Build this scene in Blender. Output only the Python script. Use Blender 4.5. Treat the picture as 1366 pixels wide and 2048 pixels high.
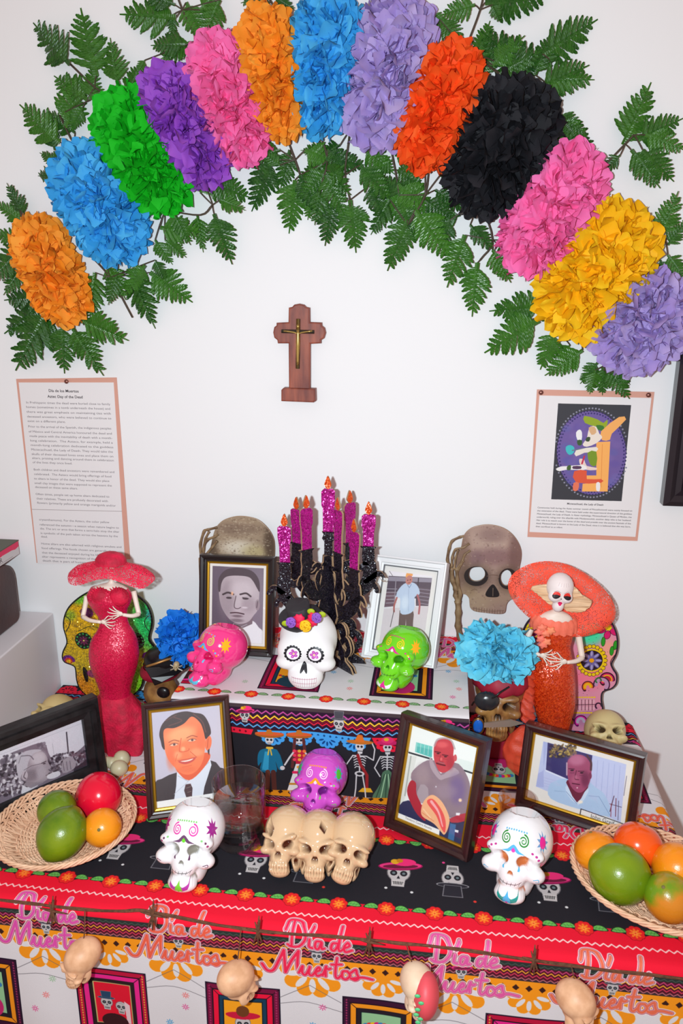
import bpy, math, random
import numpy as np
from mathutils import Vector, Matrix

for _o in list(bpy.data.objects):
    bpy.data.objects.remove(_o)
SC = bpy.context.scene
COL = SC.collection
RNG = np.random.default_rng(7)
random.seed(7)

# ------------------------------------------------------------------ camera, light, exposure
FPX = 1592.0
PITCH = math.radians(16.58)
YAW = math.radians(7.45)
CAM = np.array([0.0, -1.4, 1.5665])
FW = np.array([-math.sin(YAW)*math.cos(PITCH), math.cos(YAW)*math.cos(PITCH), -math.sin(PITCH)])
RT = np.array([math.cos(YAW), math.sin(YAW), 0.0])
UP = np.cross(RT, FW)
cd = bpy.data.cameras.new('camera')
cam = bpy.data.objects.new('camera', cd)
COL.objects.link(cam)
cd.sensor_fit = 'VERTICAL'
cd.sensor_height = 36.0
cd.lens = FPX*36.0/2048.0
cd.clip_start = 0.02
cam.matrix_world = Matrix(((RT[0], UP[0], -FW[0], CAM[0]), (RT[1], UP[1], -FW[1], CAM[1]), (RT[2], UP[2], -FW[2], CAM[2]), (0, 0, 0, 1)))
SC.camera = cam

world = bpy.data.worlds.new('room_light')
SC.world = world
world.use_nodes = True
world.node_tree.nodes['Background'].inputs['Color'].default_value = (0.44, 0.31, 0.27, 1)
world.node_tree.nodes['Background'].inputs['Strength'].default_value = 1.0

ld = bpy.data.lights.new('camera_flash', 'AREA')
ld.shape = 'ELLIPSE'; ld.size = 0.03; ld.size_y = 0.02
ld.energy = 17.6
ld.color = (0.82, 0.94, 1.0)
lo = bpy.data.objects.new('camera_flash', ld)
COL.objects.link(lo)
_fp = CAM - RT*0.085 - FW*0.01 + UP*0.01
lo.matrix_world = Matrix(((RT[0], UP[0], -FW[0], _fp[0]), (RT[1], UP[1], -FW[1], _fp[1]), (RT[2], UP[2], -FW[2], _fp[2]), (0, 0, 0, 1)))

SC.view_settings.view_transform = 'Standard'
SC.view_settings.look = 'None'
SC.view_settings.exposure = 0.0
SC.view_settings.gamma = 1.0
SC.view_settings.use_curve_mapping = False

# ------------------------------------------------------------------ pixel -> real planes of the room
def _ray(x, y): return FW*FPX + RT*(x-683.0) + UP*(1024.0-y)
def on_z(x, y, z):
    r = _ray(x, y); return CAM + r*(z-CAM[2])/r[2]
def on_y(x, y, Y):
    r = _ray(x, y); return CAM + r*(Y-CAM[1])/r[1]
def XZ(x, y, Y):
    p = on_y(x, y, Y); return (p[0], p[2])

# ------------------------------------------------------------------ objects
WPOS = {}
def tag(o, label=None, cat=None, group=None, kind=None):
    if label: o['label'] = label
    if cat: o['category'] = cat
    if group: o['group'] = group
    if kind: o['kind'] = kind
    return o
def thing(name, loc, label, cat, group=None, rot=(0, 0, 0)):
    o = bpy.data.objects.new(name, None)
    o.empty_display_size = 0.02
    COL.objects.link(o)
    o.location = loc; o.rotation_euler = rot
    WPOS[o.name] = np.array(loc, float)
    return tag(o, label, cat, group)
def mk_mesh(name, V, F, mats=(), smooth=False, uv=None, midx=None, attr=None):
    me = bpy.data.meshes.new(name)
    V = np.asarray(V, float)
    me.from_pydata(V.tolist(), [], [tuple(int(i) for i in f) for f in F])
    for m in (mats if isinstance(mats, (list, tuple)) else [mats]):
        me.materials.append(m)
    if smooth: me.polygons.foreach_set('use_smooth', [True]*len(me.polygons))
    if midx is not None: me.polygons.foreach_set('material_index', [int(i) for i in midx])
    if uv is not None:
        ul = me.uv_layers.new(name='uv')
        li = np.empty(len(me.loops), np.int32); me.loops.foreach_get('vertex_index', li)
        ul.data.foreach_set('uv', np.asarray(uv, np.float32)[li].ravel())
    if attr is not None:
        for k, a in attr.items():
            at = me.attributes.new(k, 'FLOAT', 'POINT')
            at.data.foreach_set('value', np.asarray(a, np.float32).ravel())
    me.update()
    return me
def put(name, me, parent=None, loc=(0, 0, 0), rot=None, scale=None):
    o = bpy.data.objects.new(name, me)
    COL.objects.link(o)
    o.location = loc
    if rot is not None: o.rotation_euler = rot
    if scale is not None: o.scale = scale
    if parent is not None: o.parent = parent
    return o
def part(name, VF, mat, parent=None, smooth=False, world=True, uv=None, midx=None, kind=None, label=None, attr=None):
    """one mesh object; world=True: VF is in world coordinates and the parent is an unrotated thing"""
    V, F = VF
    V = np.asarray(V, float)
    off = np.zeros(3)
    if world and parent is not None:
        off = WPOS.get(parent.name, np.zeros(3))
        V = V - off
    o = put(name, mk_mesh(name, V, F, mat, smooth, uv, midx, attr), parent)
    WPOS[o.name] = off
    if kind: o['kind'] = kind
    if label: o['label'] = label
    return o
def single(name, VF, mat, label, cat, group=None, smooth=False, uv=None, midx=None, kind=None, attr=None):
    V, F = VF
    V = np.asarray(V, float)
    c = np.array([V[:, 0].mean(), V[:, 1].mean(), V[:, 2].min()])
    o = put(name, mk_mesh(name, V-c, F, mat, smooth, uv, midx, attr), None, c)
    WPOS[o.name] = c
    return tag(o, label, cat, group, kind)

# ------------------------------------------------------------------ shapes -> (V, F)
def join(*vfs):
    Vs, Fs, n = [], [], 0
    for V, F in vfs:
        V = np.asarray(V, float)
        Vs.append(V); Fs += [tuple(int(i)+n for i in f) for f in F]; n += len(V)
    return np.vstack(Vs), Fs
def box(x0, x1, y0, y1, z0, z1):
    V = np.array([(x, y, z) for x in (x0, x1) for y in (y0, y1) for z in (z0, z1)], float)
    return V, [(0, 1, 3, 2), (4, 6, 7, 5), (0, 4, 5, 1), (2, 3, 7, 6), (0, 2, 6, 4), (1, 5, 7, 3)]
def rbox(x0, x1, y0, y1, z0, z1, b):
    import bmesh
    V, F = box(x0, x1, y0, y1, z0, z1)
    bm = bmesh.new()
    vs = [bm.verts.new(v) for v in V]
    for f in F: bm.faces.new([vs[i] for i in f])
    bmesh.ops.recalc_face_normals(bm, faces=bm.faces)
    bmesh.ops.bevel(bm, geom=list(bm.edges), offset=b, segments=3, profile=0.5, affect='EDGES')
    bm.verts.index_update()
    r = np.array([v.co[:] for v in bm.verts]), [[v.index for v in f.verts] for f in bm.faces]
    bm.free()
    return r
def rings(R, closed=True, cap=(True, True)):
    """loft through a list of rings (each k x 3)"""
    R = [np.asarray(r, float) for r in R]
    k = len(R[0]); V = np.vstack(R); F = []
    for i in range(len(R)-1):
        for j in range(k if closed else k-1):
            j2 = (j+1) % k
            F.append((i*k+j, i*k+j2, (i+1)*k+j2, (i+1)*k+j))
    if closed and cap[0]: F.append(tuple(range(k))[::-1])
    if closed and cap[1]: F.append(tuple((len(R)-1)*k+j for j in range(k)))
    return V, F
def smoothpath(P, n=6):
    P = np.asarray(P, float)
    if len(P) < 3: return P
    Q = np.vstack([2*P[0]-P[1], P, 2*P[-1]-P[-2]])
    out = []
    for i in range(1, len(Q)-2):
        for t in np.linspace(0, 1, n, endpoint=False):
            out.append(0.5*((2*Q[i])+(-Q[i-1]+Q[i+1])*t+(2*Q[i-1]-5*Q[i]+4*Q[i+1]-Q[i+2])*t*t+(-Q[i-1]+3*Q[i]-3*Q[i+1]+Q[i+2])*t**3))
    out.append(Q[-2])
    return np.array(out)
def tube(P, r, n=8, sm=0):
    P = np.asarray(P, float)
    rr = np.full(len(P), r) if np.isscalar(r) else np.asarray(r, float)
    if sm:
        m = len(P); P2 = smoothpath(P, sm)
        rr = np.interp(np.linspace(0, m-1, len(P2)), np.arange(m), rr); P = P2
    T = np.gradient(P, axis=0); T /= np.linalg.norm(T, axis=1)[:, None]+1e-12
    a = np.array([0, 0, 1.0]) if abs(T[0][2]) < .9 else np.array([1.0, 0, 0])
    N = np.cross(T[0], a); N /= np.linalg.norm(N)
    R = []
    ang = np.linspace(0, 2*np.pi, n, endpoint=False)
    for i in range(len(P)):
        N = N - T[i]*(N@T[i]); N /= np.linalg.norm(N)+1e-12
        B = np.cross(T[i], N)
        R.append(P[i]+rr[i]*(np.cos(ang)[:, None]*N+np.sin(ang)[:, None]*B))
    return rings(R)
def lathe(prof, n=48, c=(0, 0, 0), cap=(False, False)):
    ang = np.linspace(0, 2*np.pi, n, endpoint=False)
    return rings([np.c_[c[0]+r*np.cos(ang), c[1]+r*np.sin(ang), np.full(n, c[2]+z)] for r, z in prof], cap=cap)
def ball(c, r, nu=24, nv=14, f=None):
    r = (r, r, r) if np.isscalar(r) else r
    V = []; F = []
    for i in range(nv+1):
        t = math.pi*i/nv
        for j in range(nu):
            p = 2*math.pi*j/nu
            V.append((math.sin(t)*math.cos(p), math.sin(t)*math.sin(p), math.cos(t)))
    V = np.array(V)
    if f is not None: V = V*f(V)[:, None]
    V = V*np.array(r)+np.array(c)
    for i in range(nv):
        for j in range(nu):
            F.append((i*nu+j, (i+1)*nu+j, (i+1)*nu+(j+1) % nu, i*nu+(j+1) % nu))
    return V, F
def rotz(V, a, c=(0, 0, 0)):
    c = np.array(c); s, k = math.sin(a), math.cos(a)
    return (np.asarray(V)-c)@np.array([[k, s, 0], [-s, k, 0], [0, 0, 1]])+c
def noise3(P, s, seed=0):
    """cheap smooth pseudo noise, about -1..1"""
    P = np.asarray(P)*s+seed*3.7
    return (np.sin(P[:, 0]*1.7+1.3*np.sin(P[:, 1]*1.1+seed))+np.sin(P[:, 1]*2.1+1.7*np.sin(P[:, 2]*.9))+np.sin(P[:, 2]*1.9+1.5*np.sin(P[:, 0]*1.3)))/3
def plate(outer, holes=(), th=0.003, bevel=0.0):
    """2D outline with holes -> thick plate; returns V in (x, z) plane with thickness along y, F, per-face material index (0 faces, 1 edges)"""
    cu = bpy.data.curves.new('tmp', 'CURVE'); cu.dimensions = '2D'; cu.fill_mode = 'BOTH'
    cu.extrude = max(th/2-bevel, 1e-5); cu.bevel_depth = bevel; cu.bevel_resolution = 1
    for pl in [outer]+list(holes):
        sp = cu.splines.new('POLY'); sp.points.add(len(pl)-1)
        for p, q in zip(sp.points, pl): p.co = (q[0], q[1], 0, 1)
        sp.use_cyclic_u = True
    o = bpy.data.objects.new('tmp', cu); COL.objects.link(o)
    dg = bpy.context.evaluated_depsgraph_get(); dg.update()
    me = bpy.data.meshes.new_from_object(o.evaluated_get(dg))
    V = np.array([v.co[:] for v in me.vertices]); F = [tuple(p.vertices) for p in me.polygons]
    mi = [0 if abs(p.normal[2]) > .6 else 1 for p in me.polygons]
    bpy.data.objects.remove(o); bpy.data.curves.remove(cu); bpy.data.meshes.remove(me)
    return np.c_[V[:, 0], -V[:, 2], V[:, 1]], F, mi
def text_tris(s, bold=0.0):
    cu = bpy.data.curves.new('tmp', 'FONT'); cu.body = s; cu.size = 1.0; cu.offset = bold; cu.resolution_u = 3
    o = bpy.data.objects.new('tmp', cu); COL.objects.link(o)
    dg = bpy.context.evaluated_depsgraph_get(); dg.update()
    me = bpy.data.meshes.new_from_object(o.evaluated_get(dg))
    me.calc_loop_triangles()
    V = np.array([v.co[:2] for v in me.vertices]).reshape(-1, 2)
    T = np.array([t.vertices[:] for t in me.loop_triangles]).reshape(-1, 3)
    bpy.data.objects.remove(o); bpy.data.curves.remove(cu); bpy.data.meshes.remove(me)
    return V, T

# ------------------------------------------------------------------ flat print: a small rasteriser that fills generated images
class Canvas:
    def __init__(s, x0, y0, x1, y1, ppu, bg):
        s.x0, s.y0, s.x1, s.y1, s.k = x0, y0, x1, y1, ppu
        s.W = max(4, int(round((x1-x0)*ppu))); s.H = max(4, int(round((y1-y0)*ppu)))
        s.a = np.empty((s.H, s.W, 3), np.float32); s.a[:] = np.array(bg)/255.0
        s.M = None; s.clipmask = None
    def t(s, P):
        P = np.atleast_2d(np.asarray(P, float))
        if s.M is not None:
            Q = np.c_[P, np.ones(len(P))]@s.M.T
            P = Q[:, :2]/Q[:, 2:3]
        return np.c_[(P[:, 0]-s.x0)*s.k, (P[:, 1]-s.y0)*s.k]
    def affine(s, ox, oy, sx=1., sy=1., rot=0.):
        c, q = math.cos(rot), math.sin(rot)
        s.M = np.array([[c*sx, -q*sy, ox], [q*sx, c*sy, oy], [0, 0, 1.0]])
    def corners(s, tl, tr, br, bl):
        """homography from source corners (photo pixels, y down) to the canvas rectangle"""
        src = [tl, tr, br, bl]; dst = [(s.x0, s.y1), (s.x1, s.y1), (s.x1, s.y0), (s.x0, s.y0)]
        A = []; b = []
        for (x, y), (u, v) in zip(src, dst):
            A += [[x, y, 1, 0, 0, 0, -u*x, -u*y], [0, 0, 0, x, y, 1, -v*x, -v*y]]; b += [u, v]
        h = np.linalg.solve(np.array(A, float), np.array(b, float))
        s.M = np.append(h, 1).reshape(3, 3)
    def _mix(s, X0, Y0, m, col, al):
        if s.clipmask is not None: m = m*s.clipmask[Y0:Y0+m.shape[0], X0:X0+m.shape[1]]
        v = s.a[Y0:Y0+m.shape[0], X0:X0+m.shape[1]]
        m = (m*al)[..., None]
        v[:] = v*(1-m)+np.array(col, np.float32)/255.0*m
    def _bb(s, Q, pad=1):
        X0 = max(0, int(Q[:, 0].min()-pad)); X1 = min(s.W, int(Q[:, 0].max()+pad)+1)
        Y0 = max(0, int(Q[:, 1].min()-pad)); Y1 = min(s.H, int(Q[:, 1].max()+pad)+1)
        return X0, X1, Y0, Y1
    def _mask(s, Q, bb, ss=2):
        X0, X1, Y0, Y1 = bb
        xs = X0+(np.arange((X1-X0)*ss)+.5)/ss; ys = Y0+(np.arange((Y1-Y0)*ss)+.5)/ss
        m = np.zeros((len(ys), len(xs)), bool)
        n = len(Q)
        for i in range(n):
            ax, ay = Q[i]; bx, by = Q[(i+1) % n]
            if ay == by: continue
            lo, hi = (ay, by) if ay < by else (by, ay)
            r0 = np.searchsorted(ys, lo, 'left'); r1 = np.searchsorted(ys, hi, 'left')
            if r1 <= r0: continue
            yy = ys[r0:r1]
            xc = ax+(yy-ay)*(bx-ax)/(by-ay)
            m[r0:r1] ^= xs[None, :] > xc[:, None]
        return m.reshape(Y1-Y0, ss, X1-X0, ss).mean((1, 3)).astype(np.float32)
    def poly(s, P, col, al=1.0, sm=0):
        if sm: P = smoothclosed(P, sm)
        Q = s.t(P); bb = s._bb(Q)
        if bb[1] <= bb[0] or bb[3] <= bb[2]: return
        s._mix(bb[0], bb[2], s._mask(Q, bb), col, al)
    def line(s, P, w, col, al=1.0, sm=0, w1=None):
        P = np.asarray(P, float)
        if sm: P = smoothpath(P, sm)
        Q = s.t(P)
        if s.M is not None:
            e = s.t(np.array([P[0], P[0]+[1, 0], P[0]+[0, 1]])); g = (np.linalg.norm(e[1]-e[0])+np.linalg.norm(e[2]-e[0]))/2
        else: g = s.k
        W = np.linspace(w, w if w1 is None else w1, len(Q))*g/2
        hw = W.max()
        bb = s._bb(Q, hw+1.5)
        X0, X1, Y0, Y1 = bb
        if X1 <= X0 or Y1 <= Y0: return
        m = np.zeros((Y1-Y0, X1-X0), np.float32)
        for i in range(len(Q)-1):
            a, b = Q[i], Q[i+1]; h = max(W[i], W[i+1])
            x0 = max(X0, int(min(a[0], b[0])-h-1.5)); x1 = min(X1, int(max(a[0], b[0])+h+2.5))
            y0 = max(Y0, int(min(a[1], b[1])-h-1.5)); y1 = min(Y1, int(max(a[1], b[1])+h+2.5))
            if x1 <= x0 or y1 <= y0: continue
            gx, gy = np.meshgrid(np.arange(x0, x1)+.5, np.arange(y0, y1)+.5)
            d = b-a; L = d@d+1e-9
            t = np.clip(((gx-a[0])*d[0]+(gy-a[1])*d[1])/L, 0, 1)
            D = np.hypot(gx-a[0]-t*d[0], gy-a[1]-t*d[1])
            c = np.clip((W[i]+(W[i+1]-W[i])*t)-D+.5, 0, 1)
            v = m[y0-Y0:y1-Y0, x0-X0:x1-X0]
            np.maximum(v, c, out=v)
        s._mix(X0, Y0, m, col, al)
    def ell(s, x, y, rx, ry, col, al=1.0, rot=0.0, n=20):
        t = np.linspace(0, 2*np.pi, n, endpoint=False)
        c, q = math.cos(rot), math.sin(rot)
        s.poly(np.c_[x+rx*np.cos(t)*c-ry*np.sin(t)*q, y+rx*np.cos(t)*q+ry*np.sin(t)*c], col, al)
    def blob(s, x, y, rx, ry, col, al=1.0, rot=0.0, soft=0.5):
        c, q = math.cos(rot), math.sin(rot)
        B = s.t([(x, y), (x+rx*c, y+rx*q), (x-ry*q, y+ry*c)])
        o = B[0]; U = B[1]-o; Vv = B[2]-o
        ex = math.hypot(U[0], Vv[0])*1.5; ey = math.hypot(U[1], Vv[1])*1.5
        X0, X1 = max(0, int(o[0]-ex)), min(s.W, int(o[0]+ex)+1); Y0, Y1 = max(0, int(o[1]-ey)), min(s.H, int(o[1]+ey)+1)
        if X1 <= X0 or Y1 <= Y0: return
        gx, gy = np.meshgrid(np.arange(X0, X1)+.5-o[0], np.arange(Y0, Y1)+.5-o[1])
        det = U[0]*Vv[1]-U[1]*Vv[0]
        if abs(det) < 1e-9: return
        a = (gx*Vv[1]-gy*Vv[0])/det; b = (-gx*U[1]+gy*U[0])/det
        r = np.sqrt(a*a+b*b)
        m = np.clip((1+soft-r)/(2*soft), 0, 1)
        s._mix(X0, Y0, (m*m*(3-2*m)).astype(np.float32), col, al)
    def text(s, x, y, st, size, col, width=None, align='l', bold=0.0, al=1.0):
        V, T = text_tris(st, bold)
        if len(V) == 0: return
        w = V[:, 0].max()
        sx = size if width is None else width/w
        V = V*[sx, size if size > 0 else size]
        if s.M is not None and False: pass
        ox = x-(V[:, 0].max()/2 if align == 'c' else 0)
        Q = s.t(V+[ox, y]); bb = s._bb(Q)
        X0, X1, Y0, Y1 = bb
        if X1 <= X0 or Y1 <= Y0: return
        ss = 3
        m = np.zeros(((Y1-Y0)*ss, (X1-X0)*ss), bool)
        q = (Q-[X0, Y0])*ss
        for tri in T:
            p = q[tri]
            a0 = max(0, int(p[:, 0].min())); a1 = min(m.shape[1], int(p[:, 0].max())+2)
            b0 = max(0, int(p[:, 1].min())); b1 = min(m.shape[0], int(p[:, 1].max())+2)
            if a1 <= a0 or b1 <= b0: continue
            gx = np.arange(a0, a1)[None]+.5; gy = np.arange(b0, b1)[:, None]+.5
            e = [(p[(i+1) % 3, 0]-p[i, 0])*(gy-p[i, 1])-(p[(i+1) % 3, 1]-p[i, 1])*(gx-p[i, 0]) for i in range(3)]
            m[b0:b1, a0:a1] |= ((e[0] >= 0) & (e[1] >= 0) & (e[2] >= 0)) | ((e[0] <= 0) & (e[1] <= 0) & (e[2] <= 0))
        s._mix(X0, Y0, m.reshape(Y1-Y0, ss, X1-X0, ss).mean((1, 3)).astype(np.float32), col, al)
    def blur(s, n=1):
        for _ in range(n):
            for ax in (0, 1):
                s.a = (np.roll(s.a, 1, ax)+2*s.a+np.roll(s.a, -1, ax))/4
    def grain(s, amp, cells=1):
        g = RNG.normal(0, amp, (s.H//cells+1, s.W//cells+1)).astype(np.float32)
        g = np.repeat(np.repeat(g, cells, 0), cells, 1)[:s.H, :s.W]
        s.a = np.clip(s.a+g[..., None], 0, 1)
    def image(s, name):
        im = bpy.data.images.new(name, s.W, s.H)
        buf = np.ones((s.H, s.W, 4), np.float32); buf[..., :3] = np.clip(s.a, 0, 1)
        im.pixels.foreach_set(buf.ravel()); im.update(); im.pack()
        return im
    def uv(s, X, Y):
        return np.c_[(np.asarray(X)-s.x0)/(s.x1-s.x0), (np.asarray(Y)-s.y0)/(s.y1-s.y0)]
def smoothclosed(P, n=5):
    P = np.asarray(P, float); m = len(P); out = []
    for i in range(m):
        a, b, c, d = P[i-1], P[i], P[(i+1) % m], P[(i+2) % m]
        for t in np.linspace(0, 1, n, endpoint=False):
            out.append(0.5*(2*b+(-a+c)*t+(2*a-5*b+4*c-d)*t*t+(-a+3*b-3*c+d)*t**3))
    return np.array(out)

# ------------------------------------------------------------------ materials
def lin(c):
    c = np.array(c[:3], float)/255
    return tuple(np.where(c <= .04045, c/12.92, ((c+.055)/1.055)**2.4))+(1.0,)
def base_mat(name, rough=.5, metal=0., spec=.5):
    m = bpy.data.materials.new(name); m.use_nodes = True
    b = m.node_tree.nodes['Principled BSDF']
    b.inputs['Roughness'].default_value = rough; b.inputs['Metallic'].default_value = metal
    b.inputs['Specular IOR Level'].default_value = spec
    return m, m.node_tree, b
def add_bump(nt, b, scale, strength, dist=.001, kind='noise', coords='Object'):
    tc = nt.nodes.new('ShaderNodeTexCoord')
    n = nt.nodes.new('ShaderNodeTexNoise' if kind == 'noise' else 'ShaderNodeTexVoronoi')
    n.inputs['Scale'].default_value = scale
    if kind == 'noise': n.inputs['Detail'].default_value = 4
    bp = nt.nodes.new('ShaderNodeBump'); bp.inputs['Strength'].default_value = strength; bp.inputs['Distance'].default_value = dist
    nt.links.new(tc.outputs[coords], n.inputs['Vector'])
    nt.links.new(n.outputs['Fac' if kind == 'noise' else 'Distance'], bp.inputs['Height'])
    nt.links.new(bp.outputs['Normal'], b.inputs['Normal'])
    return bp
def M(name, rgb, rough=.5, metal=0., spec=.5, bump=None, vary=None, coat=0.):
    """plain procedural material; vary = (rgb2, scale, contrast) mottles with noise; bump = (scale, strength, distance)"""
    m, nt, b = base_mat(name, rough, metal, spec)
    b.inputs['Base Color'].default_value = lin(rgb)
    if coat: b.inputs['Coat Weight'].default_value = coat; b.inputs['Coat Roughness'].default_value = .05
    if vary:
        tc = nt.nodes.new('ShaderNodeTexCoord'); n = nt.nodes.new('ShaderNodeTexNoise')
        n.inputs['Scale'].default_value = vary[1]; n.inputs['Detail'].default_value = 5
        mp = nt.nodes.new('ShaderNodeMapping')
        if len(vary) > 3: mp.inputs['Scale'].default_value = vary[3]
        cr = nt.nodes.new('ShaderNodeValToRGB')
        k = vary[2]
        cr.color_ramp.elements[0].position = .5-k; cr.color_ramp.elements[1].position = .5+k
        cr.color_ramp.elements[0].color = lin(rgb); cr.color_ramp.elements[1].color = lin(vary[0])
        nt.links.new(tc.outputs['Object'], mp.inputs['Vector']); nt.links.new(mp.outputs['Vector'], n.inputs['Vector'])
        nt.links.new(n.outputs['Fac'], cr.inputs['Fac']); nt.links.new(cr.outputs['Color'], b.inputs['Base Color'])
    if bump: add_bump(nt, b, *bump)
    return m
def M_img(name, cv, rough=.6, spec=.4, bump=None, ext='EXTEND', coat=0.):
    m, nt, b = base_mat(name, rough, 0, spec)
    t = nt.nodes.new('ShaderNodeTexImage'); t.image = cv.image(name); t.extension = ext
    nt.links.new(t.outputs['Color'], b.inputs['Base Color'])
    if coat: b.inputs['Coat Weight'].default_value = coat; b.inputs['Coat Roughness'].default_value = .04
    if bump: add_bump(nt, b, *bump)
    return m
def M_glitter(name, c1, c2, scale=900., rough=.25, tilt=.9, metal=.35, ramp=None, axis='X', span=(0, 1), img=None):
    """flakes: every voronoi cell is a tiny facet with a tilt and a tone of its own"""
    m, nt, b = base_mat(name, rough, metal, .8)
    tc = nt.nodes.new('ShaderNodeTexCoord')
    v = nt.nodes.new('ShaderNodeTexVoronoi'); v.inputs['Scale'].default_value = scale
    nt.links.new(tc.outputs['Object'], v.inputs['Vector'])
    sub = nt.nodes.new('ShaderNodeVectorMath'); sub.operation = 'SUBTRACT'; sub.inputs[1].default_value = (.5, .5, .5)
    sca = nt.nodes.new('ShaderNodeVectorMath'); sca.operation = 'SCALE'; sca.inputs['Scale'].default_value = tilt
    geo = nt.nodes.new('ShaderNodeNewGeometry')
    add = nt.nodes.new('ShaderNodeVectorMath'); add.operation = 'ADD'
    nor = nt.nodes.new('ShaderNodeVectorMath'); nor.operation = 'NORMALIZE'
    nt.links.new(v.outputs['Color'], sub.inputs[0]); nt.links.new(sub.outputs[0], sca.inputs[0])
    nt.links.new(geo.outputs['Normal'], add.inputs[0]); nt.links.new(sca.outputs[0], add.inputs[1])
    nt.links.new(add.outputs[0], nor.inputs[0]); nt.links.new(nor.outputs[0], b.inputs['Normal'])
    mix = nt.nodes.new('ShaderNodeMix'); mix.data_type = 'RGBA'
    sep = nt.nodes.new('ShaderNodeSeparateColor'); nt.links.new(v.outputs['Color'], sep.inputs[0])
    nt.links.new(sep.outputs[0], mix.inputs['Factor'])
    if img is not None:
        t = nt.nodes.new('ShaderNodeTexImage'); t.image = img.image(name); t.extension = 'EXTEND'
        hs = nt.nodes.new('ShaderNodeHueSaturation'); hs.inputs['Value'].default_value = .45
        hs2 = nt.nodes.new('ShaderNodeHueSaturation'); hs2.inputs['Value'].default_value = 1.25
        nt.links.new(t.outputs['Color'], hs.inputs['Color']); nt.links.new(t.outputs['Color'], hs2.inputs['Color'])
        nt.links.new(hs.outputs[0], mix.inputs[6]); nt.links.new(hs2.outputs[0], mix.inputs[7])
    else:
        mix.inputs[6].default_value = lin(c1); mix.inputs[7].default_value = lin(c2)
    nt.links.new(mix.outputs[2], b.inputs['Base Color'])
    return m
def M_tissue(name, rgb, rgb2=None):
    m, nt, b = base_mat(name, .6, 0, .25)
    out = nt.nodes['Material Output']
    tr = nt.nodes.new('ShaderNodeBsdfTranslucent'); mx = nt.nodes.new('ShaderNodeMixShader'); mx.inputs[0].default_value = .12
    oi = nt.nodes.new('ShaderNodeObjectInfo')
    mix = nt.nodes.new('ShaderNodeMix'); mix.data_type = 'RGBA'
    mix.inputs[6].default_value = lin(rgb); mix.inputs[7].default_value = lin(rgb2 or tuple(min(255, int(c*1.0+22)) for c in rgb))
    nt.links.new(oi.outputs['Random'], mix.inputs['Factor'])
    nt.links.new(mix.outputs[2], b.inputs['Base Color']); nt.links.new(mix.outputs[2], tr.inputs['Color'])
    nt.links.new(b.outputs[0], mx.inputs[1]); nt.links.new(tr.outputs[0], mx.inputs[2]); nt.links.new(mx.outputs[0], out.inputs[0])
    add_bump(nt, b, 160, .35, .001)
    return m
def M_clear(name, tint=(1, 1, 1), glass=.5, ior=1.45, rough=0.):
    m = bpy.data.materials.new(name); m.use_nodes = True; nt = m.node_tree
    nt.nodes.remove(nt.nodes['Principled BSDF'])
    g = nt.nodes.new('ShaderNodeBsdfGlass'); g.inputs['IOR'].default_value = ior; g.inputs['Roughness'].default_value = rough
    g.inputs['Color'].default_value = (*tint, 1)
    t = nt.nodes.new('ShaderNodeBsdfTransparent'); t.inputs['Color'].default_value = (*tint, 1)
    mx = nt.nodes.new('ShaderNodeMixShader'); mx.inputs[0].default_value = glass
    nt.links.new(t.outputs[0], mx.inputs[1]); nt.links.new(g.outputs[0], mx.inputs[2])
    nt.links.new(mx.outputs[0], nt.nodes['Material Output'].inputs[0])
    return m
def M_pane(name, k=.10):
    """thin clear sheet: mostly see-through with a faint gloss that grows towards grazing view"""
    m = bpy.data.materials.new(name); m.use_nodes = True; nt = m.node_tree
    nt.nodes.remove(nt.nodes['Principled BSDF'])
    g = nt.nodes.new('ShaderNodeBsdfGlossy'); g.inputs['Roughness'].default_value = .04
    t = nt.nodes.new('ShaderNodeBsdfTransparent'); f = nt.nodes.new('ShaderNodeLayerWeight'); f.inputs['Blend'].default_value = k
    mu = nt.nodes.new('ShaderNodeMath'); mu.operation = 'MULTIPLY_ADD'; mu.inputs[1].default_value = .5; mu.inputs[2].default_value = .02
    mx = nt.nodes.new('ShaderNodeMixShader')
    nt.links.new(f.outputs['Facing'], mu.inputs[0]); nt.links.new(mu.outputs[0], mx.inputs[0]); nt.links.new(t.outputs[0], mx.inputs[1]); nt.links.new(g.outputs[0], mx.inputs[2])
    nt.links.new(mx.outputs[0], nt.nodes['Material Output'].inputs[0])
    return m
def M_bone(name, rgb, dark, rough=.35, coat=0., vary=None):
    """bone colour with a dark wash in its hollows, socket shade painted in with it (attribute cav)"""
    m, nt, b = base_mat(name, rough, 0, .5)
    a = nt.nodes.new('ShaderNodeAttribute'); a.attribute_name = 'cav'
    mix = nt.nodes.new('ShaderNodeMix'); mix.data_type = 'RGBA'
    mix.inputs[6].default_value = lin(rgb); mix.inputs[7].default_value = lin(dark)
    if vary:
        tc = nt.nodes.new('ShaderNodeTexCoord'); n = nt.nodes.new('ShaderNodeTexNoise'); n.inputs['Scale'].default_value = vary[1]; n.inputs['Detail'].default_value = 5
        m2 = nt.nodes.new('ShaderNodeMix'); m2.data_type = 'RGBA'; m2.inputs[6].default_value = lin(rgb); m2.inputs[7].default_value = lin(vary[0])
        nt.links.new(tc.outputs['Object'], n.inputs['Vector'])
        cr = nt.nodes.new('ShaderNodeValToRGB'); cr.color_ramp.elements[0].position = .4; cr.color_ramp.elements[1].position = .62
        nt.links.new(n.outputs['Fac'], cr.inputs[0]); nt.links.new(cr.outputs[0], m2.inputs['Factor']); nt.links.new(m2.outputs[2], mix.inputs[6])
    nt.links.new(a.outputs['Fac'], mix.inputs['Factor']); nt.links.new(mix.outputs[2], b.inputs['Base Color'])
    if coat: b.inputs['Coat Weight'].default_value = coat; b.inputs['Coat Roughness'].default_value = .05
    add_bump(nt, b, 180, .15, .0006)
    return m
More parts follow.
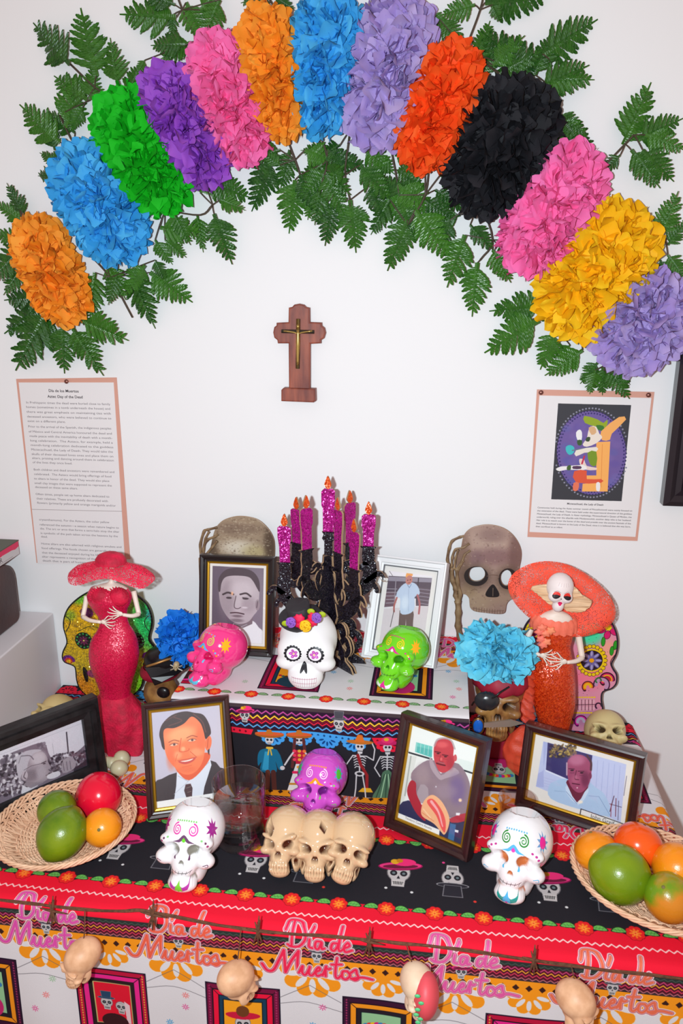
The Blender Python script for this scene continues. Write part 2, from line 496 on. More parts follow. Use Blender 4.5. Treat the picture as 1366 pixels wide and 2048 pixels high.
# ================================================================== setting
m_wall = M('wall_paint', (240, 240, 241), .75, spec=.2, bump=(90, .08, .001))
m_floor = M('floor_tile', (150, 120, 100), .5, vary=((120, 95, 80), 3, .2))
o = put('wall_back', mk_mesh('wall_back', *box(-2.4, 1.8, 0.0, 0.12, 0.0, 2.7), m_wall)); tag(o, 'plain white painted wall behind the altar', kind='structure')
o = put('floor', mk_mesh('floor', *box(-2.4, 1.8, -3.0, 0.12, -0.1, 0.0), m_floor)); tag(o, 'brown floor below the altar table', kind='structure')

TZ = 0.75; RZ = 0.908
m_wood_dark = M('table_wood', (90, 60, 40), .5)
t = thing('altar_table', (-.19, -.29, 0), 'wooden altar table hidden under the patterned cloth', 'table')
part('tabletop', box(-.76, .364, -.571, -.012, .722, .7455), m_wood_dark, t)
for sx in (-.72, .30):
    for sy in (-.53, -.07):
        part('leg', box(sx, sx+.045, sy-.0225, sy+.0225, 0, .722), m_wood_dark, t)
t = thing('riser_box', (-.185, -.15, TZ), 'box step hidden under the upper altar cloth', 'box')
part('box_body', box(-.418, .048, -.288, -.012, TZ+.0015, RZ-.004), M('cardboard', (150, 115, 80), .8), t)

# ------------------------------------------------------------------ printed cloth
C_RED = (236, 26, 52); C_BLK = (38, 36, 42); C_WHT = (226, 221, 224); C_ORA = (246, 150, 28)
STR_M = [[(-.9, .7), (-.5, .1), (0, .2), (.45, 1.2), (.85, 2.2)], [(.85, 2.2), (.9, 1.1), (.95, .1)], [(.95, .1), (1.45, 1.3), (2.0, 2.25)], [(2.0, 2.25), (1.9, 1.0), (2.05, .1), (2.4, .3)]]
STR_UERTOS = [[(2.3, .2), (2.65, 1.0), (2.6, .3), (2.9, .05), (3.3, .9)], [(3.3, 1), (3.2, .3), (3.45, .05), (3.8, .5)],
              [(3.75, .45), (4.2, .75), (4.1, 1.05), (3.82, .6), (3.95, .08), (4.4, .3)], [(4.45, .2), (4.7, 1.0), (4.78, 1.25)], [(4.72, 1.15), (4.95, .95), (5.15, 1.05)],
              [(4.72, 1.1), (4.72, .15)], [(5.75, 2.3), (5.62, 1.2), (5.6, .3), (5.8, .05), (6.1, .4)], [(5.25, 1.5), (6.15, 1.62)], [(6.65, .95), (6.25, .85), (6.2, .2), (6.55, .03), (6.9, .5), (6.65, .95)],
              [(6.95, .8), (7.4, 1.2), (7.5, .8), (7.65, .3), (7.35, .03), (7.0, .2)], [(7.0, .15), (8.0, .42), (8.9, .3)]]
STR_DIA = [[(.35, 2.1), (.25, 1.0), (.2, .1)], [(-.35, 1.6), (0, 2.25), (1.0, 2.15), (1.5, 1.2), (.95, .2), (.2, .05), (-.15, .25)],
           [(1.85, 1.0), (1.8, .25), (2.1, .1)], [(1.95, 1.45), (2.2, 1.9)], [(2.9, .9), (2.45, .85), (2.35, .2), (2.65, .08), (2.95, .85), (2.95, .15), (3.2, .2)],
           [(4.4, .9), (3.95, .85), (3.8, .25), (4.1, .08), (4.45, .8), (4.75, 2.1), (4.5, .7), (4.55, .1), (4.9, .3)], [(4.9, .4), (5.45, .75), (5.3, 1.05), (4.98, .6), (5.1, .06), (5.7, .3)]]
def script(cv, strokes, x, y, u, col):
    for w, c in ((.56, (250, 225, 225)), (.40, (120, 30, 70)), (.32, (250, 190, 190)), (.23, col)):
        for s in strokes:
            cv.line([(x+a*u, y+b*u) for a, b in s], w*u, c, sm=5)
def zig(cv, x0, x1, y, amp, per, w, col):
    n = int((x1-x0)/per*2)
    xs = x0+np.arange(n+1)*per/2
    cv.line(np.c_[xs, y+np.where(np.arange(n+1) % 2, amp, -amp)], w, col)
def p_flower(cv, x, y, r=13, leaf=(110, 190, 90)):
    for s in (-1, 1):
        P = [(x+s*(r*.7), y+1), (x+s*(r*1.3), y+r*.62), (x+s*(r*2.0), y+r*.55), (x+s*(r*2.5), y), (x+s*(r*1.9), y-r*.15), (x+s*(r*1.2), y-r*.1)]
        cv.poly(P, (30, 60, 30), sm=3)
        cx, cy = x+s*r*1.6, y+r*.22
        cv.poly([(cx+(a-cx)*.84, cy+(b-cy)*.84) for a, b in P], leaf, sm=3)
        cv.line([(x+s*r*.9, y+r*.2), (x+s*r*2.3, y+r*.2)], .6, (60, 130, 60))
        for q in range(3): cv.line([(x+s*r*(1.15+.35*q), y+r*.02), (x+s*r*(1.35+.35*q), y+r*.42)], .5, (60, 130, 60))
    for rr, c in ((1.12, (130, 8, 25)), (1.0, (232, 40, 40))):
        for k in range(8):
            a = k*math.pi/4+.3; cv.ell(x+math.cos(a)*r*.62, y+math.sin(a)*r*.62, r*.36*rr, r*.36*rr, c, n=12)
        cv.ell(x, y, r*.7, r*.7, c)
    for k in range(8):
        a = k*math.pi/4+.1; cv.ell(x+math.cos(a)*r*.42, y+math.sin(a)*r*.42, r*.24, r*.13, (250, 125, 40), rot=a, n=10)
    for k in range(6):
        a = k*math.pi/3; cv.ell(x+math.cos(a)*r*.2, y+math.sin(a)*r*.2, r*.14, r*.09, (255, 160, 60), rot=a, n=8)
def p_skull(cv, x, y, s, flip=1, jaw=True):
    g = (196, 190, 190); d = (40, 38, 44)
    cv.ell(x, y, s*.5, s*.55, (120, 115, 118)); cv.ell(x, y, s*.46, s*.5, g); cv.poly([(x-s*.3, y-s*.3*flip), (x+s*.3, y-s*.3*flip), (x+s*.26, y-s*.8*flip), (x-s*.26, y-s*.8*flip)], g)
    for q in (-1, 1):
        cv.ell(x+q*s*.21, y-s*.05*flip, s*.15, s*.16, d); cv.ell(x+q*s*.21, y-s*.05*flip, s*.07, s*.07, (110, 125, 130))
    cv.poly([(x, y-s*.18*flip), (x-s*.07, y-s*.36*flip), (x+s*.07, y-s*.36*flip)], d)
    cv.poly([(x-s*.24, y-s*.52*flip), (x+s*.24, y-s*.52*flip), (x+s*.18, y-s*.7*flip), (x-s*.18, y-s*.7*flip)], d)
    for k in range(7): cv.line([(x-s*.21+k*s*.07, y-s*.48*flip), (x-s*.19+k*s*.063, y-s*.7*flip)], s*.03, (225, 220, 215))
    cv.line([(x-s*.15, y+s*.3*flip), (x, y+s*.36*flip), (x+s*.18, y+s*.26*flip)], s*.03, (130, 120, 125))
def p_lady(cv, x, y, s):
    p_skull(cv, x, y, s)
    cv.ell(x+s*.05, y+s*.38, s*.95, s*.26, (150, 20, 80), rot=.12); cv.ell(x+s*.05, y+s*.4, s*.9, s*.2, (235, 60, 130), rot=.12); cv.ell(x+s*.05, y+s*.36, s*.75, s*.13, (110, 30, 60), rot=.12)
    cv.ell(x+s*.2, y+s*.62, s*.5, s*.22, (240, 50, 120), rot=.1); cv.ell(x-s*.2, y+s*.62, s*.18, s*.15, (225, 170, 40)); cv.ell(x, y+s*.7, s*.14, s*.12, (200, 130, 30))
def p_gent(cv, x, y, s, hat=(74, 72, 80)):
    p_skull(cv, x, y, s)
    cv.ell(x, y+s*.42, s*.72, s*.15, (150, 148, 152)); cv.ell(x, y+s*.43, s*.66, s*.12, hat)
    cv.poly([(x-s*.38, y+s*.42), (x+s*.38, y+s*.42), (x+s*.45, y+s*1.1), (x-s*.45, y+s*1.1)], (120, 118, 124))
    cv.poly([(x-s*.34, y+s*.45), (x+s*.34, y+s*.45), (x+s*.4, y+s*1.06), (x-s*.4, y+s*1.06)], hat)
def p_star(cv, x, y, r, c):
    for k in range(8):
        a = k*math.pi/4; cv.line([(x+math.cos(a)*r*.35, y+math.sin(a)*r*.35), (x+math.cos(a)*r, y+math.sin(a)*r)], 1.1, c)
def p_scallop(cv, x, y, r):
    A = np.linspace(math.pi, 2*math.pi, 6)
    for a in A: cv.ell(x+math.cos(a)*r*.78, y+math.sin(a)*r*.78, r*.27, r*.27, C_ORA, n=14)
    cv.poly([(x+math.cos(a)*r*.86, y+math.sin(a)*r*.86) for a in np.linspace(math.pi, 2*math.pi, 14)], C_ORA)
    for a in np.linspace(math.pi*1.08, math.pi*1.92, 5):
        cv.ell(x+math.cos(a)*r*.58, y+math.sin(a)*r*.58, r*.28, r*.11, C_WHT, rot=a, n=14)
def p_frame(cv, x, y, w, h, k):
    """a printed picture frame, x centre, y top"""
    outs = [(120, 18, 60), (60, 20, 50), (190, 20, 60)][k % 3]; mids = [(235, 20, 60), (245, 150, 30), (235, 40, 140)][k % 3]; inn = [(25, 60, 85), (40, 30, 40), (45, 30, 30)][k % 3]
    bgc = [(245, 160, 30), (150, 200, 150), (225, 25, 50)][k % 3]
    def r(q, c): cv.poly([(x-w/2+q, y-q), (x+w/2-q, y-q), (x+w/2-q, y-h+q), (x-w/2+q, y-h+q)], c)
    r(0, (25, 15, 35)); r(2, outs); r(9, (40, 15, 30)); r(11, mids); r(18, (30, 20, 30)); r(19.5, inn); r(24, (200, 190, 120) if k % 3 == 2 else (20, 30, 40)); r(25.5, bgc)
    for q in range(4):
        sx = -1 if q % 2 else 1; sy = 0 if q < 2 else 1
        cv.line([(x+sx*(w/2-2), y-2-sy*(h-4)), (x+sx*(w/2-19), y-19-sy*(h-38))], 1, (40, 15, 30))
    for q in range(26):
        cv.ell(x-w/2+5.5, y-6-q*(h-12)/25, 1.2, 1.6, (230, 170, 60) if k % 3 == 2 else (170, 50, 100), n=6); cv.ell(x+w/2-5.5, y-6-q*(h-12)/25, 1.2, 1.6, (230, 170, 60) if k % 3 == 2 else (170, 50, 100), n=6)
    cy = y-h*.5
    if k % 3 == 0:
        cv.ell(x, cy-33, 24, 18, (30, 60, 75)); p_skull(cv, x, cy+2, 22); cv.ell(x, cy+14, 24, 6, (200, 25, 60)); cv.ell(x, cy+21, 9, 9, (110, 60, 30))
        for q in range(9): cv.ell(x-22+5.5*q, cy-14-3*math.sin(q), 3.2, 3.0, [(190, 20, 40), (40, 90, 90), (90, 50, 20)][q % 3], n=8)
    elif k % 3 == 1:
        cv.ell(x, cy-26, 22, 22, (200, 40, 110)); p_skull(cv, x, cy, 24)
        for q in range(9): cv.ell(x-20+5*q, cy+14+4*math.sin(q*.4), 4.5, 4.5, [(60, 130, 190), (230, 60, 60), (240, 190, 40), (220, 40, 130)][q % 4], n=9)
    else:
        p_gent(cv, x-10, cy+2, 18, (40, 70, 100)); p_skull(cv, x+11, cy-3, 17); cv.poly([(x+16, cy+8), (x+24, cy+2), (x+24, cy-32), (x+18, cy-32)], (230, 200, 205)); cv.ell(x, cy-32, 20, 14, (60, 25, 30))
def p_figure(cv, x, k):
    """the four printed dancers between d=420 and d=538 mm, feet down"""
    top = -424
    bone = (205, 202, 205)
    def L(P, w, c, **a): cv.line([(x+p, q) for p, q in P], w, c, **a)
    hy = top-14
    if k < 2:
        cv.ell(x, hy, 7, 8.5, bone); cv.ell(x-3, hy, 2, 2.2, C_BLK, n=8); cv.ell(x+3, hy, 2, 2.2, C_BLK, n=8); L([(-3, hy-6), (3, hy-6)], 1, C_BLK)
        cv.ell(x, hy+9, 24-3*k, 5.5, (170, 95, 35)); cv.ell(x, hy+11, 24-3*k, 3.5, (215, 90, 45)); cv.poly([(x-7, hy+10), (x-3, hy+19), (x+3, hy+19), (x+7, hy+10)], (190, 110, 40))
    if k == 0:
        cv.poly([(x-12, hy-18), (x+12, hy-18), (x+22, hy-52), (x+14, hy-55), (x+9, hy-40), (x+10, hy-60), (x-16, hy-60), (x-14, hy-42), (x-20, hy-50), (x-20, hy-30)], (25, 105, 140), sm=3)
        cv.poly([(x-8, hy-22), (x-1, hy-22), (x-3, hy-58), (x-14, hy-58)], (50, 150, 190)); L([(-4, hy-15), (4, hy-15)], 4, (225, 180, 60)); L([(-1, hy-16), (-3, hy-28)], 2, (225, 180, 60)); L([(1, hy-16), (3, hy-28)], 2, (225, 180, 60))
        L([(-4, hy-60), (-6, hy-96)], 8, (95, 50, 40)); L([(5, hy-60), (6, hy-96)], 8, (80, 40, 35)); cv.ell(x+20, hy-52, 4, 4, bone)
    elif k == 1:
        for s in (-1, 1): L([(s*7, hy+2), (s*9, hy-20), (s*12, hy-50)], 5, (95, 45, 45)); L([(s*8, hy-20), (s*16, hy-32), (s*24, hy-46)], 3, bone)
        cv.poly([(x-9, hy-18), (x+9, hy-18), (x+6, hy-44), (x-6, hy-44)], (190, 30, 60)); 
        for q in range(9): cv.ell(x-8+(q % 3)*8, hy-20-(q//3)*8, 3, 3, [(235, 60, 90), (230, 170, 60), (240, 120, 60)][q % 3], n=8)
        cv.poly([(x-6, hy-44), (x+6, hy-44), (x+10, hy-98), (x-22, hy-98)], (225, 222, 220)); L([(-10, hy-60), (6, hy-60)], 5, (225, 40, 90)); L([(-16, hy-82), (8, hy-82)], 4, (200, 140, 60)); cv.ell(x, hy-50, 5, 3, (240, 170, 50))
    else:
        cv.ell(x, hy, 7, 8, bone); cv.ell(x-2.5, hy, 2, 2.2, C_BLK, n=8); cv.ell(x+3, hy, 2, 2.2, C_BLK, n=8); cv.poly([(x-4, hy-6), (x+5, hy-6), (x+4, hy-13), (x-3, hy-13)], bone); L([(-3, hy-8), (4, hy-8)], 1.2, C_BLK)
        L([(0, hy-12), (0, hy-46)], 2.2, bone)
        for q in range(5): L([(-10+q*.6, hy-21-q*4.6), (-5, hy-18-q*4.6), (0, hy-19-q*4.6), (5, hy-18-q*4.6), (10-q*.6, hy-21-q*4.6)], 1.6, bone)
        L([(-11, hy-17), (11, hy-17)], 2, bone)
        if k == 2:
            cv.ell(x, hy+8, 22, 4, (190, 110, 40)); cv.poly([(x-9, hy+8), (x-3, hy+22), (x+4, hy+21), (x+8, hy+8)], (215, 110, 35))
            L([(-11, hy-17), (-22, hy-36), (-24, hy-56)], 2, bone); L([(11, hy-17), (22, hy-24), (24, hy-4), (20, hy+6)], 2, bone)
            L([(-3, hy-16), (2, hy-34), (12, hy-52), (12, hy-78)], 5, (150, 35, 40)); cv.poly([(x+5, hy-76), (x+18, hy-76), (x+22, hy-84), (x-2, hy-84)], (225, 170, 40))
            cv.ell(x, hy-50, 8, 5, bone); cv.ell(x, hy-50, 4.5, 2.6, C_BLK)
            L([(-5, hy-53), (-6, hy-78), (-9, hy-104)], 2.2, bone); L([(5, hy-53), (9, hy-78), (11, hy-104)], 2.2, bone)
        else:
            cv.ell(x, hy+8, 17, 4.5, (200, 35, 100)); cv.ell(x, hy+13, 10, 6, (225, 50, 110)); cv.ell(x-2, hy+14, 4, 3, (220, 170, 50))
            L([(-11, hy-17), (-20, hy-38), (-11, hy-54)], 2, bone); L([(11, hy-17), (18, hy-36), (10, hy-54)], 2, bone)
            cv.poly([(x-7, hy-46), (x+7, hy-46), (x+15, hy-100), (x+2, hy-106), (x-24, hy-98), (x-10, hy-66)], (80, 115, 90), sm=3)
            for q in range(5): L([(-4+q*2, hy-50), (-18+q*8, hy-98)], 1.6, (160, 200, 160) if q % 2 else (50, 75, 60))
def cloth_half(cv, x0, x1, dmin, dmax, seed, xt=-333, xfl=-118, fig0=None):
    """one half of the repeat, drawn in millimetres: x along the cloth, y = -d (d is the distance from the black centre strip)"""
    R = random.Random(seed)
    def band(d0, d1, c):
        if d1 >= dmin and d0 <= dmax: cv.poly([(x0, -d0), (x1, -d0), (x1, -d1), (x0, -d1)], c)
    band(-2, 66, C_BLK); band(64, 122, C_RED); band(122, 129, (44, 52, 48)); band(129, 147, (84, 22, 40)); band(147, 151, (60, 45, 50)); band(151, 174, C_ORA); band(174, 385, C_WHT)
    band(379, 384, (70, 55, 60)); band(384, 420, (45, 22, 45)); band(420, 700, C_BLK)
    pitch = 187.0
    ks = range(int((x0-xt)/pitch)-1, int((x1-xt)/pitch)+2)
    if dmin < 180:
        n = range(int((x0-xfl)/64.5)-1, int((x1-xfl)/64.5)+2)
        for k in n:
            x = xfl+k*64.5
            cv.poly([(x-32.2, -58), (x-16, -70), (x, -74), (x+16, -70), (x+32.2, -58), (x+32.2, -50), (x-32.2, -50)], C_BLK, sm=3)
        for k in n: p_flower(cv, xfl+k*64.5, -68, 12.5)
        zig(cv, x0, x1, -92.5, 2.2, 10, 2.0, (250, 215, 210))
        for q, (d, c) in enumerate(((132, (205, 70, 120)), (137, (240, 170, 50)), (142, (215, 60, 90)))): zig(cv, x0, x1, -d, 2.0, 9, 1.5, c)
        zig(cv, x0, x1, -147.5, 1.7, 9, 1.3, (200, 110, 120)); zig(cv, x0, x1, -126.5, 1.5, 9, .9, (80, 95, 85))
        for k in range(int(x0/16.6)-1, int(x1/16.6)+2):
            x = k*16.6; cv.poly([(x-4.5, -162), (x, -157), (x+4.5, -162), (x, -167)], (60, 30, 25))
        for k in range(int((x0-xt)/98)-1, int((x1-xt)/98)*1+3):
            cx = xt+k*pitch/2; p_scallop(cv, cx, -172, 42 if k % 2 == 0 else 30)
        for k in ks:
            x = xt+k*pitch; c = [(236, 95, 70), (238, 40, 80), (226, 90, 160), (232, 110, 80), (224, 80, 170)][k % 5]
            (p_gent if k % 2 else p_lady)(cv, x+6, -146, 15)
            script(cv, STR_DIA, x-30, -136, 14.5, c); script(cv, STR_M, x-52, -180, 17, c); script(cv, STR_UERTOS, x-52, -180, 14.8, c)
    for k in ks:
        x = xt+(k+.5)*pitch-2
        p_frame(cv, x, -208, 103, 124, k+3)
        cv.line([(x+51, -232), (x+90, -225), (x+136, -236)], .8, (110, 105, 110), sm=4); cv.line([(x+51, -222), (x+92, -196), (x+134, -220)], .8, (110, 105, 110))
        for q in range(4): p_star(cv, x+65+R.random()*50, -230-q*27-R.random()*10, 5, [(225, 70, 140), (50, 150, 210), (150, 190, 150), (240, 110, 110)][(q+k) % 4])
    if dmax > 340:
        n = range(int((x0+112)/62)-1, int((x1+112)/62)+2)
        for k in n: p_flower(cv, -112+k*62, -352, 11.5, (150, 185, 140))
        for q, (d, c) in enumerate(((390, (190, 75, 150)), (398, (245, 190, 50)), (406, (230, 35, 60)), (414, (90, 170, 225)))):
            zig(cv, x0, x1, -d, 2.6, 14, 2.2, c)
        zig(cv, x0, x1, -402, 2.6, 14, 1.6, (150, 15, 40))
        per = 374.0
        fx = range(int((x0+98)/per)-1, int((x1+98)/per)+2)
        for k in fx:
            for (a, b, c, d2) in ((-98+k*per-180, -98+k*per-3, (70, 160, 230), (15, 70, 130)), (-98+k*per+6, -98+k*per+180, (236, 30, 60), (110, 10, 30))):
                cv.poly([(a-4, -421), (b+4, -421), (b, -431), (a, -431)], c)
                for q in range(int((b-a)/10)): cv.poly([(a+5+q*10-2.2, -426), (a+5+q*10, -423.5), (a+5+q*10+2.2, -426), (a+5+q*10, -428.5)], d2)
                m = int((b-a)/44)
                for q in range(m):
                    cx = a+22+q*44
                    for an in np.linspace(math.pi, 2*math.pi, 7): cv.ell(cx+math.cos(an)*16, -431+math.sin(an)*13, 5, 4.5, c, n=10)
                    cv.poly([(cx-18, -430), (cx+18, -430), (cx+13, -441), (cx, -446), (cx-13, -441)], c)
                    for an in np.linspace(math.pi*1.1, math.pi*1.9, 5): cv.ell(cx+math.cos(an)*10, -431+math.sin(an)*9, 4.4, 1.7, d2, rot=an, n=8)
            for q, dx in enumerate((-164, -116, -17, 27)): p_figure(cv, -98+k*per+dx, q)
            for q, dx in enumerate((-210, -164+0, -17, 0)): pass
            p_lady(cv, -98+k*per-204, -396, 17); p_gent(cv, -98+k*per-51, -400, 18); p_lady(cv, -98+k*per+115, -396, 17)
        if dmax > 540:
            band(541, 700, C_ORA)

CX0, CX1 = -.80, .42
cv = Canvas(CX0, -1.06, CX1, .005, 1500, C_BLK)
cv.affine(0.02, -.459, -.001, -.001); cloth_half(cv, -400, 820, 0, 470, 3, xt=-333-40, xfl=-118+8)
cv.affine(0, -.459, .001, .001); cloth_half(cv, -800, 420, 0, 600, 4)
cv.affine(0, -.459, .001, .001)
for k in range(-5, 3):
    x = -51+k*208+10
    p_lady(cv, x, 2, 34)
    cv.M = cv.M@np.array([[1, 0, x+76], [0, 1, 0], [0, 0, 1.0]])@np.array([[-1, 0, 0], [0, -1, 0], [0, 0, 1.0]])
    p_gent(cv, 0, 0, 32, (46, 44, 52)); cv.affine(0, -.459, .001, .001)
    for q in range(5):
        cv.ell(x+20+q*43, [-34, 30, -40, 36, -30][q], 2.3, 2.1, [(225, 225, 225), (235, 70, 140), (230, 60, 50), (190, 215, 190), (225, 225, 225)][q], n=10)
m_cloth = M_img('printed_cloth', cv, .85, .15, bump=(900, .25, .0006))
xs = np.r_[np.linspace(-.90, -.769, 5), np.linspace(-.765, .368, 120), np.linspace(.372, .46, 5)]
# profile over the table: s is the length along the cloth from the wall
prof = [(0.0, -.004, TZ), (-.01, -.006, TZ+.0008)]
for y in np.linspace(-.03, -.565, 30): prof.append((y, y, TZ+.001))
for a in np.linspace(0.2, 1, 5):
    an = a*math.pi/2; prof.append((-.565-.013*a*1.2, -.568-.012*math.sin(an), TZ+.001-.012*(1-math.cos(an))))
s0 = prof[-1][0]
for d in np.linspace(.01, .46, 46): prof.append((s0-d, -.580, TZ-.011-d))
V = []; U = []
for (s, y, z) in prof:
    for x in xs:
        xx, zz, yy = x, z, y
        if x > .371: zz = z-(x-.371)*5.0; xx = .371+.004
        elif x < -.767: zz = z-(-.767-x)*3.4; xx = -.768
        dr = max(0, TZ-.011-z)
        if dr > 0:
            yy = y-.005*min(1, dr*5)*(math.sin(x*21+.5)+.6*math.sin(x*47+1))*min(1, dr*6)-.012*dr
            zz = z
        V.append((xx, yy, zz)); U.append((x, s))
V = np.array(V); U = np.array(U); nx = len(xs)
F = [(i*nx+j, (i+1)*nx+j, (i+1)*nx+j+1, i*nx+j+1) for i in range(len(prof)-1) for j in range(nx-1)]
single('tablecloth', (V, F), m_cloth, 'large red and black printed cloth with skulls and flowers covering the altar table', 'tablecloth', smooth=True, uv=cv.uv(U[:, 0], U[:, 1]))

rv = Canvas(-.47, -.455, .10, .003, 2000, C_WHT)
rv.affine(0, .089, .001, .001); cloth_half(rv, -470, 100, 85, 560, 9, xt=-333)
m_cloth2 = M_img('printed_cloth_upper', rv, .85, .15, bump=(900, .25, .0006))
xs = np.r_[np.linspace(-.4252, -.4248, 2), np.linspace(-.42, .050, 60), np.linspace(.0545, .0549, 2)]
prof = [(y, y, RZ+.0005*math.sin(y*60)) for y in np.linspace(-.002, -.284, 20)]
for a in np.linspace(.25, 1, 4):
    an = a*math.pi/2; prof.append((-.284-.011*a*1.1, -.284-.009*math.sin(an), RZ-.009*(1-math.cos(an))))
s0 = prof[-1][0]
for d in np.linspace(.008, .147, 20): prof.append((s0-d, -.2935, RZ-.009-d))
V = []; U = []
for (s, y, z) in prof:
    row = [(-.427, y+.0, max(TZ+.002, z-.155), -.47), (-.4258, y, max(TZ+.002, z-.012), -.43)] 
    for x in xs: row.append((x, y-(.003*math.sin(x*40) if z < RZ-.02 else 0), z, x))
    row += [(.0562, y, max(TZ+.002, z-.012), .07), (.060, y, max(TZ+.002, z-.155), .10)]
    for r in row: V.append(r[:3]); U.append((r[3], s))
V = np.array(V); U = np.array(U); nx = len(xs)+4
F = [(i*nx+j, (i+1)*nx+j, (i+1)*nx+j+1, i*nx+j+1) for i in range(len(prof)-1) for j in range(nx-1)]
single('riser_cloth', (V, F), m_cloth2, 'printed cloth with dancing skeletons draped over the raised back step', 'tablecloth', smooth=True, uv=rv.uv(U[:, 0], U[:, 1]))

# ------------------------------------------------------------------ left: pedestal, brown box, book
m_ped = M('grey_white_laminate', (224, 219, 222), .5)
c = on_y(112, 1224, 0)
single('white_pedestal', rbox(-1.25, -.771, -.42, -.002, 0, .912, .003), m_ped, 'grey white display pedestal standing left of the altar against the wall', 'pedestal')
m_br = M('brown_leather', (78, 42, 38), .45, vary=((52, 34, 36), 9, .2), bump=(120, .3, .001))
def on_x(x, y, X):
    r = _ray(x, y); return CAM + r*(X-CAM[0])/r[0]
p0 = on_z(42, 1240, .9135)
CT = on_x(24, 1119, p0[0])[2]-.002
def rrect(y0, y1, z0, z1, r, n=6):
    P = []
    for cy, cz, a0, rr in ((y1-r, z1-r, 0, r), (y0+r, z1-r, 1, r), (y0+r*.3, z0+r*.3, 2, r*.3), (y1-r*.3, z0+r*.3, 3, r*.3)):
        for a in np.linspace(a0*math.pi/2, (a0+1)*math.pi/2, n): P.append((cy+rr*math.cos(a), cz+rr*math.sin(a)))
    return P
V, F, mi = plate(rrect(p0[1]-.30, p0[1], .9168, CT-.004, .036), (), .24, .004)
V = np.c_[p0[0]-.122+V[:, 1], V[:, 0], V[:, 2]]
single('brown_case', (V, [f[::-1] for f in F]), m_br, 'dark brown rounded leather case on the pedestal at the far left', 'case')
bx = p0[0]-.004
k1 = on_x(36, 1083, bx); bh = max(.018, k1[2]-CT)
yb1 = k1[1]; yb0 = yb1-.26; zt = CT+.0012
bt = thing('book', (bx-.1, (yb0+yb1)/2, zt), 'thick book with red and white spine lying on the brown case', 'book')
bk = Canvas(0, 0, .26, .034, 4000, (205, 200, 200))
bk.poly([(0, .034), (.26, .034), (.26, .020), (.247, .017), (.235, .020), (.20, .021), (.16, .014), (0, .016)], (222, 40, 90))
bk.text(.148, .0065, "R'ISLER", .0165, (60, 40, 50)); bk.line([(.12, .004), (.235, .004)], .0008, (120, 110, 110))
V, F = box(bx-.17, bx, yb0, yb1, zt, zt+bh)
part('book_block', (V, F), M_img('book_spine', bk, .5), bt, uv=np.c_[(V[:, 1]-yb0)/.26, (V[:, 2]-zt)/bh])
part('cover', box(bx-.172, bx+.0006, yb0-.001, yb1+.001, zt+bh+.0002, zt+bh+.0022), M('book_cover', (75, 78, 60), .5), bt)
# ================================================================== framed photographs
def project(P):
    d = np.asarray(P)-CAM
    z = d@FW
    return np.array([683+FPX*(d@RT)/z, 1024-FPX*(d@UP)/z])
def solve_frame(bl, br, tl, tr, z):
    P0, P1 = on_z(*bl, z), on_z(*br, z)
    ex = P1-P0; w = np.linalg.norm(ex); ex = ex/w
    back = np.array([-ex[1], ex[0], 0.0])
    best = None
    for a in np.radians(np.arange(4, 40, .5)):
        up = np.array([0, 0, 1.0])*math.cos(a)+back*math.sin(a)
        for h in np.arange(.08, .30, .001):
            e = np.sum((project(P0+up*h)-tl)**2)+np.sum((project(P1+up*h)-tr)**2)
            if best is None or e < best[0]: best = (e, a, h)
    e, a, h = best
    up = np.array([0, 0, 1.0])*math.cos(a)+back*math.sin(a)
    ey = np.cross(up, ex)
    return P0, ex, ey, up, w, h, a
def rect_rings(w, h, prof):
    V = []; F = []
    for ins, d in prof:
        V += [(ins, -d, ins), (w-ins, -d, ins), (w-ins, -d, h-ins), (ins, -d, h-ins)]
    for i in range(len(prof)-1):
        for j in range(4):
            F.append((i*4+j, i*4+(j+1) % 4, (i+1)*4+(j+1) % 4, (i+1)*4+j))
    return np.array(V), F
m_gold = M('gilt_lip', (196, 148, 40), .3, metal=.75)
m_pane = M_pane('picture_glass')
m_back = M('backing_board', (60, 50, 45), .8)
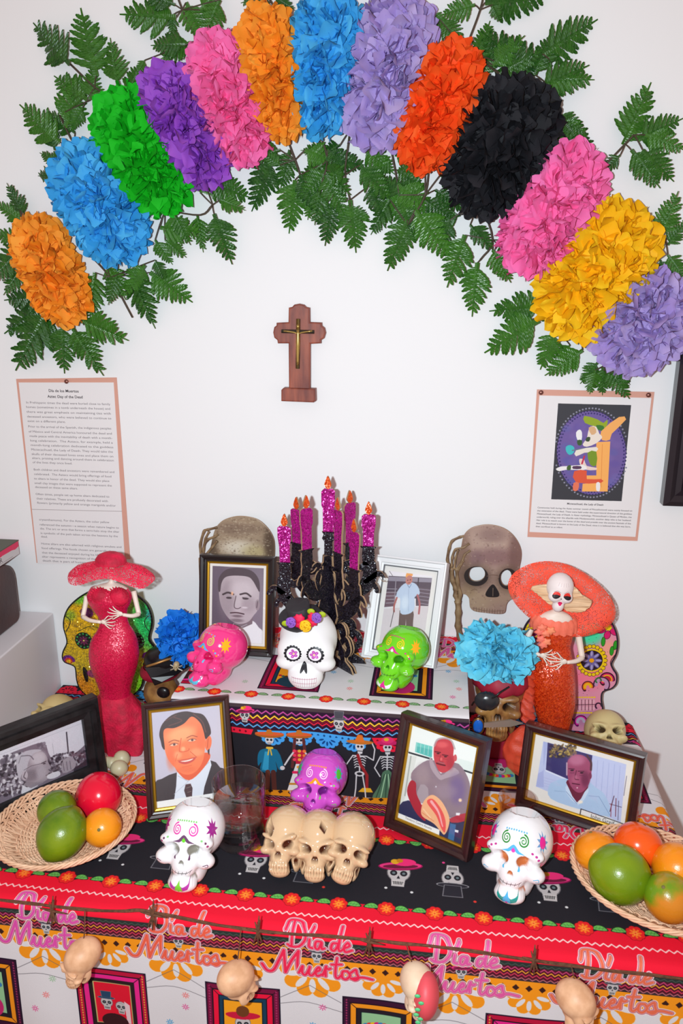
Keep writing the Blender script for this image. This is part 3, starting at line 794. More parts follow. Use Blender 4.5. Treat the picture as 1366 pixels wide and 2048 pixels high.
def build_frame(label, px, z, mw, dp, m_mould, prof, lip, cv_, iname, mat_w=0.0, mat_col=None, lip_mat=None, cat='picture frame'):
    P0, ex, ey, up, w, h, a = solve_frame(*[np.array(p, float) for p in px], z)
    t = thing('picture_frame', (0, 0, 0), label, cat)
    # the back bottom edge touches the table: shift so nothing sinks in
    P = P0+np.array([0, 0, .0012+dp*math.sin(a)])
    t.matrix_world = Matrix(((ex[0], ey[0], up[0], P[0]), (ex[1], ey[1], up[1], P[1]), (ex[2], ey[2], up[2], P[2]), (0, 0, 0, 1)))
    WPOS[t.name] = P
    V, F = rect_rings(w, h, [(0, -dp)]+[(i*mw, hh*dp*.8) for i, hh in prof]+[(mw, -dp*.6)])
    V2, F2 = rect_rings(w, h, [(0, -dp), (mw, -dp)])
    part('moulding', join((V, F), (V2, [f[::-1] for f in F2])), m_mould, t, world=False)
    ins = mw
    if lip:
        V, F = rect_rings(w, h, [(mw-.0005, 0), (mw+lip*.3, .0012), (mw+lip*.75, .0006), (mw+lip, -.002)])
        part('gilt_lip', (V, F), lip_mat or m_gold, t, world=False, smooth=False); ins = mw+lip
    part('backing_board', box(mw*.5, w-mw*.5, .0046, dp-.0005, mw*.5, h-mw*.5), m_back, t, world=False)
    if mat_w:
        V, F = box(mw*.9, w-mw*.9, .0034, .0045, mw*.9, h-mw*.9); part('mat_board', (V, F), M(iname+'_mat', mat_col or (236, 232, 228), .7), t, world=False)
    x0, x1, z0, z1 = ins+mat_w-(.0 if mat_w else .001), w-ins-mat_w+(.0 if mat_w else .001), ins+mat_w-(.0 if mat_w else .001), h-ins-mat_w+(.0 if mat_w else .001)
    V, F = box(x0, x1, .0026, .0033, z0, z1)
    part('photograph', (V, F), M_img(iname, cv_, .45, .4), t, world=False, uv=np.c_[(V[:, 0]-x0)/(x1-x0), (V[:, 2]-z0)/(z1-z0)])
    V, F = box(mw*.8, w-mw*.8, .0008, .0016, mw*.8, h-mw*.8); part('glass_pane', (V, F), m_pane, t, world=False)
    # easel strut down to the table
    Lh = h*.62; L = math.cos(a)*Lh; reach = math.sin(a)*Lh
    k = Lh*math.tan(a)*.55+.02
    foot_up = -(-k)*0
    V = []
    # strut from (w/2, dp, Lh) to a point on the table plane behind; plane: z_world=0 -> up*cos a - back... local: z*cos(a) - y*(-sin a)... solved numerically
    dy = .06
    zl = (dy*math.sin(a))/math.cos(a)*1.0
    top = np.array([w/2, dp+.001, Lh]); bot = np.array([w/2, dp+dy, zl+.002])
    part('easel_strut', tube([top, bot], .003, 6), m_back, t, world=False)
    return t
def face_cv(tl, tr, br, bl, n, bg, k=1.0):
    w = (np.hypot(tr[0]-tl[0], tr[1]-tl[1])+np.hypot(br[0]-bl[0], br[1]-bl[1]))/2; h = (np.hypot(bl[0]-tl[0], bl[1]-tl[1])+np.hypot(br[0]-tr[0], br[1]-tr[1]))/2
    c = Canvas(0, 0, 1, h/w, n, bg); c.corners(tl, tr, br, bl); return c
def rough_blobs(c, x0, x1, y0, y1, n, r, cols, al=.8, seed=1, soft=.3):
    R = random.Random(seed)
    for _ in range(n):
        c.blob(R.uniform(x0, x1), R.uniform(y0, y1), r*R.uniform(.5, 1.4), r*R.uniform(.4, 1.2), R.choice(cols), al, R.uniform(0, 3), soft)

# --- A: sepia portrait of a man (drawn in crop pixels of the print)
c = face_cv((128, 648), (520, 652), (518, 1222), (128, 1222), 300, (122, 108, 124))
c.blob(150, 1150, 250, 350, (88, 74, 92), .8); c.blob(480, 1000, 130, 300, (140, 128, 142), .7); c.blob(170, 760, 90, 200, (100, 86, 104), .8)
c.poly([(215, 1222), (235, 1130), (300, 1080), (330, 1060), (440, 1050), (490, 1100), (520, 1130), (520, 1222)], (238, 236, 240), sm=3)
c.poly([(300, 1000), (445, 1000), (440, 1075), (370, 1110), (300, 1090)], (128, 112, 120))
c.poly([(178, 800), (190, 720), (250, 675), (330, 660), (420, 680), (475, 740), (490, 830), (480, 960), (450, 1010), (410, 1060), (345, 1080), (280, 1060), (225, 1000), (190, 920)], (192, 178, 185), sm=4)
c.blob(240, 900, 60, 150, (138, 122, 132), .5); c.blob(360, 820, 90, 60, (210, 198, 204), .7); c.blob(330, 930, 26, 60, (200, 188, 194), .8); c.blob(410, 930, 50, 60, (168, 154, 162), .7)
c.poly([(175, 830), (178, 740), (235, 672), (330, 655), (430, 675), (485, 740), (492, 830), (470, 800), (440, 750), (400, 720), (300, 715), (230, 730), (200, 775), (190, 840)], (78, 64, 74), sm=4)
c.ell(478, 930, 18, 42, (160, 144, 152)); c.line([(478, 905), (472, 950)], 8, (110, 94, 104))
c.line([(212, 862), (250, 846), (292, 858)], 13, (58, 46, 54), sm=4); c.line([(345, 856), (390, 846), (425, 868)], 13, (70, 58, 64), sm=4)
c.ell(258, 886, 22, 8, (60, 48, 56)); c.ell(385, 886, 24, 8, (70, 58, 66)); c.line([(362, 878), (410, 886)], 4, (50, 40, 46))
c.line([(312, 870), (300, 950), (325, 965), (350, 955)], 6, (96, 80, 88), sm=4); c.line([(272, 1000), (320, 996), (375, 1004)], 9, (70, 50, 58), sm=4); c.blob(325, 1022, 40, 10, (110, 92, 100), .8); c.blob(320, 1055, 50, 14, (112, 96, 104), .7)
c.blob(283, 852, 9, 14, (250, 190, 150), .9); c.line([(400, 1080), (330, 1115), (350, 1200)], 5, (180, 176, 184)); c.blob(380, 955, 22, 7, (225, 215, 222), .8)
c.blur(2); c.grain(.02)
m_blk = M('black_gloss_frame', (28, 22, 24), .3, coat=.3); m_brn = M('dark_brown_frame', (62, 30, 30), .32, vary=((44, 20, 22), 30, .2), coat=.3)
m_wf = M('white_frame', (232, 232, 234), .45); m_blk2 = M('worn_black_frame', (22, 20, 22), .4, vary=((36, 34, 36), 60, .1), bump=(300, .3, .0006))
PR = [(0, .2), (.04, .9), (.25, 1.0), (.6, .85), (.72, .45), (.95, .4), (1, .1)]
build_frame('black frame with a sepia portrait of a short haired man, on the step', [(399, 1308), (547, 1317), (398, 1112), (556, 1116)], RZ, .0125, .011, m_blk, PR, .0045, c, 'sepia_portrait', mat_w=.0045)

# --- W: man standing with cap and cane, white frame
c = face_cv((270, 475), (625, 585), (575, 990), (210, 935), 260, (226, 224, 232))
c.M = None
c = face_cv((268, 462), (628, 592), (552, 1110), (190, 1020), 260, (224, 222, 226))
c.poly([(255, 500), (640, 600), (640, 450), (255, 380)], (238, 232, 238)); c.poly([(262, 500), (640, 610), (600, 760), (235, 640)], (86, 70, 84))
c.poly([(262, 505), (640, 612), (638, 640), (258, 540)], (150, 142, 156)); c.poly([(240, 620), (330, 640), (322, 750), (225, 740)], (110, 84, 96)); c.poly([(500, 640), (610, 680), (596, 800), (500, 780)], (96, 78, 90))
for q in range(5): c.line([(245, 600+q*28), (340, 622+q*26)], 4, (190, 186, 196)); c.line([(520, 660+q*26), (612, 690+q*26)], 4, (160, 150, 165))
c.line([(330, 540), (318, 760)], 9, (150, 140, 150)); c.line([(520, 580), (505, 760)], 8, (60, 48, 60)); c.line([(270, 465), (300, 510)], 4, (120, 110, 110))
c.poly([(215, 750), (600, 800), (560, 1120), (170, 1060)], (214, 204, 208))
c.poly([(366, 790), (475, 800), (478, 900), (470, 1060), (430, 1060), (420, 860), (405, 1060), (366, 1050)], (98, 76, 72), sm=2)
c.poly([(400, 595), (470, 600), (515, 640), (530, 700), (490, 715), (488, 800), (440, 830), (372, 810), (370, 700), (335, 690), (345, 640)], (190, 206, 228), sm=3)
c.line([(430, 610), (445, 635), (462, 612)], 5, (120, 140, 170)); c.line([(440, 640), (440, 810)], 3, (150, 168, 196)); c.blob(410, 740, 30, 50, (214, 226, 240), .8)
c.ell(442, 575, 29, 36, (196, 128, 118)); c.poly([(415, 552), (420, 520), (442, 510), (466, 518), (471, 552), (442, 540)], (240, 165, 90), sm=3); c.blob(432, 575, 5, 4, (90, 50, 50)); c.blob(453, 577, 5, 4, (90, 50, 50)); c.line([(434, 596), (452, 597)], 3, (120, 60, 60))
c.line([(340, 690), (318, 745), (318, 790)], 15, (176, 100, 96), sm=3); c.line([(512, 705), (530, 770), (524, 840)], 15, (176, 96, 100), sm=3); c.line([(318, 780), (288, 900)], 5, (50, 40, 46))
c.blur(1); c.grain(.02)
build_frame('white frame with a photograph of an elderly man holding a cane', [(725, 1321), (869, 1345), (753, 1115), (898, 1137)], RZ, .0155, .014, m_wf, [(0, .2), (.03, .95), (.2, 1.0), (.3, .6), (.75, .5), (.8, .2), (1, .15)], .002, c, 'cane_photograph', mat_w=.0085, lip_mat=M('grey_line', (110, 112, 118), .5))

# --- B: smiling man in suit and tie
c = face_cv((165, 195), (812, 155), (838, 1120), (196, 1175), 420, (196, 190, 206))
c.blob(300, 300, 300, 300, (186, 182, 204), .6); c.blob(780, 700, 150, 400, (204, 196, 208), .6)
c.poly([(180, 930), (250, 880), (390, 825), (480, 900), (700, 720), (790, 800), (860, 860), (860, 1200), (180, 1200)], (52, 38, 44), sm=2)
c.poly([(390, 825), (700, 700), (712, 770), (640, 985), (600, 1200), (340, 1200), (380, 960)], (222, 226, 236)); c.line([(400, 860), (490, 920), (690, 740)], 6, (180, 184, 200)); c.line([(490, 925), (360, 1040)], 5, (188, 190, 206))
c.poly([(390, 740), (660, 640), (700, 700), (600, 840), (500, 910), (420, 850)], (232, 92, 44), sm=3)
c.poly([(268, 420), (300, 330), (420, 270), (560, 240), (640, 330), (664, 450), (660, 560), (640, 700), (590, 800), (520, 850), (440, 840), (370, 770), (310, 680), (280, 560)], (250, 126, 74), sm=4)
c.ell(690, 545, 30, 75, (244, 116, 66), rot=.15); c.line([(690, 500), (680, 590)], 8, (200, 80, 40))
c.blob(440, 440, 130, 70, (255, 178, 120), .8, rot=-.25); c.blob(400, 650, 40, 36, (255, 170, 120), .7); c.blob(580, 630, 60, 40, (255, 165, 115), .7); c.blob(340, 680, 40, 110, (232, 100, 56), .5); c.blob(620, 480, 40, 120, (236, 104, 58), .5); c.blob(480, 800, 90, 30, (235, 104, 58), .5)
c.poly([(250, 500), (238, 420), (270, 320), (360, 235), (480, 205), (570, 225), (650, 250), (700, 340), (718, 440), (690, 480), (665, 500), (650, 420), (620, 330), (545, 262), (470, 330), (380, 370), (300, 370), (275, 420), (285, 580), (262, 560)], (52, 24, 26), sm=4)
c.line([(380, 260), (450, 300), (330, 345)], 12, (92, 48, 44), sm=4); c.line([(560, 235), (640, 320), (670, 430)], 12, (96, 52, 46), sm=4); c.line([(300, 290), (400, 240)], 8, (96, 54, 50)); c.poly([(680, 620), (700, 600), (694, 672), (682, 640)], (52, 24, 26))
for ex_, ey_ in ((372, 540), (540, 505)):
    c.line([(ex_-48, ey_-26), (ex_, ey_-46), (ex_+48, ey_-32)], 9, (150, 62, 36), al=.8, sm=4); c.ell(ex_, ey_, 36, 13, (255, 200, 170), rot=-.12); c.ell(ex_+2, ey_, 12, 11, (92, 60, 60)); c.line([(ex_-40, ey_+2), (ex_, ey_-14), (ex_+38, ey_-4)], 6, (128, 56, 40), sm=4); c.line([(ex_-30, ey_+26), (ex_+32, ey_+20)], 4, (222, 100, 62), sm=0)
c.line([(440, 480), (420, 590), (432, 618), (500, 610), (510, 590)], 7, (216, 84, 44), sm=4); c.blob(455, 590, 20, 22, (255, 186, 136), .8); c.line([(520, 620), (575, 680)], 6, (216, 88, 48)); c.line([(400, 640), (380, 710)], 5, (222, 94, 54))
c.poly([(408, 712), (490, 700), (568, 686), (540, 722), (480, 745), (430, 735)], (206, 72, 62), sm=3); c.poly([(425, 714), (490, 706), (548, 692), (520, 712), (470, 722)], (250, 238, 226), sm=2); c.line([(400, 706), (580, 680)], 4, (180, 60, 44)); c.line([(440, 775), (530, 760)], 6, (232, 98, 56))
c.poly([(468, 950), (512, 945), (530, 990), (520, 1100), (480, 1120), (452, 1010)], (70, 44, 48)); 
for q in range(6): c.line([(465+q*6, 965+q*22), (515, 950+q*24)], 5, (150, 120, 110) if q % 2 else (100, 30, 40))
c.poly([(170, 1108), (850, 1040), (850, 1240), (170, 1240)], (240, 238, 236)); c.text(520, 1148, '', 10, (0, 0, 0))
c.M = None; hh = c.y1
c.text(.44, .030, "erry Bow", .085, (110, 108, 112))
c.blur(2); c.grain(.012)
build_frame('dark frame with a colour portrait of a smiling man in suit and tie', [(296, 1646), (473, 1621), (291, 1415), (464, 1395)], TZ+.001, .0105, .011, m_brn, PR, .0048, c, 'suit_portrait')

# --- C: man with a conch shell
c = face_cv((310, 282), (878, 462), (735, 1300), (186, 1092), 420, (236, 240, 236))
c.poly([(310, 270), (900, 450), (860, 690), (285, 530)], (240, 246, 242)); c.poly([(345, 435), (486, 468), (480, 565), (335, 520)], (110, 206, 196)); c.poly([(350, 470), (486, 500), (484, 560), (345, 520)], (60, 170, 165), al=.5)
for q in range(4): c.line([(352+q*34, 440+q*9), (346+q*34, 516+q*9)], 3, (230, 240, 236))
c.line([(284, 528), (480, 578)], 14, (34, 48, 56)); c.line([(700, 648), (850, 692)], 14, (34, 48, 56)); c.poly([(700, 560), (860, 600), (850, 680), (690, 640)], (226, 238, 232)); c.poly([(260, 550), (350, 560), (320, 700), (230, 980), (190, 960)], (222, 226, 220)); c.line([(300, 560), (250, 900)], 12, (170, 178, 172))
c.poly([(200, 990), (280, 940), (420, 1000), (640, 1080), (780, 1010), (770, 1100), (740, 1320), (180, 1110)], (46, 52, 88), sm=2); c.poly([(640, 1120), (690, 1130), (670, 1270), (620, 1250)], (60, 110, 160))
c.poly([(440, 590), (520, 600), (560, 700), (680, 600), (770, 680), (815, 830), (770, 1040), (640, 1075), (560, 1040), (400, 960), (350, 900), (300, 740), (340, 660)], (146, 126, 138), sm=3)
c.poly([(470, 560), (560, 715), (650, 640), (720, 690), (600, 740), (545, 750), (470, 650)], (178, 160, 170), sm=3)
c.blob(400, 720, 60, 90, (166, 146, 152), .7); c.blob(700, 830, 70, 120, (116, 96, 150), .7); c.blob(600, 850, 90, 60, (160, 140, 156), .6); c.poly([(385, 800), (450, 830), (440, 960), (350, 930)], (172, 158, 166), sm=2)
c.poly([(500, 470), (520, 420), (580, 392), (640, 410), (670, 470), (668, 540), (690, 545), (672, 610), (640, 660), (590, 690), (545, 680), (515, 620), (498, 560)], (202, 64, 76), sm=4)
c.line([(505, 460), (530, 408), (590, 392), (650, 412), (680, 480)], 16, (176, 160, 164), al=.8, sm=4); c.blob(570, 450, 50, 26, (232, 100, 104), .8); c.blob(640, 600, 30, 60, (170, 40, 60), .6); c.ell(685, 560, 14, 30, (206, 90, 96))
for ex_, ey_ in ((536, 520), (600, 545)):
    c.line([(ex_-26, ey_-8), (ex_+20, ey_-2)], 10, (110, 26, 44)); c.ell(ex_, ey_+8, 14, 6, (70, 20, 34)); c.line([(ex_-18, ey_+26), (ex_+16, ey_+30)], 4, (160, 40, 60))
c.line([(560, 540), (548, 590), (580, 600)], 6, (160, 36, 54), sm=3); c.blob(562, 575, 10, 14, (236, 120, 116), .8); c.line([(524, 612), (560, 622), (596, 628)], 12, (96, 20, 40), sm=3); c.line([(535, 600), (590, 612)], 6, (150, 110, 116))
c.poly([(300, 770), (345, 790), (350, 880), (400, 990), (430, 1110), (360, 1060), (300, 960), (268, 860)], (176, 40, 60), sm=3); c.line([(400, 980), (440, 1030)], 14, (196, 60, 74)); c.poly([(640, 1080), (770, 1030), (760, 1100), (650, 1115)], (184, 52, 70), sm=2)
c.poly([(395, 990), (430, 920), (490, 885), (560, 930), (610, 1010), (635, 1090), (620, 1170), (590, 1220), (560, 1195), (500, 1130), (400, 1070)], (246, 186, 140), sm=4); c.poly([(440, 950), (490, 920), (560, 1000), (600, 1100), (595, 1200), (560, 1160), (520, 1060)], (236, 92, 90), sm=4); c.line([(480, 945), (540, 1030), (575, 1150)], 26, (250, 178, 180), sm=4, w1=10); c.line([(410, 1010), (470, 1080)], 10, (255, 214, 170)); c.line([(400, 1040), (500, 1110)], 5, (226, 130, 90))
c.blob(726, 922, 14, 14, (255, 220, 180)); c.poly([(690, 1030), (726, 1030), (720, 1052), (690, 1052)], (240, 240, 244)); c.poly([(680, 1172), (712, 1178), (708, 1200), (680, 1192)], (236, 236, 240))
c.poly([(195, 1050), (550, 1180), (545, 1240), (186, 1100)], (244, 244, 240)); 
c.M = None; c.M = np.array([[1, 0, 0], [0, 1, 0], [0, 0, 1.0]])
c.text(.12, .035, "Teodoro Castro Azueta", .045, (120, 116, 116), width=.42)
c.blur(2); c.grain(.012)
build_frame('tilted brown frame with a photograph of a man holding a conch shell', [(771, 1654), (938, 1727), (806, 1431), (979, 1482)], TZ+.001, .0135, .012, m_brn, PR, .0040, c, 'conch_photograph')

# --- D: man in white shirt, landscape frame
c = face_cv((255, 232), (998, 480), (908, 1003), (165, 722), 520, (238, 234, 226))
c.poly([(312, 296), (935, 500), (880, 950), (240, 640)], (196, 206, 240))
c.poly([(312, 296), (345, 308), (300, 520), (262, 540), (240, 640), (300, 650)], (176, 186, 230)); c.poly([(345, 306), (480, 352), (680, 420), (660, 560), (610, 600), (480, 596), (322, 520)], (56, 52, 110))
c.clipmask = None
rough_blobs(c, 360, 560, 330, 420, 160, 11, [(120, 96, 60), (60, 50, 60), (196, 170, 90), (40, 34, 60), (150, 120, 90)], .8, 5)
c.line([(322, 520), (470, 592)], 12, (226, 232, 250)); 
for q in range(5): c.line([(720+q*42, 460+q*12), (690+q*42, 760+q*14)], 4, (170, 182, 224))
for q in range(4): c.line([(262, 560+q*22), (420, 612+q*20)], 3, (176, 188, 228))
c.poly([(340, 640), (400, 600), (480, 590), (560, 640), (640, 620), (700, 670), (760, 720), (800, 820), (790, 900), (560, 830), (350, 740)], (178, 206, 236), sm=3)
c.poly([(480, 640), (550, 780), (570, 740), (630, 650), (640, 700), (560, 800), (470, 700)], (206, 226, 246), sm=2); c.line([(640, 730), (720, 740)], 4, (140, 170, 210)); c.line([(380, 680), (460, 690)], 4, (150, 180, 214)); c.line([(720, 740), (800, 890)], 5, (136, 166, 206)); c.line([(470, 690), (550, 790)], 4, (120, 150, 196))
c.poly([(482, 600), (640, 640), (610, 700), (550, 778), (490, 660)], (112, 36, 62), sm=2)
c.poly([(482, 500), (500, 440), (560, 408), (630, 430), (668, 500), (664, 580), (640, 650), (590, 700), (540, 690), (495, 620)], (164, 76, 112), sm=4)
c.blob(560, 450, 60, 40, (200, 124, 156), .8); c.blob(545, 600, 30, 30, (186, 100, 130), .7); c.line([(640, 420), (668, 470), (665, 530)], 16, (84, 50, 60), sm=3); c.line([(484, 470), (480, 560)], 12, (190, 160, 180)); c.blob(620, 600, 30, 60, (104, 34, 70), .7); c.ell(658, 575, 12, 26, (130, 54, 86))
for ex_, ey_ in ((522, 528), (594, 550)):
    c.line([(ex_-26, ey_-14), (ex_+18, ey_-10)], 6, (84, 30, 56)); c.ell(ex_, ey_, 14, 6, (52, 18, 40)); c.line([(ex_-16, ey_+18), (ex_+16, ey_+20)], 4, (106, 38, 74))
c.line([(555, 530), (540, 592), (570, 602)], 6, (100, 34, 64), sm=3); c.blob(548, 580, 9, 14, (190, 110, 140), .8); c.line([(520, 628), (575, 640)], 7, (80, 20, 46)); c.blob(556, 664, 6, 6, (230, 190, 200)); c.blob(577, 776, 18, 12, (255, 244, 220), .9)
c.line([(835, 740), (800, 860)], 6, (90, 60, 80)); c.line([(850, 760), (842, 900)], 6, (120, 60, 80)); c.line([(800, 800), (890, 830)], 4, (70, 60, 84)); c.line([(812, 800), (806, 900)], 5, (160, 60, 80)); c.line([(870, 780), (860, 930)], 4, (80, 70, 96)); c.line([(935, 590), (910, 740)], 4, (90, 90, 130))
c.poly([(577, 826), (880, 950), (925, 968), (915, 1012), (566, 876)], (40, 36, 44)); c.poly([(582, 834), (905, 966), (897, 1006), (574, 872)], (238, 236, 232))
p = c.t([(650, 892)])[0]/c.k; q = c.t([(830, 962)])[0]/c.k
c.M = None; c.affine(p[0], p[1]-.018, 1, 1, math.atan2(q[1]-p[1], q[0]-p[0])); c.text(0, .006, "John Greif", .055, (96, 92, 92), width=.235)
c.blur(1); c.grain(.012)
build_frame('brown landscape frame with a photograph of a man in a white shirt', [(1031, 1612), (1266, 1690), (1055, 1444), (1289, 1518)], TZ+.001, .0125, .012, m_brn, PR, .0038, c, 'white_shirt_photograph')

# --- E: black and white profile, wide black frame
c = face_cv((15, 560), (775, 385), (815, 850), (65, 1030), 420, (224, 220, 230))
c.poly([(60, 700), (150, 610), (300, 570), (450, 560), (500, 700), (600, 740), (740, 690), (830, 640), (830, 900), (60, 1060)], (128, 116, 130), sm=3)
rough_blobs(c, 60, 300, 610, 960, 420, 15, [(52, 44, 56), (80, 70, 84), (200, 194, 206), (110, 100, 114), (236, 232, 238)], .85, 2)
rough_blobs(c, 480, 820, 690, 860, 300, 13, [(70, 62, 74), (110, 100, 114), (196, 190, 200), (50, 44, 56)], .8, 3); rough_blobs(c, 400, 460, 560, 600, 40, 12, [(110, 100, 114), (150, 140, 154)], .8, 4)
c.line([(642, 500), (650, 680)], 11, (70, 62, 74)); c.line([(520, 580), (530, 680)], 5, (190, 186, 196)); c.line([(20, 610), (780, 440)], 3, (190, 186, 196)); c.line([(175, 900), (182, 980)], 12, (210, 206, 214))
c.poly([(250, 970), (262, 900), (300, 930), (420, 900), (380, 940), (260, 985)], (222, 220, 228)); c.poly([(330, 850), (460, 870), (430, 920), (330, 945), (270, 900)], (150, 140, 150))
c.poly([(222, 720), (232, 650), (290, 608), (370, 604), (440, 640), (472, 700), (478, 740), (498, 790), (478, 806), (486, 830), (474, 850), (480, 880), (440, 908), (380, 900), (300, 880), (262, 850), (232, 800)], (168, 156, 166), sm=4)
c.blob(400, 690, 60, 60, (212, 204, 212), .8); c.blob(330, 830, 60, 50, (120, 108, 118), .6); c.blob(420, 820, 40, 60, (190, 180, 190), .7)
c.poly([(222, 740), (228, 650), (290, 606), (370, 602), (430, 622), (360, 640), (320, 700), (300, 770), (262, 800), (240, 850), (228, 800)], (196, 190, 200), sm=4); c.line([(262, 640), (330, 650), (360, 690)], 8, (120, 112, 124), sm=3); c.line([(240, 700), (260, 640)], 7, (150, 142, 152))
c.ell(285, 820, 24, 42, (196, 184, 194)); c.line([(290, 790), (276, 830), (292, 850)], 8, (110, 98, 108), sm=3); c.line([(425, 740), (460, 730)], 9, (84, 74, 84)); c.ell(446, 748, 12, 5, (60, 50, 60)); c.line([(280, 770), (340, 745), (420, 742)], 4, (100, 92, 102)); c.line([(456, 858), (482, 852)], 6, (90, 76, 86))
c.poly([(470, 856), (560, 840), (575, 880), (520, 900), (470, 890)], (226, 222, 230), sm=2); c.poly([(590, 790), (620, 740), (680, 740), (712, 800), (690, 850), (600, 870)], (172, 162, 172), sm=3); 
for q in range(3): c.line([(600+q*30, 770), (610+q*28, 850)], 5, (110, 100, 112))
c.poly([(690, 850), (820, 780), (830, 850), (690, 900)], (60, 54, 66))
c.blur(1); c.grain(.03)
build_frame('wide black frame with a black and white profile of a man, far left', [(-35, 1664), (214, 1552), (-57, 1472), (199, 1412)], TZ+.001, .030, .016, m_blk2, [(0, .1), (.05, .5), (.28, .55), (.3, .95), (.55, 1.0), (.6, .5), (.97, .35), (1, .1)], .0, c, 'profile_photograph')

# ================================================================== things on the wall
def wall_plate(name, pts_xz, y, th, mat, parent, holes=(), uvc=None, edge=None, kind=None, bevel=0.0):
    V, F, mi = plate(pts_xz, holes, th, bevel)
    V[:, 1] += y
    uv = uvc.uv(V[:, 0], V[:, 2]) if uvc is not None else None
    return part(name, (V, F), [mat, edge] if edge else [mat], parent, uv=uv, midx=mi if edge else None)
def pxz(P, Y): return [XZ(x, y, Y) for x, y in P]
m_peach = M('peach_card', (216, 160, 142), .7)
m_pin = M('pin_metal', (150, 100, 90), .3, metal=.8)
def paperdoc(label, bk, sh, lines, pin_px, art=None):
    """bk, sh: corner pixels (tl, tr, br, bl) of backing card and of the sheet on the wall"""
    B = pxz(bk, -.002)
    t = thing('wall_notice', (B[3][0], -.002, B[3][1]), label, 'poster')
    wall_plate('backing_card', B, -.0012, .0012, m_peach, t)
    S = np.array(pxz(sh, -.003))
    x0, x1, z0, z1 = S[:, 0].min(), S[:, 0].max(), S[:, 1].min(), S[:, 1].max()
    c = Canvas(x0, z0, x1, z1, 4200, (234, 231, 232))
    for (x, y, s, w, size, col, bold, al) in lines:
        p = XZ(x, y, -.003)
        wd = None if w is None else abs(XZ(x+w, y, -.003)[0]-p[0])
        c.text(p[0], p[1], s, size, col, width=wd, align=al, bold=bold)
    if art: art(c)
    wall_plate('printed_sheet', [tuple(p) for p in S], -.0022, .0007, M_img('notice_print', c, .6, .3), t, uvc=c)
    for px_ in pin_px:
        p = on_y(*px_, -.004)
        V, F = ball((p[0], -.0045, p[2]), (.0042, .003, .0042), 14, 8)
        part('pin', (V, F), m_pin, t, smooth=True)
    return t
K = (58, 56, 62); G = (120, 116, 122)
L1 = [(131, 784, "Día de los Muertos", 58, .0062, K, .02, 'c'), (134, 796, "Aztec Day of the Dead", 68, .0062, K, .02, 'c')]
L1 = [(97, 784, "Día de los Muertos", 60, .0072, K, .012, 'l'), (95, 795.5, "Aztec Day of the Dead", 70, .0072, K, .012, 'l')]
body = [(807, 52, 168, "In Prehispanic times the dead were buried close to family"), (816, 52, 168, "homes (sometimes in a tomb underneath the house) and"), (825.5, 53, 168, "there was great emphasis on maintaining ties with"), (835, 54, 168, "deceased ancestors, who were believed to continue to"), (844, 55, 76, "exist on a different plane."),
        (855, 56, 166, "Prior to the arrival of the Spanish, the indigenous peoples"), (865, 57, 166, "of México and Central America honoured the dead and"), (874, 59, 165, "made peace with the inevitability of death with a month-"), (883, 60, 165, "long celebration.  The Aztecs, for example, held a"), (892, 61, 165, "month-long celebration dedicated to the goddess"), (901, 62, 163, "Mictecacihuatl, the Lady of Death. They would take the"), (910, 63, 163, "skulls of their deceased loves ones and place them on"), (918, 64, 163, "altars, praising and dancing around them in celebration"), (926.5, 65, 79, "of the lives they once lived."),
        (941, 67, 161, "Both children and dead ancestors were remembered and"), (950, 68, 154, "celebrated.  The Aztecs would bring offerings of food"), (959, 68, 150, "to altars in honor of the dead. They would also place"), (968, 69, 154, "small clay images that were supposed to represent the"), (976, 70, 85, "deceased on these same altars."),
        (990, 71, 147, "Often times, people set up home altars dedicated to"), (999, 73, 142, "their relatives. These are profusely decorated with"), (1007.5, 74, 157, "flowers (primarily yellow and orange marigolds and/or"),
        (1041, 78, 140, "crysanthemums). For the Aztecs, the color yellow"), (1051, 79, 158, "referenced the autumn—a season when nature begins to"), (1059, 80, 158, "die. The arc or arco that forms a semi-halo atop the altar"), (1068, 81, 154, "is symbolic of the path taken across the heavens by the"), (1075, 82, 13, "dead."),
        (1089, 82, 160, "Home altars are also adorned with religious amulets and"), (1098, 83, 149, "food offerings. The foods chosen are generally those"), (1107, 84, 154, "that the deceased enjoyed during his life. All in all, the"), (1115, 84, 155, "altar represents a recognition of the cycle of life and"), (1123, 85, 120, "death that is part of human existence.")]
for y, x, w, s in body: L1.append((x, y, s, w, .0058, G, 0, 'l'))
def art1(c):
    a, b = XZ(64, 1019, -.003), XZ(248, 1023, -.003); c.line([a, b], .0008, (150, 140, 140))
paperdoc('tall typed notice on peach card pinned to the wall at left', [(32, 758), (233, 755), (260, 1118), (73, 1126)], [(37, 765), (227, 765), (250, 1128), (75, 1128)], L1, [(133, 763)], art1)
L2 = [(1134, 1009, "Mictecacihuatl, the Lady of Death", 73, .0048, K, .012, 'l')]
for i, s in enumerate(["Ceremonies held during the Aztec summer month of Miccailhuitontli were mainly focused on", "the veneration of the dead. These were held under the supernatural direction of the goddess", "Mictecacihuatl, the Lady of Death. In Aztec mythology, Mictecacihuatl is Queen of Mictlan, the", "underworld, ruling over the afterlife with Mictlantecuhtli, another deity who is her husband.", "Her role is to watch over the bones of the dead and preside over the ancient festivals of the", "dead. Mictecacihuatl is known as the Lady of the Dead, since it is believed that she was born,", "then sacrificed as an infant."]):
    L2.append((1075-i*.6, 1016.5+i*6.3, s, 190 if i < 6 else 54, .0040, K, 0, 'l'))
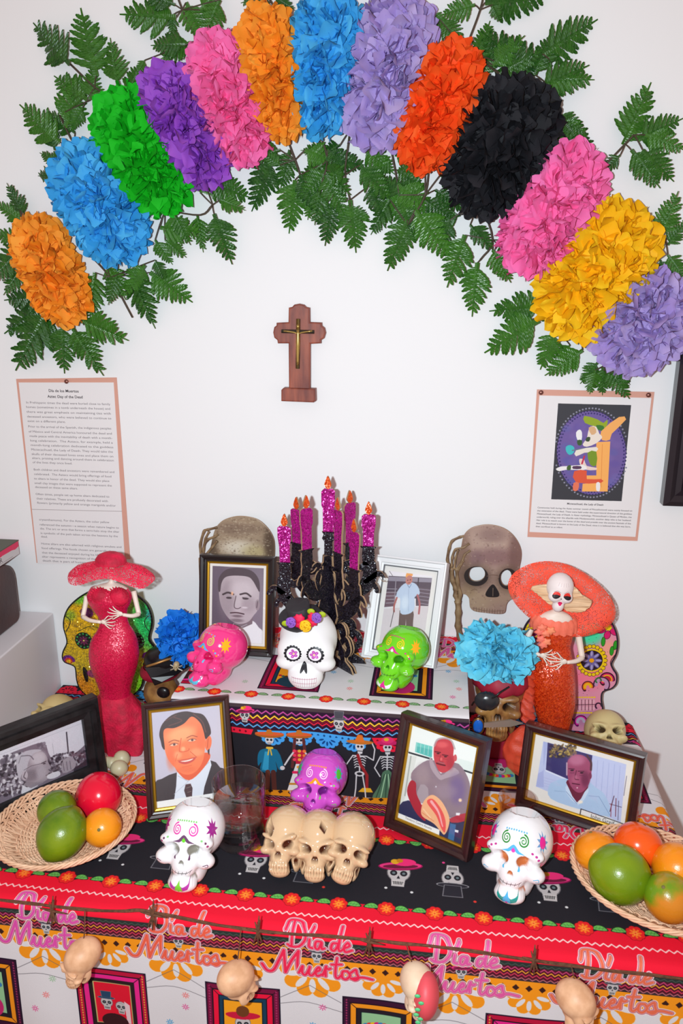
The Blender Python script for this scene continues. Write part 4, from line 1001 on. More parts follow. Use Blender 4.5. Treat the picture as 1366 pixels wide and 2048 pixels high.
def art2(c):
    def T(P): return [XZ(1040+x/4.19, 760+y/4.19, -.003) for x, y in P]
    def Pp(P, col, sm=2): c.poly(T(P), col, sm=sm)
    def Ln(P, w, col): c.line(T(P), w*.00021, col, sm=3)
    c.poly(T([(320, 196), (932, 210), (852, 1016), (262, 1000)]), (60, 60, 66))
    cx, cy = 600, 610
    c.poly(T([(cx+290*math.cos(a)+10*math.sin(a), cy+352*math.sin(a)) for a in np.linspace(0, 2*np.pi, 60)]), (112, 92, 158))
    for q in range(70):
        a = q/70*2*math.pi
        x, y = cx+290*math.cos(a), cy+352*math.sin(a)
        if 330 < x < 870 or True:
            for r_, cl in ((1.0, (50, 44, 90)), (.94, (60, 50, 110)), (1.06, (140, 140, 160))):
                xx, yy = cx+290*r_*math.cos(a+r_), cy+352*r_*math.sin(a+r_)
                if 300 < xx < 890: p_ = T([(xx, yy)])[0]; c.ell(p_[0], p_[1], .0016, .0016, cl, n=8)
    rng = random.Random(3)
    for q in range(60):
        p_ = T([(rng.uniform(380, 820), rng.uniform(380, 860))])[0]; c.blob(p_[0], p_[1], .008, .006, rng.choice([(96, 80, 160), (128, 106, 170), (90, 100, 170)]), .35)
    Pp([(300, 470), (345, 760), (262, 1000), (380, 1000), (300, 850)], (60, 60, 66), 0) if False else None
    Pp([(640, 520), (757, 515), (735, 935), (520, 935), (525, 870), (640, 860), (520, 825), (520, 800), (640, 800)], (250, 178, 96), 0)
    Ln([(690, 540), (680, 900)], 4, (226, 140, 70)); Pp([(540, 300), (650, 330), (700, 360), (735, 330), (720, 400), (640, 390), (545, 360)], (150, 170, 40)); Pp([(640, 378), (700, 385), (700, 425), (650, 415)], (60, 120, 50))
    Pp([(680, 430), (830, 310), (890, 330), (770, 450), (755, 500), (690, 505)], (246, 176, 100)); Pp([(570, 440), (590, 390), (640, 392), (665, 450), (690, 480), (640, 530), (560, 560), (525, 540), (560, 490)], (238, 226, 214))
    Pp([(575, 400), (625, 392), (640, 440), (600, 460)], (222, 176, 130)); Pp([(560, 480), (590, 480), (580, 515), (550, 510)], (60, 80, 50)); Pp([(470, 440), (500, 415), (520, 440), (515, 510), (480, 500)], (240, 240, 240)); Pp([(480, 505), (520, 505), (515, 545), (485, 545)], (60, 90, 50))
    Pp([(385, 560), (420, 545), (455, 565), (450, 610), (415, 628), (388, 600)], (70, 190, 196)); Ln([(440, 590), (560, 570), (620, 570)], 10, (110, 120, 140)); Pp([(470, 590), (640, 560), (640, 600), (540, 610), (470, 640)], (236, 228, 214)); Pp([(565, 610), (640, 600), (640, 715), (590, 710)], (120, 150, 40)); Pp([(500, 660), (540, 670), (560, 720), (640, 735), (635, 755), (540, 750), (500, 700)], (236, 210, 200))
    Pp([(300, 745), (345, 725), (390, 722), (530, 712), (560, 740), (530, 755), (390, 752), (330, 765)], (240, 238, 236)); Pp([(395, 725), (425, 712), (425, 752), (395, 755)], (70, 100, 50)); Pp([(445, 722), (510, 722), (510, 745), (445, 745)], (90, 60, 90)); Pp([(455, 765), (560, 760), (560, 830), (680, 830), (680, 862), (470, 860)], (224, 90, 60)); Pp([(450, 862), (495, 862), (485, 925), (445, 925)], (232, 120, 90)); Pp([(640, 862), (670, 862), (668, 930), (640, 925)], (240, 236, 236)); Ln([(540, 640), (520, 700)], 14, (200, 50, 80))
paperdoc('notice with a purple drawing of a seated figure on peach card at right', [(1074, 779), (1309, 784), (1275, 1082), (1055, 1074)], [(1079, 791), (1303, 796), (1271, 1074), (1059, 1064)], L2, [(1082, 785), (1297, 790)], art2)

# wooden cross
def C3(x, y): return (500+x/6.83, 590+y/6.83)
m_crw = M('carved_wood', (160, 84, 62), .5, vary=((112, 52, 44), 14, .16, (6, 6, 1)), bump=(60, .3, .0008))
t = thing('wall_cross', tuple(on_y(597, 800, -.01)), 'small brown wooden cross with a metal crucifix hanging on the wall', 'cross')
out = [(555, 1280), (550, 640), (400, 640), (395, 605), (352, 570), (340, 510), (352, 450), (385, 425), (385, 398), (548, 390), (552, 188), (590, 180), (620, 148), (675, 138), (730, 150), (760, 180), (800, 190), (803, 388), (965, 395), (968, 430), (1005, 460), (1018, 515), (1000, 575), (955, 605), (955, 640), (808, 648), (808, 1290)]
V, F, mi = plate(pxz([C3(*p) for p in out], -.01), (), .012, .0025); V[:, 1] -= .0085
part('wooden_cross', (V, F), m_crw, t)
V, F, mi = plate(pxz([C3(*p) for p in [(462, 1420), (462, 1295), (480, 1278), (885, 1290), (890, 1425), (870, 1436)]], -.01), (), .020, .0025); V[:, 1] -= .0125
part('cross_base', (V, F), m_crw, t)
m_br2 = M('aged_brass', (126, 100, 50), .38, metal=.8, vary=((60, 58, 52), 60, .15))
pt = [on_y(*C3(*p), -.018) for p in [(658, 325), (655, 700), (650, 1005)]]
part('metal_upright', tube(pt, .0036, 8), m_br2, t)
part('metal_bar', tube([on_y(*C3(*p), -.018) for p in [(430, 495), (660, 500), (878, 505)]], .0032, 8), M('dark_pewter', (70, 68, 60), .4, metal=.8), t)
fg = join(ball(on_y(*C3(655, 430), -.022), (.0028, .0028, .0038), 10, 8), tube([on_y(*C3(*p), -.022) for p in [(655, 470), (655, 640), (652, 800), (652, 960)]], [.0024, .0038, .0028, .0016], 8, 3), tube([on_y(*C3(*p), -.0215) for p in [(460, 490), (600, 510), (655, 530), (710, 512), (850, 490)]], .0014, 6, 3))
part('crucifix_figure', fg, M('worn_brass', (190, 160, 90), .3, metal=.8), t, smooth=True)

# black frame at the right edge of the wall
t = thing('wall_picture', (.60, 0, 1.1), 'glossy black picture frame cut off at the right edge of the wall', 'picture frame')
pl = on_y(1328, 1014, -.03)
pr_ = [(0, -.0), (0, .022), (.25, .028), (.5, .02), (.75, .022), (1, .008)]
x0, z0 = pl[0], pl[2]; w, h, mw = .42, .34, .036
V, F = rect_rings(w, h, [(i*mw, d) for i, d in pr_]); V[:, 0] += x0; V[:, 2] += z0
part('moulding', (V, F), M('black_lacquer', (30, 26, 36), .25, coat=.4), t)
part('picture', box(x0+mw*.9, x0+w-mw*.9, -.008, -.0005, z0+mw*.9, z0+h-mw*.9), M('dark_picture', (44, 30, 46), .3, vary=((20, 14, 30), 12, .2)), t)
# ================================================================== skulls
def s_ell(P, c, r, rot=None):
    Q = P-np.array(c)
    if rot is not None:
        a = rot; Q = np.stack([Q[..., 0]*math.cos(a)+Q[..., 2]*math.sin(a), Q[..., 1], -Q[..., 0]*math.sin(a)+Q[..., 2]*math.cos(a)], -1)
    r = np.array(r, float)
    k0 = np.linalg.norm(Q/r, axis=-1); k1 = np.linalg.norm(Q/(r*r), axis=-1)+1e-9
    return k0*(k0-1)/k1
def s_min(a, b, k=.12):
    h = np.clip(.5+.5*(b-a)/k, 0, 1); return b*(1-h)+a*h-k*h*(1-h)
def s_sub(a, b, k=.05): return -s_min(-a, b, k)
def sdf_sugar(P):
    Q = P.copy(); Q[..., 0] = np.abs(Q[..., 0])
    d = s_ell(Q, (0, .14, .28), (.93, 1.03, .93))
    d = s_min(d, s_ell(Q, (0, -.42, -.12), (.74, .46, .50)), .12)
    d = s_min(d, s_ell(Q, (.5, -.60, .08), (.36, .24, .20)), .12)
    d = s_min(d, s_ell(Q, (.64, -.58, -.44), (.31, .30, .24)), .07)
    d = s_min(d, s_ell(Q, (0, -.60, -.55), (.42, .36, .5)), .14)
    d = s_min(d, s_ell(Q, (.0, -.62, -1.15), (.46, .36, .27)), .12)
    d = s_min(d, s_ell(Q, (.34, -.12, -.85), (.2, .42, .38)), .12)
    d = s_min(d, s_ell(Q, (0, .2, -.7), (.5, .6, .45)), .2)
    b = d
    d = s_sub(d, s_ell(Q, (.35, -1.0, -.13), (.245, .62, .19), .10), .03)
    d = s_sub(d, s_ell(Q, (0, -1.02, -.52), (.09, .3, .11)), .03)
    cyl = np.maximum(np.hypot(Q[..., 0], Q[..., 1]-.05)-.42, .62-Q[..., 2])
    d = s_sub(d, cyl, .03)
    return d, b
def sdf_hat(P):
    Q = P.copy(); Q[..., 0] = np.abs(Q[..., 0])
    d = s_ell(Q, (0, .1, .25), (.95, .86, 1.02))
    d = s_min(d, s_ell(Q, (.45, -.42, -.05), (.48, .38, .5)), .2)
    d = s_min(d, s_ell(Q, (.58, -.38, -.42), (.40, .38, .26)), .1)
    d = s_min(d, s_ell(Q, (0, -.40, -.85), (.58, .45, .48)), .1)
    d = s_min(d, s_ell(Q, (0, .2, -.8), (.55, .5, .5)), .2)
    b = d
    d = s_sub(d, s_ell(Q, (.42, -1.12, -.02), (.30, .36, .30)), .03)
    d = s_sub(d, s_ell(Q, (.05, -.98, -.58), (.07, .22, .07)), .05); d = s_sub(d, s_ell(Q, (0, -.98, -.50), (.06, .22, .12)), .05)
    d = np.maximum(d, -1.24-Q[..., 2])
    return d, b
def make_real(slant=.25, teeth=True, hole=None, brow=.14, jaw=True, cheek=1.0):
    def f(P):
        Q = P.copy(); X = Q[..., 0].copy(); Q[..., 0] = np.abs(X)
        d = s_ell(Q, (0, .2, .30), (.84, 1.02, .84))
        d = s_min(d, s_ell(Q, (0, -.42, -.15), (.70, .46, .52)), .12)
        d = s_min(d, s_ell(Q, (.34, -.74, .10), (.33, .15, brow*.8), slant), .08)
        d = s_min(d, s_ell(Q, (.54, -.60, -.34), (.21, .24, .15)), .08)
        d = s_min(d, s_ell(Q, (0, -.74, -.20), (.12, .2, .22)), .08)
        d = s_min(d, s_ell(Q, (0, -.62, -.62), (.35, .32, .28)), .10)
        if jaw:
            d = s_min(d, s_ell(Q, (0, -.58, -1.02), (.37, .34, .22)), .08)
            d = s_min(d, s_ell(Q, (.46, -.12, -.72), (.13, .32, .38)), .1)
        d = s_min(d, s_ell(Q, (0, .15, -.5), (.45, .5, .3)), .2)
        b = d
        if teeth:
            for k in range(4):
                a = (k+.5)*.30; x, y = .35*math.sin(a), -.60-.335*math.cos(a)
                d = s_min(d, s_ell(Q, (x, y, -.79), (.052, .06, .10)), .02)
                if jaw: d = s_min(d, s_ell(Q, (x, y+.01, -.96), (.048, .055, .085)), .02)
            b = s_min(b, d+.01, .02)
        d = s_sub(d, s_ell(Q, (.34, -1.0, -.10), (.215, .62, .155), slant), .05)
        d = s_sub(d, s_ell(Q, (.05, -1.02, -.44), (.075, .34, .13), .25), .04)
        d = s_sub(d, s_ell(Q, (.56, -.44, -.70), (.13, .26, .15)), .08)
        if hole is not None:
            hx, hz, hr = hole; q = np.stack([X-hx, Q[..., 2]-hz], -1)
            dia = (np.abs(q[..., 0]*1.6+q[..., 1]*.5)+np.abs(q[..., 1]))-hr
            d = s_sub(d, np.maximum(dia*.6, P[..., 1]+.35), .02)
        return d, b
    return f
_SK = {}
def skull_mesh(key, f, nu=150, nv=110, cavk=.16):
    if key in _SK: return _SK[key]
    u = np.linspace(-1, 1, nu, endpoint=False); az = math.pi*(.55*u+.45*u**3)
    v = np.linspace(0, 1, nv+1); el = math.pi*(.5-v)
    A, E = np.meshgrid(az, el)
    D = np.stack([np.sin(A)*np.cos(E), -np.cos(A)*np.cos(E), np.sin(E)], -1)
    o = np.array([0, -.05, -.05])
    r = np.full(A.shape, 2.3)
    for _ in range(90):
        d, b = f(o+D*r[..., None]); r = np.maximum(r-np.clip(d, -.2, .5)*.7, .12)
    P = o+D*r[..., None]
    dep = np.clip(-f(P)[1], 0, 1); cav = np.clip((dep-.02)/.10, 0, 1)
    # add a little wash and painted shade in concave spots
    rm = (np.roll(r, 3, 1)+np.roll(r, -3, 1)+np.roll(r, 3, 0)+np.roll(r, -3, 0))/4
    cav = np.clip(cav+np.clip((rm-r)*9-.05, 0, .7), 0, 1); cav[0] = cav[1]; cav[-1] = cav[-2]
    V = P.reshape(-1, 3); F = []
    for i in range(nv):
        for j in range(nu):
            a, b_ = i*nu+j, i*nu+(j+1) % nu
            F.append((a, a+nu, b_+nu, b_) if i < nv else 0)
    UV = np.c_[np.degrees(A).ravel(), np.degrees(E).ravel()]
    _SK[key] = (V, F, UV, cav.ravel())
    return _SK[key]
def skull_canvas(bg): return Canvas(-100, -90, 100, 90, 4, bg)
def put_skull(name, key, f, mat, unit, loc, rot, parent=None, base=None, nu=150, nv=110, squash=(1, 1, 1)):
    """loc is where its lowest point rests"""
    V, F, UV, cav = skull_mesh(key, f, nu, nv)
    V = V*unit*np.array(squash)
    R = np.array(Matrix.Rotation(rot[2], 3, 'Z')@Matrix.Rotation(rot[0], 3, 'X')@Matrix.Rotation(rot[1], 3, 'Y'))
    W = V@R.T
    cx, cy = (W[:, 0].max()+W[:, 0].min())/2, (W[:, 1].max()+W[:, 1].min())/2
    W = W-np.array([cx, cy, W[:, 2].min()])+np.array(loc)
    uv = np.c_[(UV[:, 0]+100)/200, (UV[:, 1]+90)/180]
    return (W, F), uv, cav, (R, np.array([cx, cy, (V@R.T)[:, 2].min()]))
def star(c, x, y, r, col, n=9, inner=.5, core=None):
    c.poly([(x+(r if i % 2 == 0 else r*inner)*math.cos(i*math.pi/n), y+(r if i % 2 == 0 else r*inner)*1.15*math.sin(i*math.pi/n)) for i in range(2*n)], col)
    if core: c.ell(x, y, r*.5, r*.6, core)
def spiral(c, x, y, r, col, s=1, w=2.2):
    a = np.linspace(0, 4.2*math.pi, 50); rr = r*(.12+.88*a/a.max())
    c.line(np.c_[x+s*rr*np.cos(a+.8), y+rr*np.sin(a+.8)*.95], w*.6, col, w1=w*1.2)
def paint_sugar(bg, dots, spi, bird, birdc, stars_, starcore, side, tear, lip, lip2, mouth=(40, 36, 44)):
    c = skull_canvas(bg)
    for i in range(9): c.ell(-24+i*6, 47-abs(i-4)**1.3*.25, 2.0, 1.7, dots[i % len(dots)], n=10)
    for s in (-1, 1):
        spiral(c, s*18, 32, 11, spi, s=s)
        star(c, s*62, 32, 16, stars_, core=starcore)
        for q, (x, y) in enumerate(((36, 14), (42, 10), (46, 5))): c.ell(s*x, y, 2.2, 2.0, side[q % len(side)], n=10)
        c.poly([(0, 24), (s*4, 22), (s*12, 14), (s*24, 9), (s*10, 9), (s*5, 12), (0, 17)], bird)
        c.poly([(s*15, -13), (s*18, -19), (s*17, -22), (s*13, -21.5)], tear); c.line([(s*40, -24), (s*46, -21), (s*48, -25), (s*44, -26)], 1.1, tear, sm=4)
        c.poly([(0, -49), (s*8, -51), (s*20, -49), (s*24, -46), (s*18, -54), (s*8, -56), (0, -54)], lip2)
    c.poly([(0, 19), (4, 14), (0, 10), (-4, 14)], birdc); c.ell(0, 13.5, 4, 3.5, birdc)
    c.poly([(-6, -51), (0, -47.5), (6, -51), (9, -57), (0, -55), (-9, -57)], lip); c.ell(0, -56, 2.5, 1.6, birdc)
    c.line([(-22, -40), (-8, -41.5), (4, -41), (14, -41), (24, -38)], .8, mouth)
    for i, x in enumerate((-20, -12, -4, 4, 12, 20)): c.line([(x-.8, -43.5), (x+1, -38.5)], .7, mouth)
    return c
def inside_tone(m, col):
    """darker tone painted inside the openings in place of shade (attribute cav)"""
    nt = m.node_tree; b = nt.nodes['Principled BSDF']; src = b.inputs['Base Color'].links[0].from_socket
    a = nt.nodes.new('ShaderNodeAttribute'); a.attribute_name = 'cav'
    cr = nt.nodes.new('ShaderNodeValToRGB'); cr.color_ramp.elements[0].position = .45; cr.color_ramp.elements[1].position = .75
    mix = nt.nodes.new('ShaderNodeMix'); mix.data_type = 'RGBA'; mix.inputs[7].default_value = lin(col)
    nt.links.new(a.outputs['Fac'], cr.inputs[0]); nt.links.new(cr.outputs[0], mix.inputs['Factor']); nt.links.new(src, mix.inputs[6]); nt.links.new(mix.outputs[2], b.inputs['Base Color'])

def sugar(name, label, loc, yaw, cvs, pitch=-0.42, roll=0.0, unit=.0425, inner=None):
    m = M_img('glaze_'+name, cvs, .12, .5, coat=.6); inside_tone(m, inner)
    t = thing('ceramic_skull', loc, label, 'skull ornament')
    (W, F), uv, cav, _ = put_skull(name, 'sugar', sdf_sugar, m, unit, loc, (pitch, roll, yaw))
    part('skull_shell', (W, F), m, t, smooth=True, uv=uv, attr={'cav': cav})
    return t
WHT = (244, 242, 244)
pk = paint_sugar((250, 60, 140), [(90, 190, 240), (255, 150, 30)], (190, 220, 90), (80, 190, 245), (255, 165, 20), (255, 180, 20), None, [(255, 150, 30), (90, 190, 240)], (90, 200, 240), (80, 195, 225), (100, 200, 235), (160, 10, 70))
sugar('pink', 'bright pink painted ceramic skull in front of the sepia portrait', tuple(on_z(436, 1360, RZ+.001)), -.62, pk, inner=(196, 20, 84))
gr = paint_sugar((112, 214, 30), [(220, 40, 130)], (255, 205, 30), (225, 40, 150), (235, 240, 235), (255, 180, 20), None, [(225, 40, 150), (255, 205, 30)], (235, 245, 235), (225, 40, 150), (240, 250, 240), (30, 50, 20))
sugar('green', 'lime green painted ceramic skull in front of the white frame', tuple(on_z(799, 1366, RZ+.001)), -.50, gr, inner=(60, 140, 16))
pu = paint_sugar((214, 84, 204), [(255, 165, 30)], (255, 215, 245), (255, 160, 30), (250, 220, 240), (90, 180, 220), (90, 200, 60), [(235, 40, 150), (140, 210, 110)], (120, 210, 90), (255, 160, 30), (240, 220, 60), (90, 20, 90))
sugar('purple', 'orchid purple painted ceramic skull behind the joined trio of skulls', tuple(on_z(640, 1622, TZ+.0015)), -.12, pu, inner=(120, 36, 130))
w1 = paint_sugar(WHT, [(130, 205, 110)], (232, 60, 170), (110, 70, 110), (110, 220, 50), (160, 30, 140), None, [(140, 210, 130), (110, 50, 90), (170, 60, 120)], (100, 60, 95), (130, 210, 60), (190, 60, 170))
sugar('white_left', 'white painted ceramic skull with purple stars beside the water glass', tuple(on_z(388, 1742, TZ+.0015)), -.06, w1, inner=(150, 144, 132), unit=.0445)
w2 = paint_sugar(WHT, [(110, 190, 225)], (30, 140, 50), (90, 190, 240), (230, 70, 190), (110, 160, 210), (240, 20, 150), [(200, 60, 150)], (90, 190, 235), (80, 180, 230), (30, 160, 150))
sugar('white_right', 'white painted ceramic skull with green spirals beside the right fruit basket', tuple(on_z(1030, 1766, TZ+.0015)), -.36, w2, inner=(206, 120, 70), roll=-.04, unit=.0455)

# the two white skulls hold no tealights; their inner tone is only painted
# white skull with hat
hc = skull_canvas((240, 239, 240))
for s in (-1, 1):
    x, y = s*24.5, .5
    for k in range(16):
        a = k*math.pi/8; hc.ell(x+15.5*math.cos(a), y+16.5*math.sin(a), 3.2, 3.2, (30, 30, 36), n=10)
    hc.ell(x, y, 16, 17, (30, 30, 36)); hc.ell(x, y, 13.2, 14.2, (244, 238, 246))
    for k in range(5):
        a = k*2*math.pi/5+.6; hc.ell(x+6*math.cos(a), y+6.4*math.sin(a), 3.9, 3.5, (190, 70, 180), n=12, rot=a); hc.ell(x+6.4*math.cos(a), y+6.8*math.sin(a), 1.6, 1.4, (222, 130, 212), n=10)
    hc.ell(x, y, 2.0, 2.0, (250, 200, 90), n=10)
hc.poly([(0, -23), (-5, -29), (-9, -36), (-8, -39), (-3, -38), (0, -36), (3, -38), (8, -39), (9, -36), (5, -29)], (38, 38, 44), sm=3)
for i in range(11):
    x = -30+i*5.6
    for (a, b) in ((-45, -51), (-51, -57.5)):
        hc.line([(x, a+.8), (x, b+.8), (x+.8, b), (x+4.8, b), (x+5.6, b+.8), (x+5.6, a+.8), (x+4.8, a), (x+.8, a), (x, a+.8)], .45, (170, 90, 120))
m_hs = M_img('glaze_hat_skull', hc, .4, .4)
loc = on_z(617, 1362, RZ+.001)
t = thing('ceramic_skull', tuple(loc), 'white ceramic skull wearing a small black hat with flowers', 'skull ornament')
(W, F), uv, cav, _ = put_skull('hat', 'hatsk', sdf_hat, m_hs, .0505, loc, (-.16, 0, 0.0))
part('skull_shell', (W, F), m_hs, t, smooth=True, uv=uv)
top = W[:, 2].max()
m_hat = M('black_clay_hat', (44, 42, 46), .65, bump=(200, .2, .0005))
hx, hy = loc[0]-.002, loc[1]-.010
ht = np.array([hx-.008, hy, top-.012])
def tilt(V, a, b, c):
    V = np.asarray(V)-c; R = np.array(Matrix.Rotation(a, 3, 'X')@Matrix.Rotation(b, 3, 'Y')); return V@R.T+c
V, F = lathe([(.0, .002), (.018, .0005), (.031, .0), (.0355, .0035), (.034, .0052), (.026, .0042), (.0205, .005), (.0195, .014), (.0200, .031), (.0180, .0325), (.0, .0328)], 40, tuple(ht))
V[:, 2] += .25*np.abs(V[:, 0]-ht[0])**1.0*(np.hypot(V[:, 0]-ht[0], V[:, 1]-ht[1]) > .02)*.6
V = tilt(V, .28, -.10, ht); hat = part('hat', (V, F), m_hat, t, smooth=True)
def rose(c, r, col, name, par):
    vs = []
    for k in range(9):
        a = k*2.4; rr = r*(.25+.75*k/9)
        P = [np.array(c)+np.array([rr*math.cos(a+q), -r*.35+r*.4*k/9*-1+.0, rr*math.sin(a+q)]) for q in np.linspace(0, 2.2, 6)]
        vs.append(tube([p+np.array([0, -(9-k)*r*.07, 0]) for p in P], r*.17, 6))
    part(name, join(*vs, ball(c, (r*.8, r*.5, r*.8), 12, 8)), M('clay_'+'_'.join(map(str, col)), col, .6), par, smooth=True)
hf = [(600, 1237, .0085, (140, 84, 190), 'purple_rose'), (633, 1246, .0085, (200, 50, 160), ''), (597, 1244, 0, 0, ''), ]
yb_ = ht[1]-.028
for (px_, py_, r, col, nm, lab) in ((583, 1242, .0088, (146, 90, 196), 'rose', 'purple rose'), (634, 1233, .0085, (146, 90, 196), 'rose', 'purple rose'), (612, 1249, .0100, (252, 196, 20), 'rose', 'yellow rose')):
    p = on_y(px_, py_, yb_-.004); rose(p, r, col, nm, t)
for (px_, py_, s_) in ((600, 1247, -1), (624, 1243, 1), (598, 1238, -1), (627, 1235, 1)):
    p = on_y(px_, py_, yb_+.002); V, F = ball(p, (.0095, .004, .0088), 12, 8, lambda D: 1+.18*np.sin(np.arctan2(D[:, 2], D[:, 0])*7)); part('red_petal', (V, F), M('clay_red', (236, 20, 80), .6), t, smooth=True)
for (px_, py_) in ((571, 1247), (644, 1229), (622, 1223)):
    p = on_y(px_, py_, yb_+.004); V, F = ball(p, (.0066, .0025, .0050), 10, 6); part('leaf', (V, F), M('clay_green', (170, 190, 20), .6), t, smooth=True)

# joined trio of glossy bone coloured skulls
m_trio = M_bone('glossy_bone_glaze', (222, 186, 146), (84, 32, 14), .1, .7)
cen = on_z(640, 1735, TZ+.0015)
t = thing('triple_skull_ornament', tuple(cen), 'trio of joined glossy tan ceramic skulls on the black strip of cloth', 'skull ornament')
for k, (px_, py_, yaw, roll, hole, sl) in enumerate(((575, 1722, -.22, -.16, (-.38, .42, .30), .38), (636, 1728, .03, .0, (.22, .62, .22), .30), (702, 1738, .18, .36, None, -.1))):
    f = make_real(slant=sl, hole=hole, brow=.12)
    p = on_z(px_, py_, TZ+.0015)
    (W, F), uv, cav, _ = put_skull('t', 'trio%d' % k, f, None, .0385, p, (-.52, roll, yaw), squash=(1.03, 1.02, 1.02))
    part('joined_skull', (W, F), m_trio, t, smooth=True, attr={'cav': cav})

# small foam skulls
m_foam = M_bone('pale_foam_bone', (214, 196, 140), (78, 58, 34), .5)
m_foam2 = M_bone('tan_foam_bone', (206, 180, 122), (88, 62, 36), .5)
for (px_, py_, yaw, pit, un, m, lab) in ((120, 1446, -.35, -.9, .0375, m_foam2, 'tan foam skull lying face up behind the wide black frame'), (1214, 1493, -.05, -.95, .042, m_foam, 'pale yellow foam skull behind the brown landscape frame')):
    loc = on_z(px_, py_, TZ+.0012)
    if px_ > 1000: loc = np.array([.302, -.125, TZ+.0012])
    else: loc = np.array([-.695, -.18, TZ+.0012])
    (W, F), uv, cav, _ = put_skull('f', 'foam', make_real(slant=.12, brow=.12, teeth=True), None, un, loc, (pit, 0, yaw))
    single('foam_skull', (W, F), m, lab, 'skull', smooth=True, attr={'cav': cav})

# ------------------------------------------------------------------ pirate skulls
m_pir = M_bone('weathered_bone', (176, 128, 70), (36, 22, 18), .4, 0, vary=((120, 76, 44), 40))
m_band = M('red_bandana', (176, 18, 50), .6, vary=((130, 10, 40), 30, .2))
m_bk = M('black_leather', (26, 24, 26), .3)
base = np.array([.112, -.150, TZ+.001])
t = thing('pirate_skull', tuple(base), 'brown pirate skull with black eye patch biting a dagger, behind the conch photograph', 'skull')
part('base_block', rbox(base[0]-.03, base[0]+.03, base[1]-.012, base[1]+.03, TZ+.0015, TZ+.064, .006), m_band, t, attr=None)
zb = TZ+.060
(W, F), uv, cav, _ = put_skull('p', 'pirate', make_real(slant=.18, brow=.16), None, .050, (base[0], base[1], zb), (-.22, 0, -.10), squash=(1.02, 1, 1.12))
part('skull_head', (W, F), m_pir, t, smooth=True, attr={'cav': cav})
hd = np.array([W[:, 0].mean(), W[:, 1].mean(), 0]); ztop = W[:, 2].max(); xc = (W[:, 0].max()+W[:, 0].min())/2; yf = W[:, 1].min()
V, F = ball((xc, base[1]+.006, ztop-.036), (.049, .056, .042), 32, 18)
V[:, 2] = np.where(V[:, 2] < ztop-.040, ztop-.040+(V[:, 2]-ztop+.040)*.2, V[:, 2]); V[:, 2] += .003*np.sin(np.arctan2(V[:, 1]-base[1], V[:, 0]-xc)*9)
V[:, 1] += np.where(V[:, 1] < base[1], .006, 0)
part('bandana', (V, F), m_band, t, smooth=True)
pe = on_y(974, 1407, yf-.001)
V, F = ball((pe[0], pe[1]+.008, pe[2]), (.0205, .011, .0165), 24, 14); V[:, 2] += .001*np.sin((V[:, 0]-V[:, 2])*900)
part('eye_patch', (V, F), M('black_patch', (40, 42, 46), .25), t, smooth=True)
P = [on_y(1018, 1374, yf+.018), on_y(1000, 1385, yf+.0015), on_y(985, 1396, yf), on_y(952, 1402, yf+.010), on_y(944, 1410, yf+.03)]
part('patch_strap', tube(P, .0016, 6, 4), m_bk, t, smooth=True)
kz = on_y(1000, 1452, yf-.004)
A = on_y(968, 1450, yf-.001); B = on_y(1046, 1447, yf-.001)
V, F = rings([[(A[0], A[1]-.0015, A[2]-.004), (A[0], A[1]+.0015, A[2]-.004), (A[0], A[1]+.0015, A[2]+.004), (A[0], A[1]-.0015, A[2]+.004)], [(B[0]-.02, B[1]-.0015, B[2]-.007), (B[0]-.02, B[1]+.0015, B[2]-.007), (B[0]-.02, B[1]+.0015, B[2]+.006), (B[0]-.02, B[1]-.0015, B[2]+.006)], [(B[0], B[1]-.0003, B[2]), (B[0], B[1]+.0003, B[2]), (B[0], B[1]+.0003, B[2]+.0006), (B[0], B[1]-.0003, B[2]+.0006)]])
part('dagger_blade', (V, F), M('dull_blade', (190, 176, 160), .3, metal=.6), t)
p = on_y(956, 1452, yf+.004)
V, F = ball((p[0], p[1], p[2]), (.0085, .004, .0135), 20, 12); part('blue_jewel', (V, F), M('blue_gem', (20, 100, 200), .1, coat=.5), t, smooth=True)
V, F = lathe([(.0085, -.002), (.0105, -.002), (.0105, .002), (.0085, .002)], 24); V = V[:, [0, 2, 1]]*np.array([1, 1, 1.5])+p; part('jewel_ring', (V, F), M('old_gold', (150, 110, 60), .3, metal=.8), t, smooth=True)
PIRATE_TOP = np.array([xc, base[1]+.0, ztop])

base = np.array([-.512, -.110, TZ+.001])
t = thing('pirate_skull', tuple(base), 'small pirate skull in a black hat behind the suit portrait', 'skull')
(W, F), uv, cav, _ = put_skull('q', 'pirate', None, None, .038, base, (.05, 0, .35))
part('skull_head', (W, F), m_pir, t, smooth=True, attr={'cav': cav})
xc, yc, zt_ = (W[:, 0].max()+W[:, 0].min())/2, (W[:, 1].max()+W[:, 1].min())/2, W[:, 2].max()
Yh = yc-.035
part('bandana', lathe([(.034, 0), (.037, .004), (.036, .012), (.030, .018)], 32, (xc, yc, on_y(330, 1366, Yh)[2]-.002)), m_band, t, smooth=True)
out = [(292, 1333), (300, 1330), (335, 1318), (352, 1314), (368, 1316), (378, 1330), (370, 1348), (345, 1356), (325, 1362), (312, 1366), (305, 1352)]
ol = pxz(out, Yh); V, F, mi = plate(ol, (), .006, .002); V[:, 1] += Yh-.004
V[:, 1] += np.abs(V[:, 0]-xc)**2*12
part('hat_brim', (V, F), m_bk, t)
part('hat_crown', ball((xc+.004, yc+.004, on_y(340, 1340, Yh)[2]), (.034, .032, .026), 24, 14), m_bk, t, smooth=True)
part('hat_braid', tube([on_y(x, y, Yh-.008+12*(on_y(x, y, Yh)[0]-xc)**2) for x, y in [(293, 1333), (312, 1327), (335, 1319), (352, 1315), (368, 1317)]], .0022, 6, 4), M('gold_braid', (190, 140, 80), .4, metal=.5), t, smooth=True)
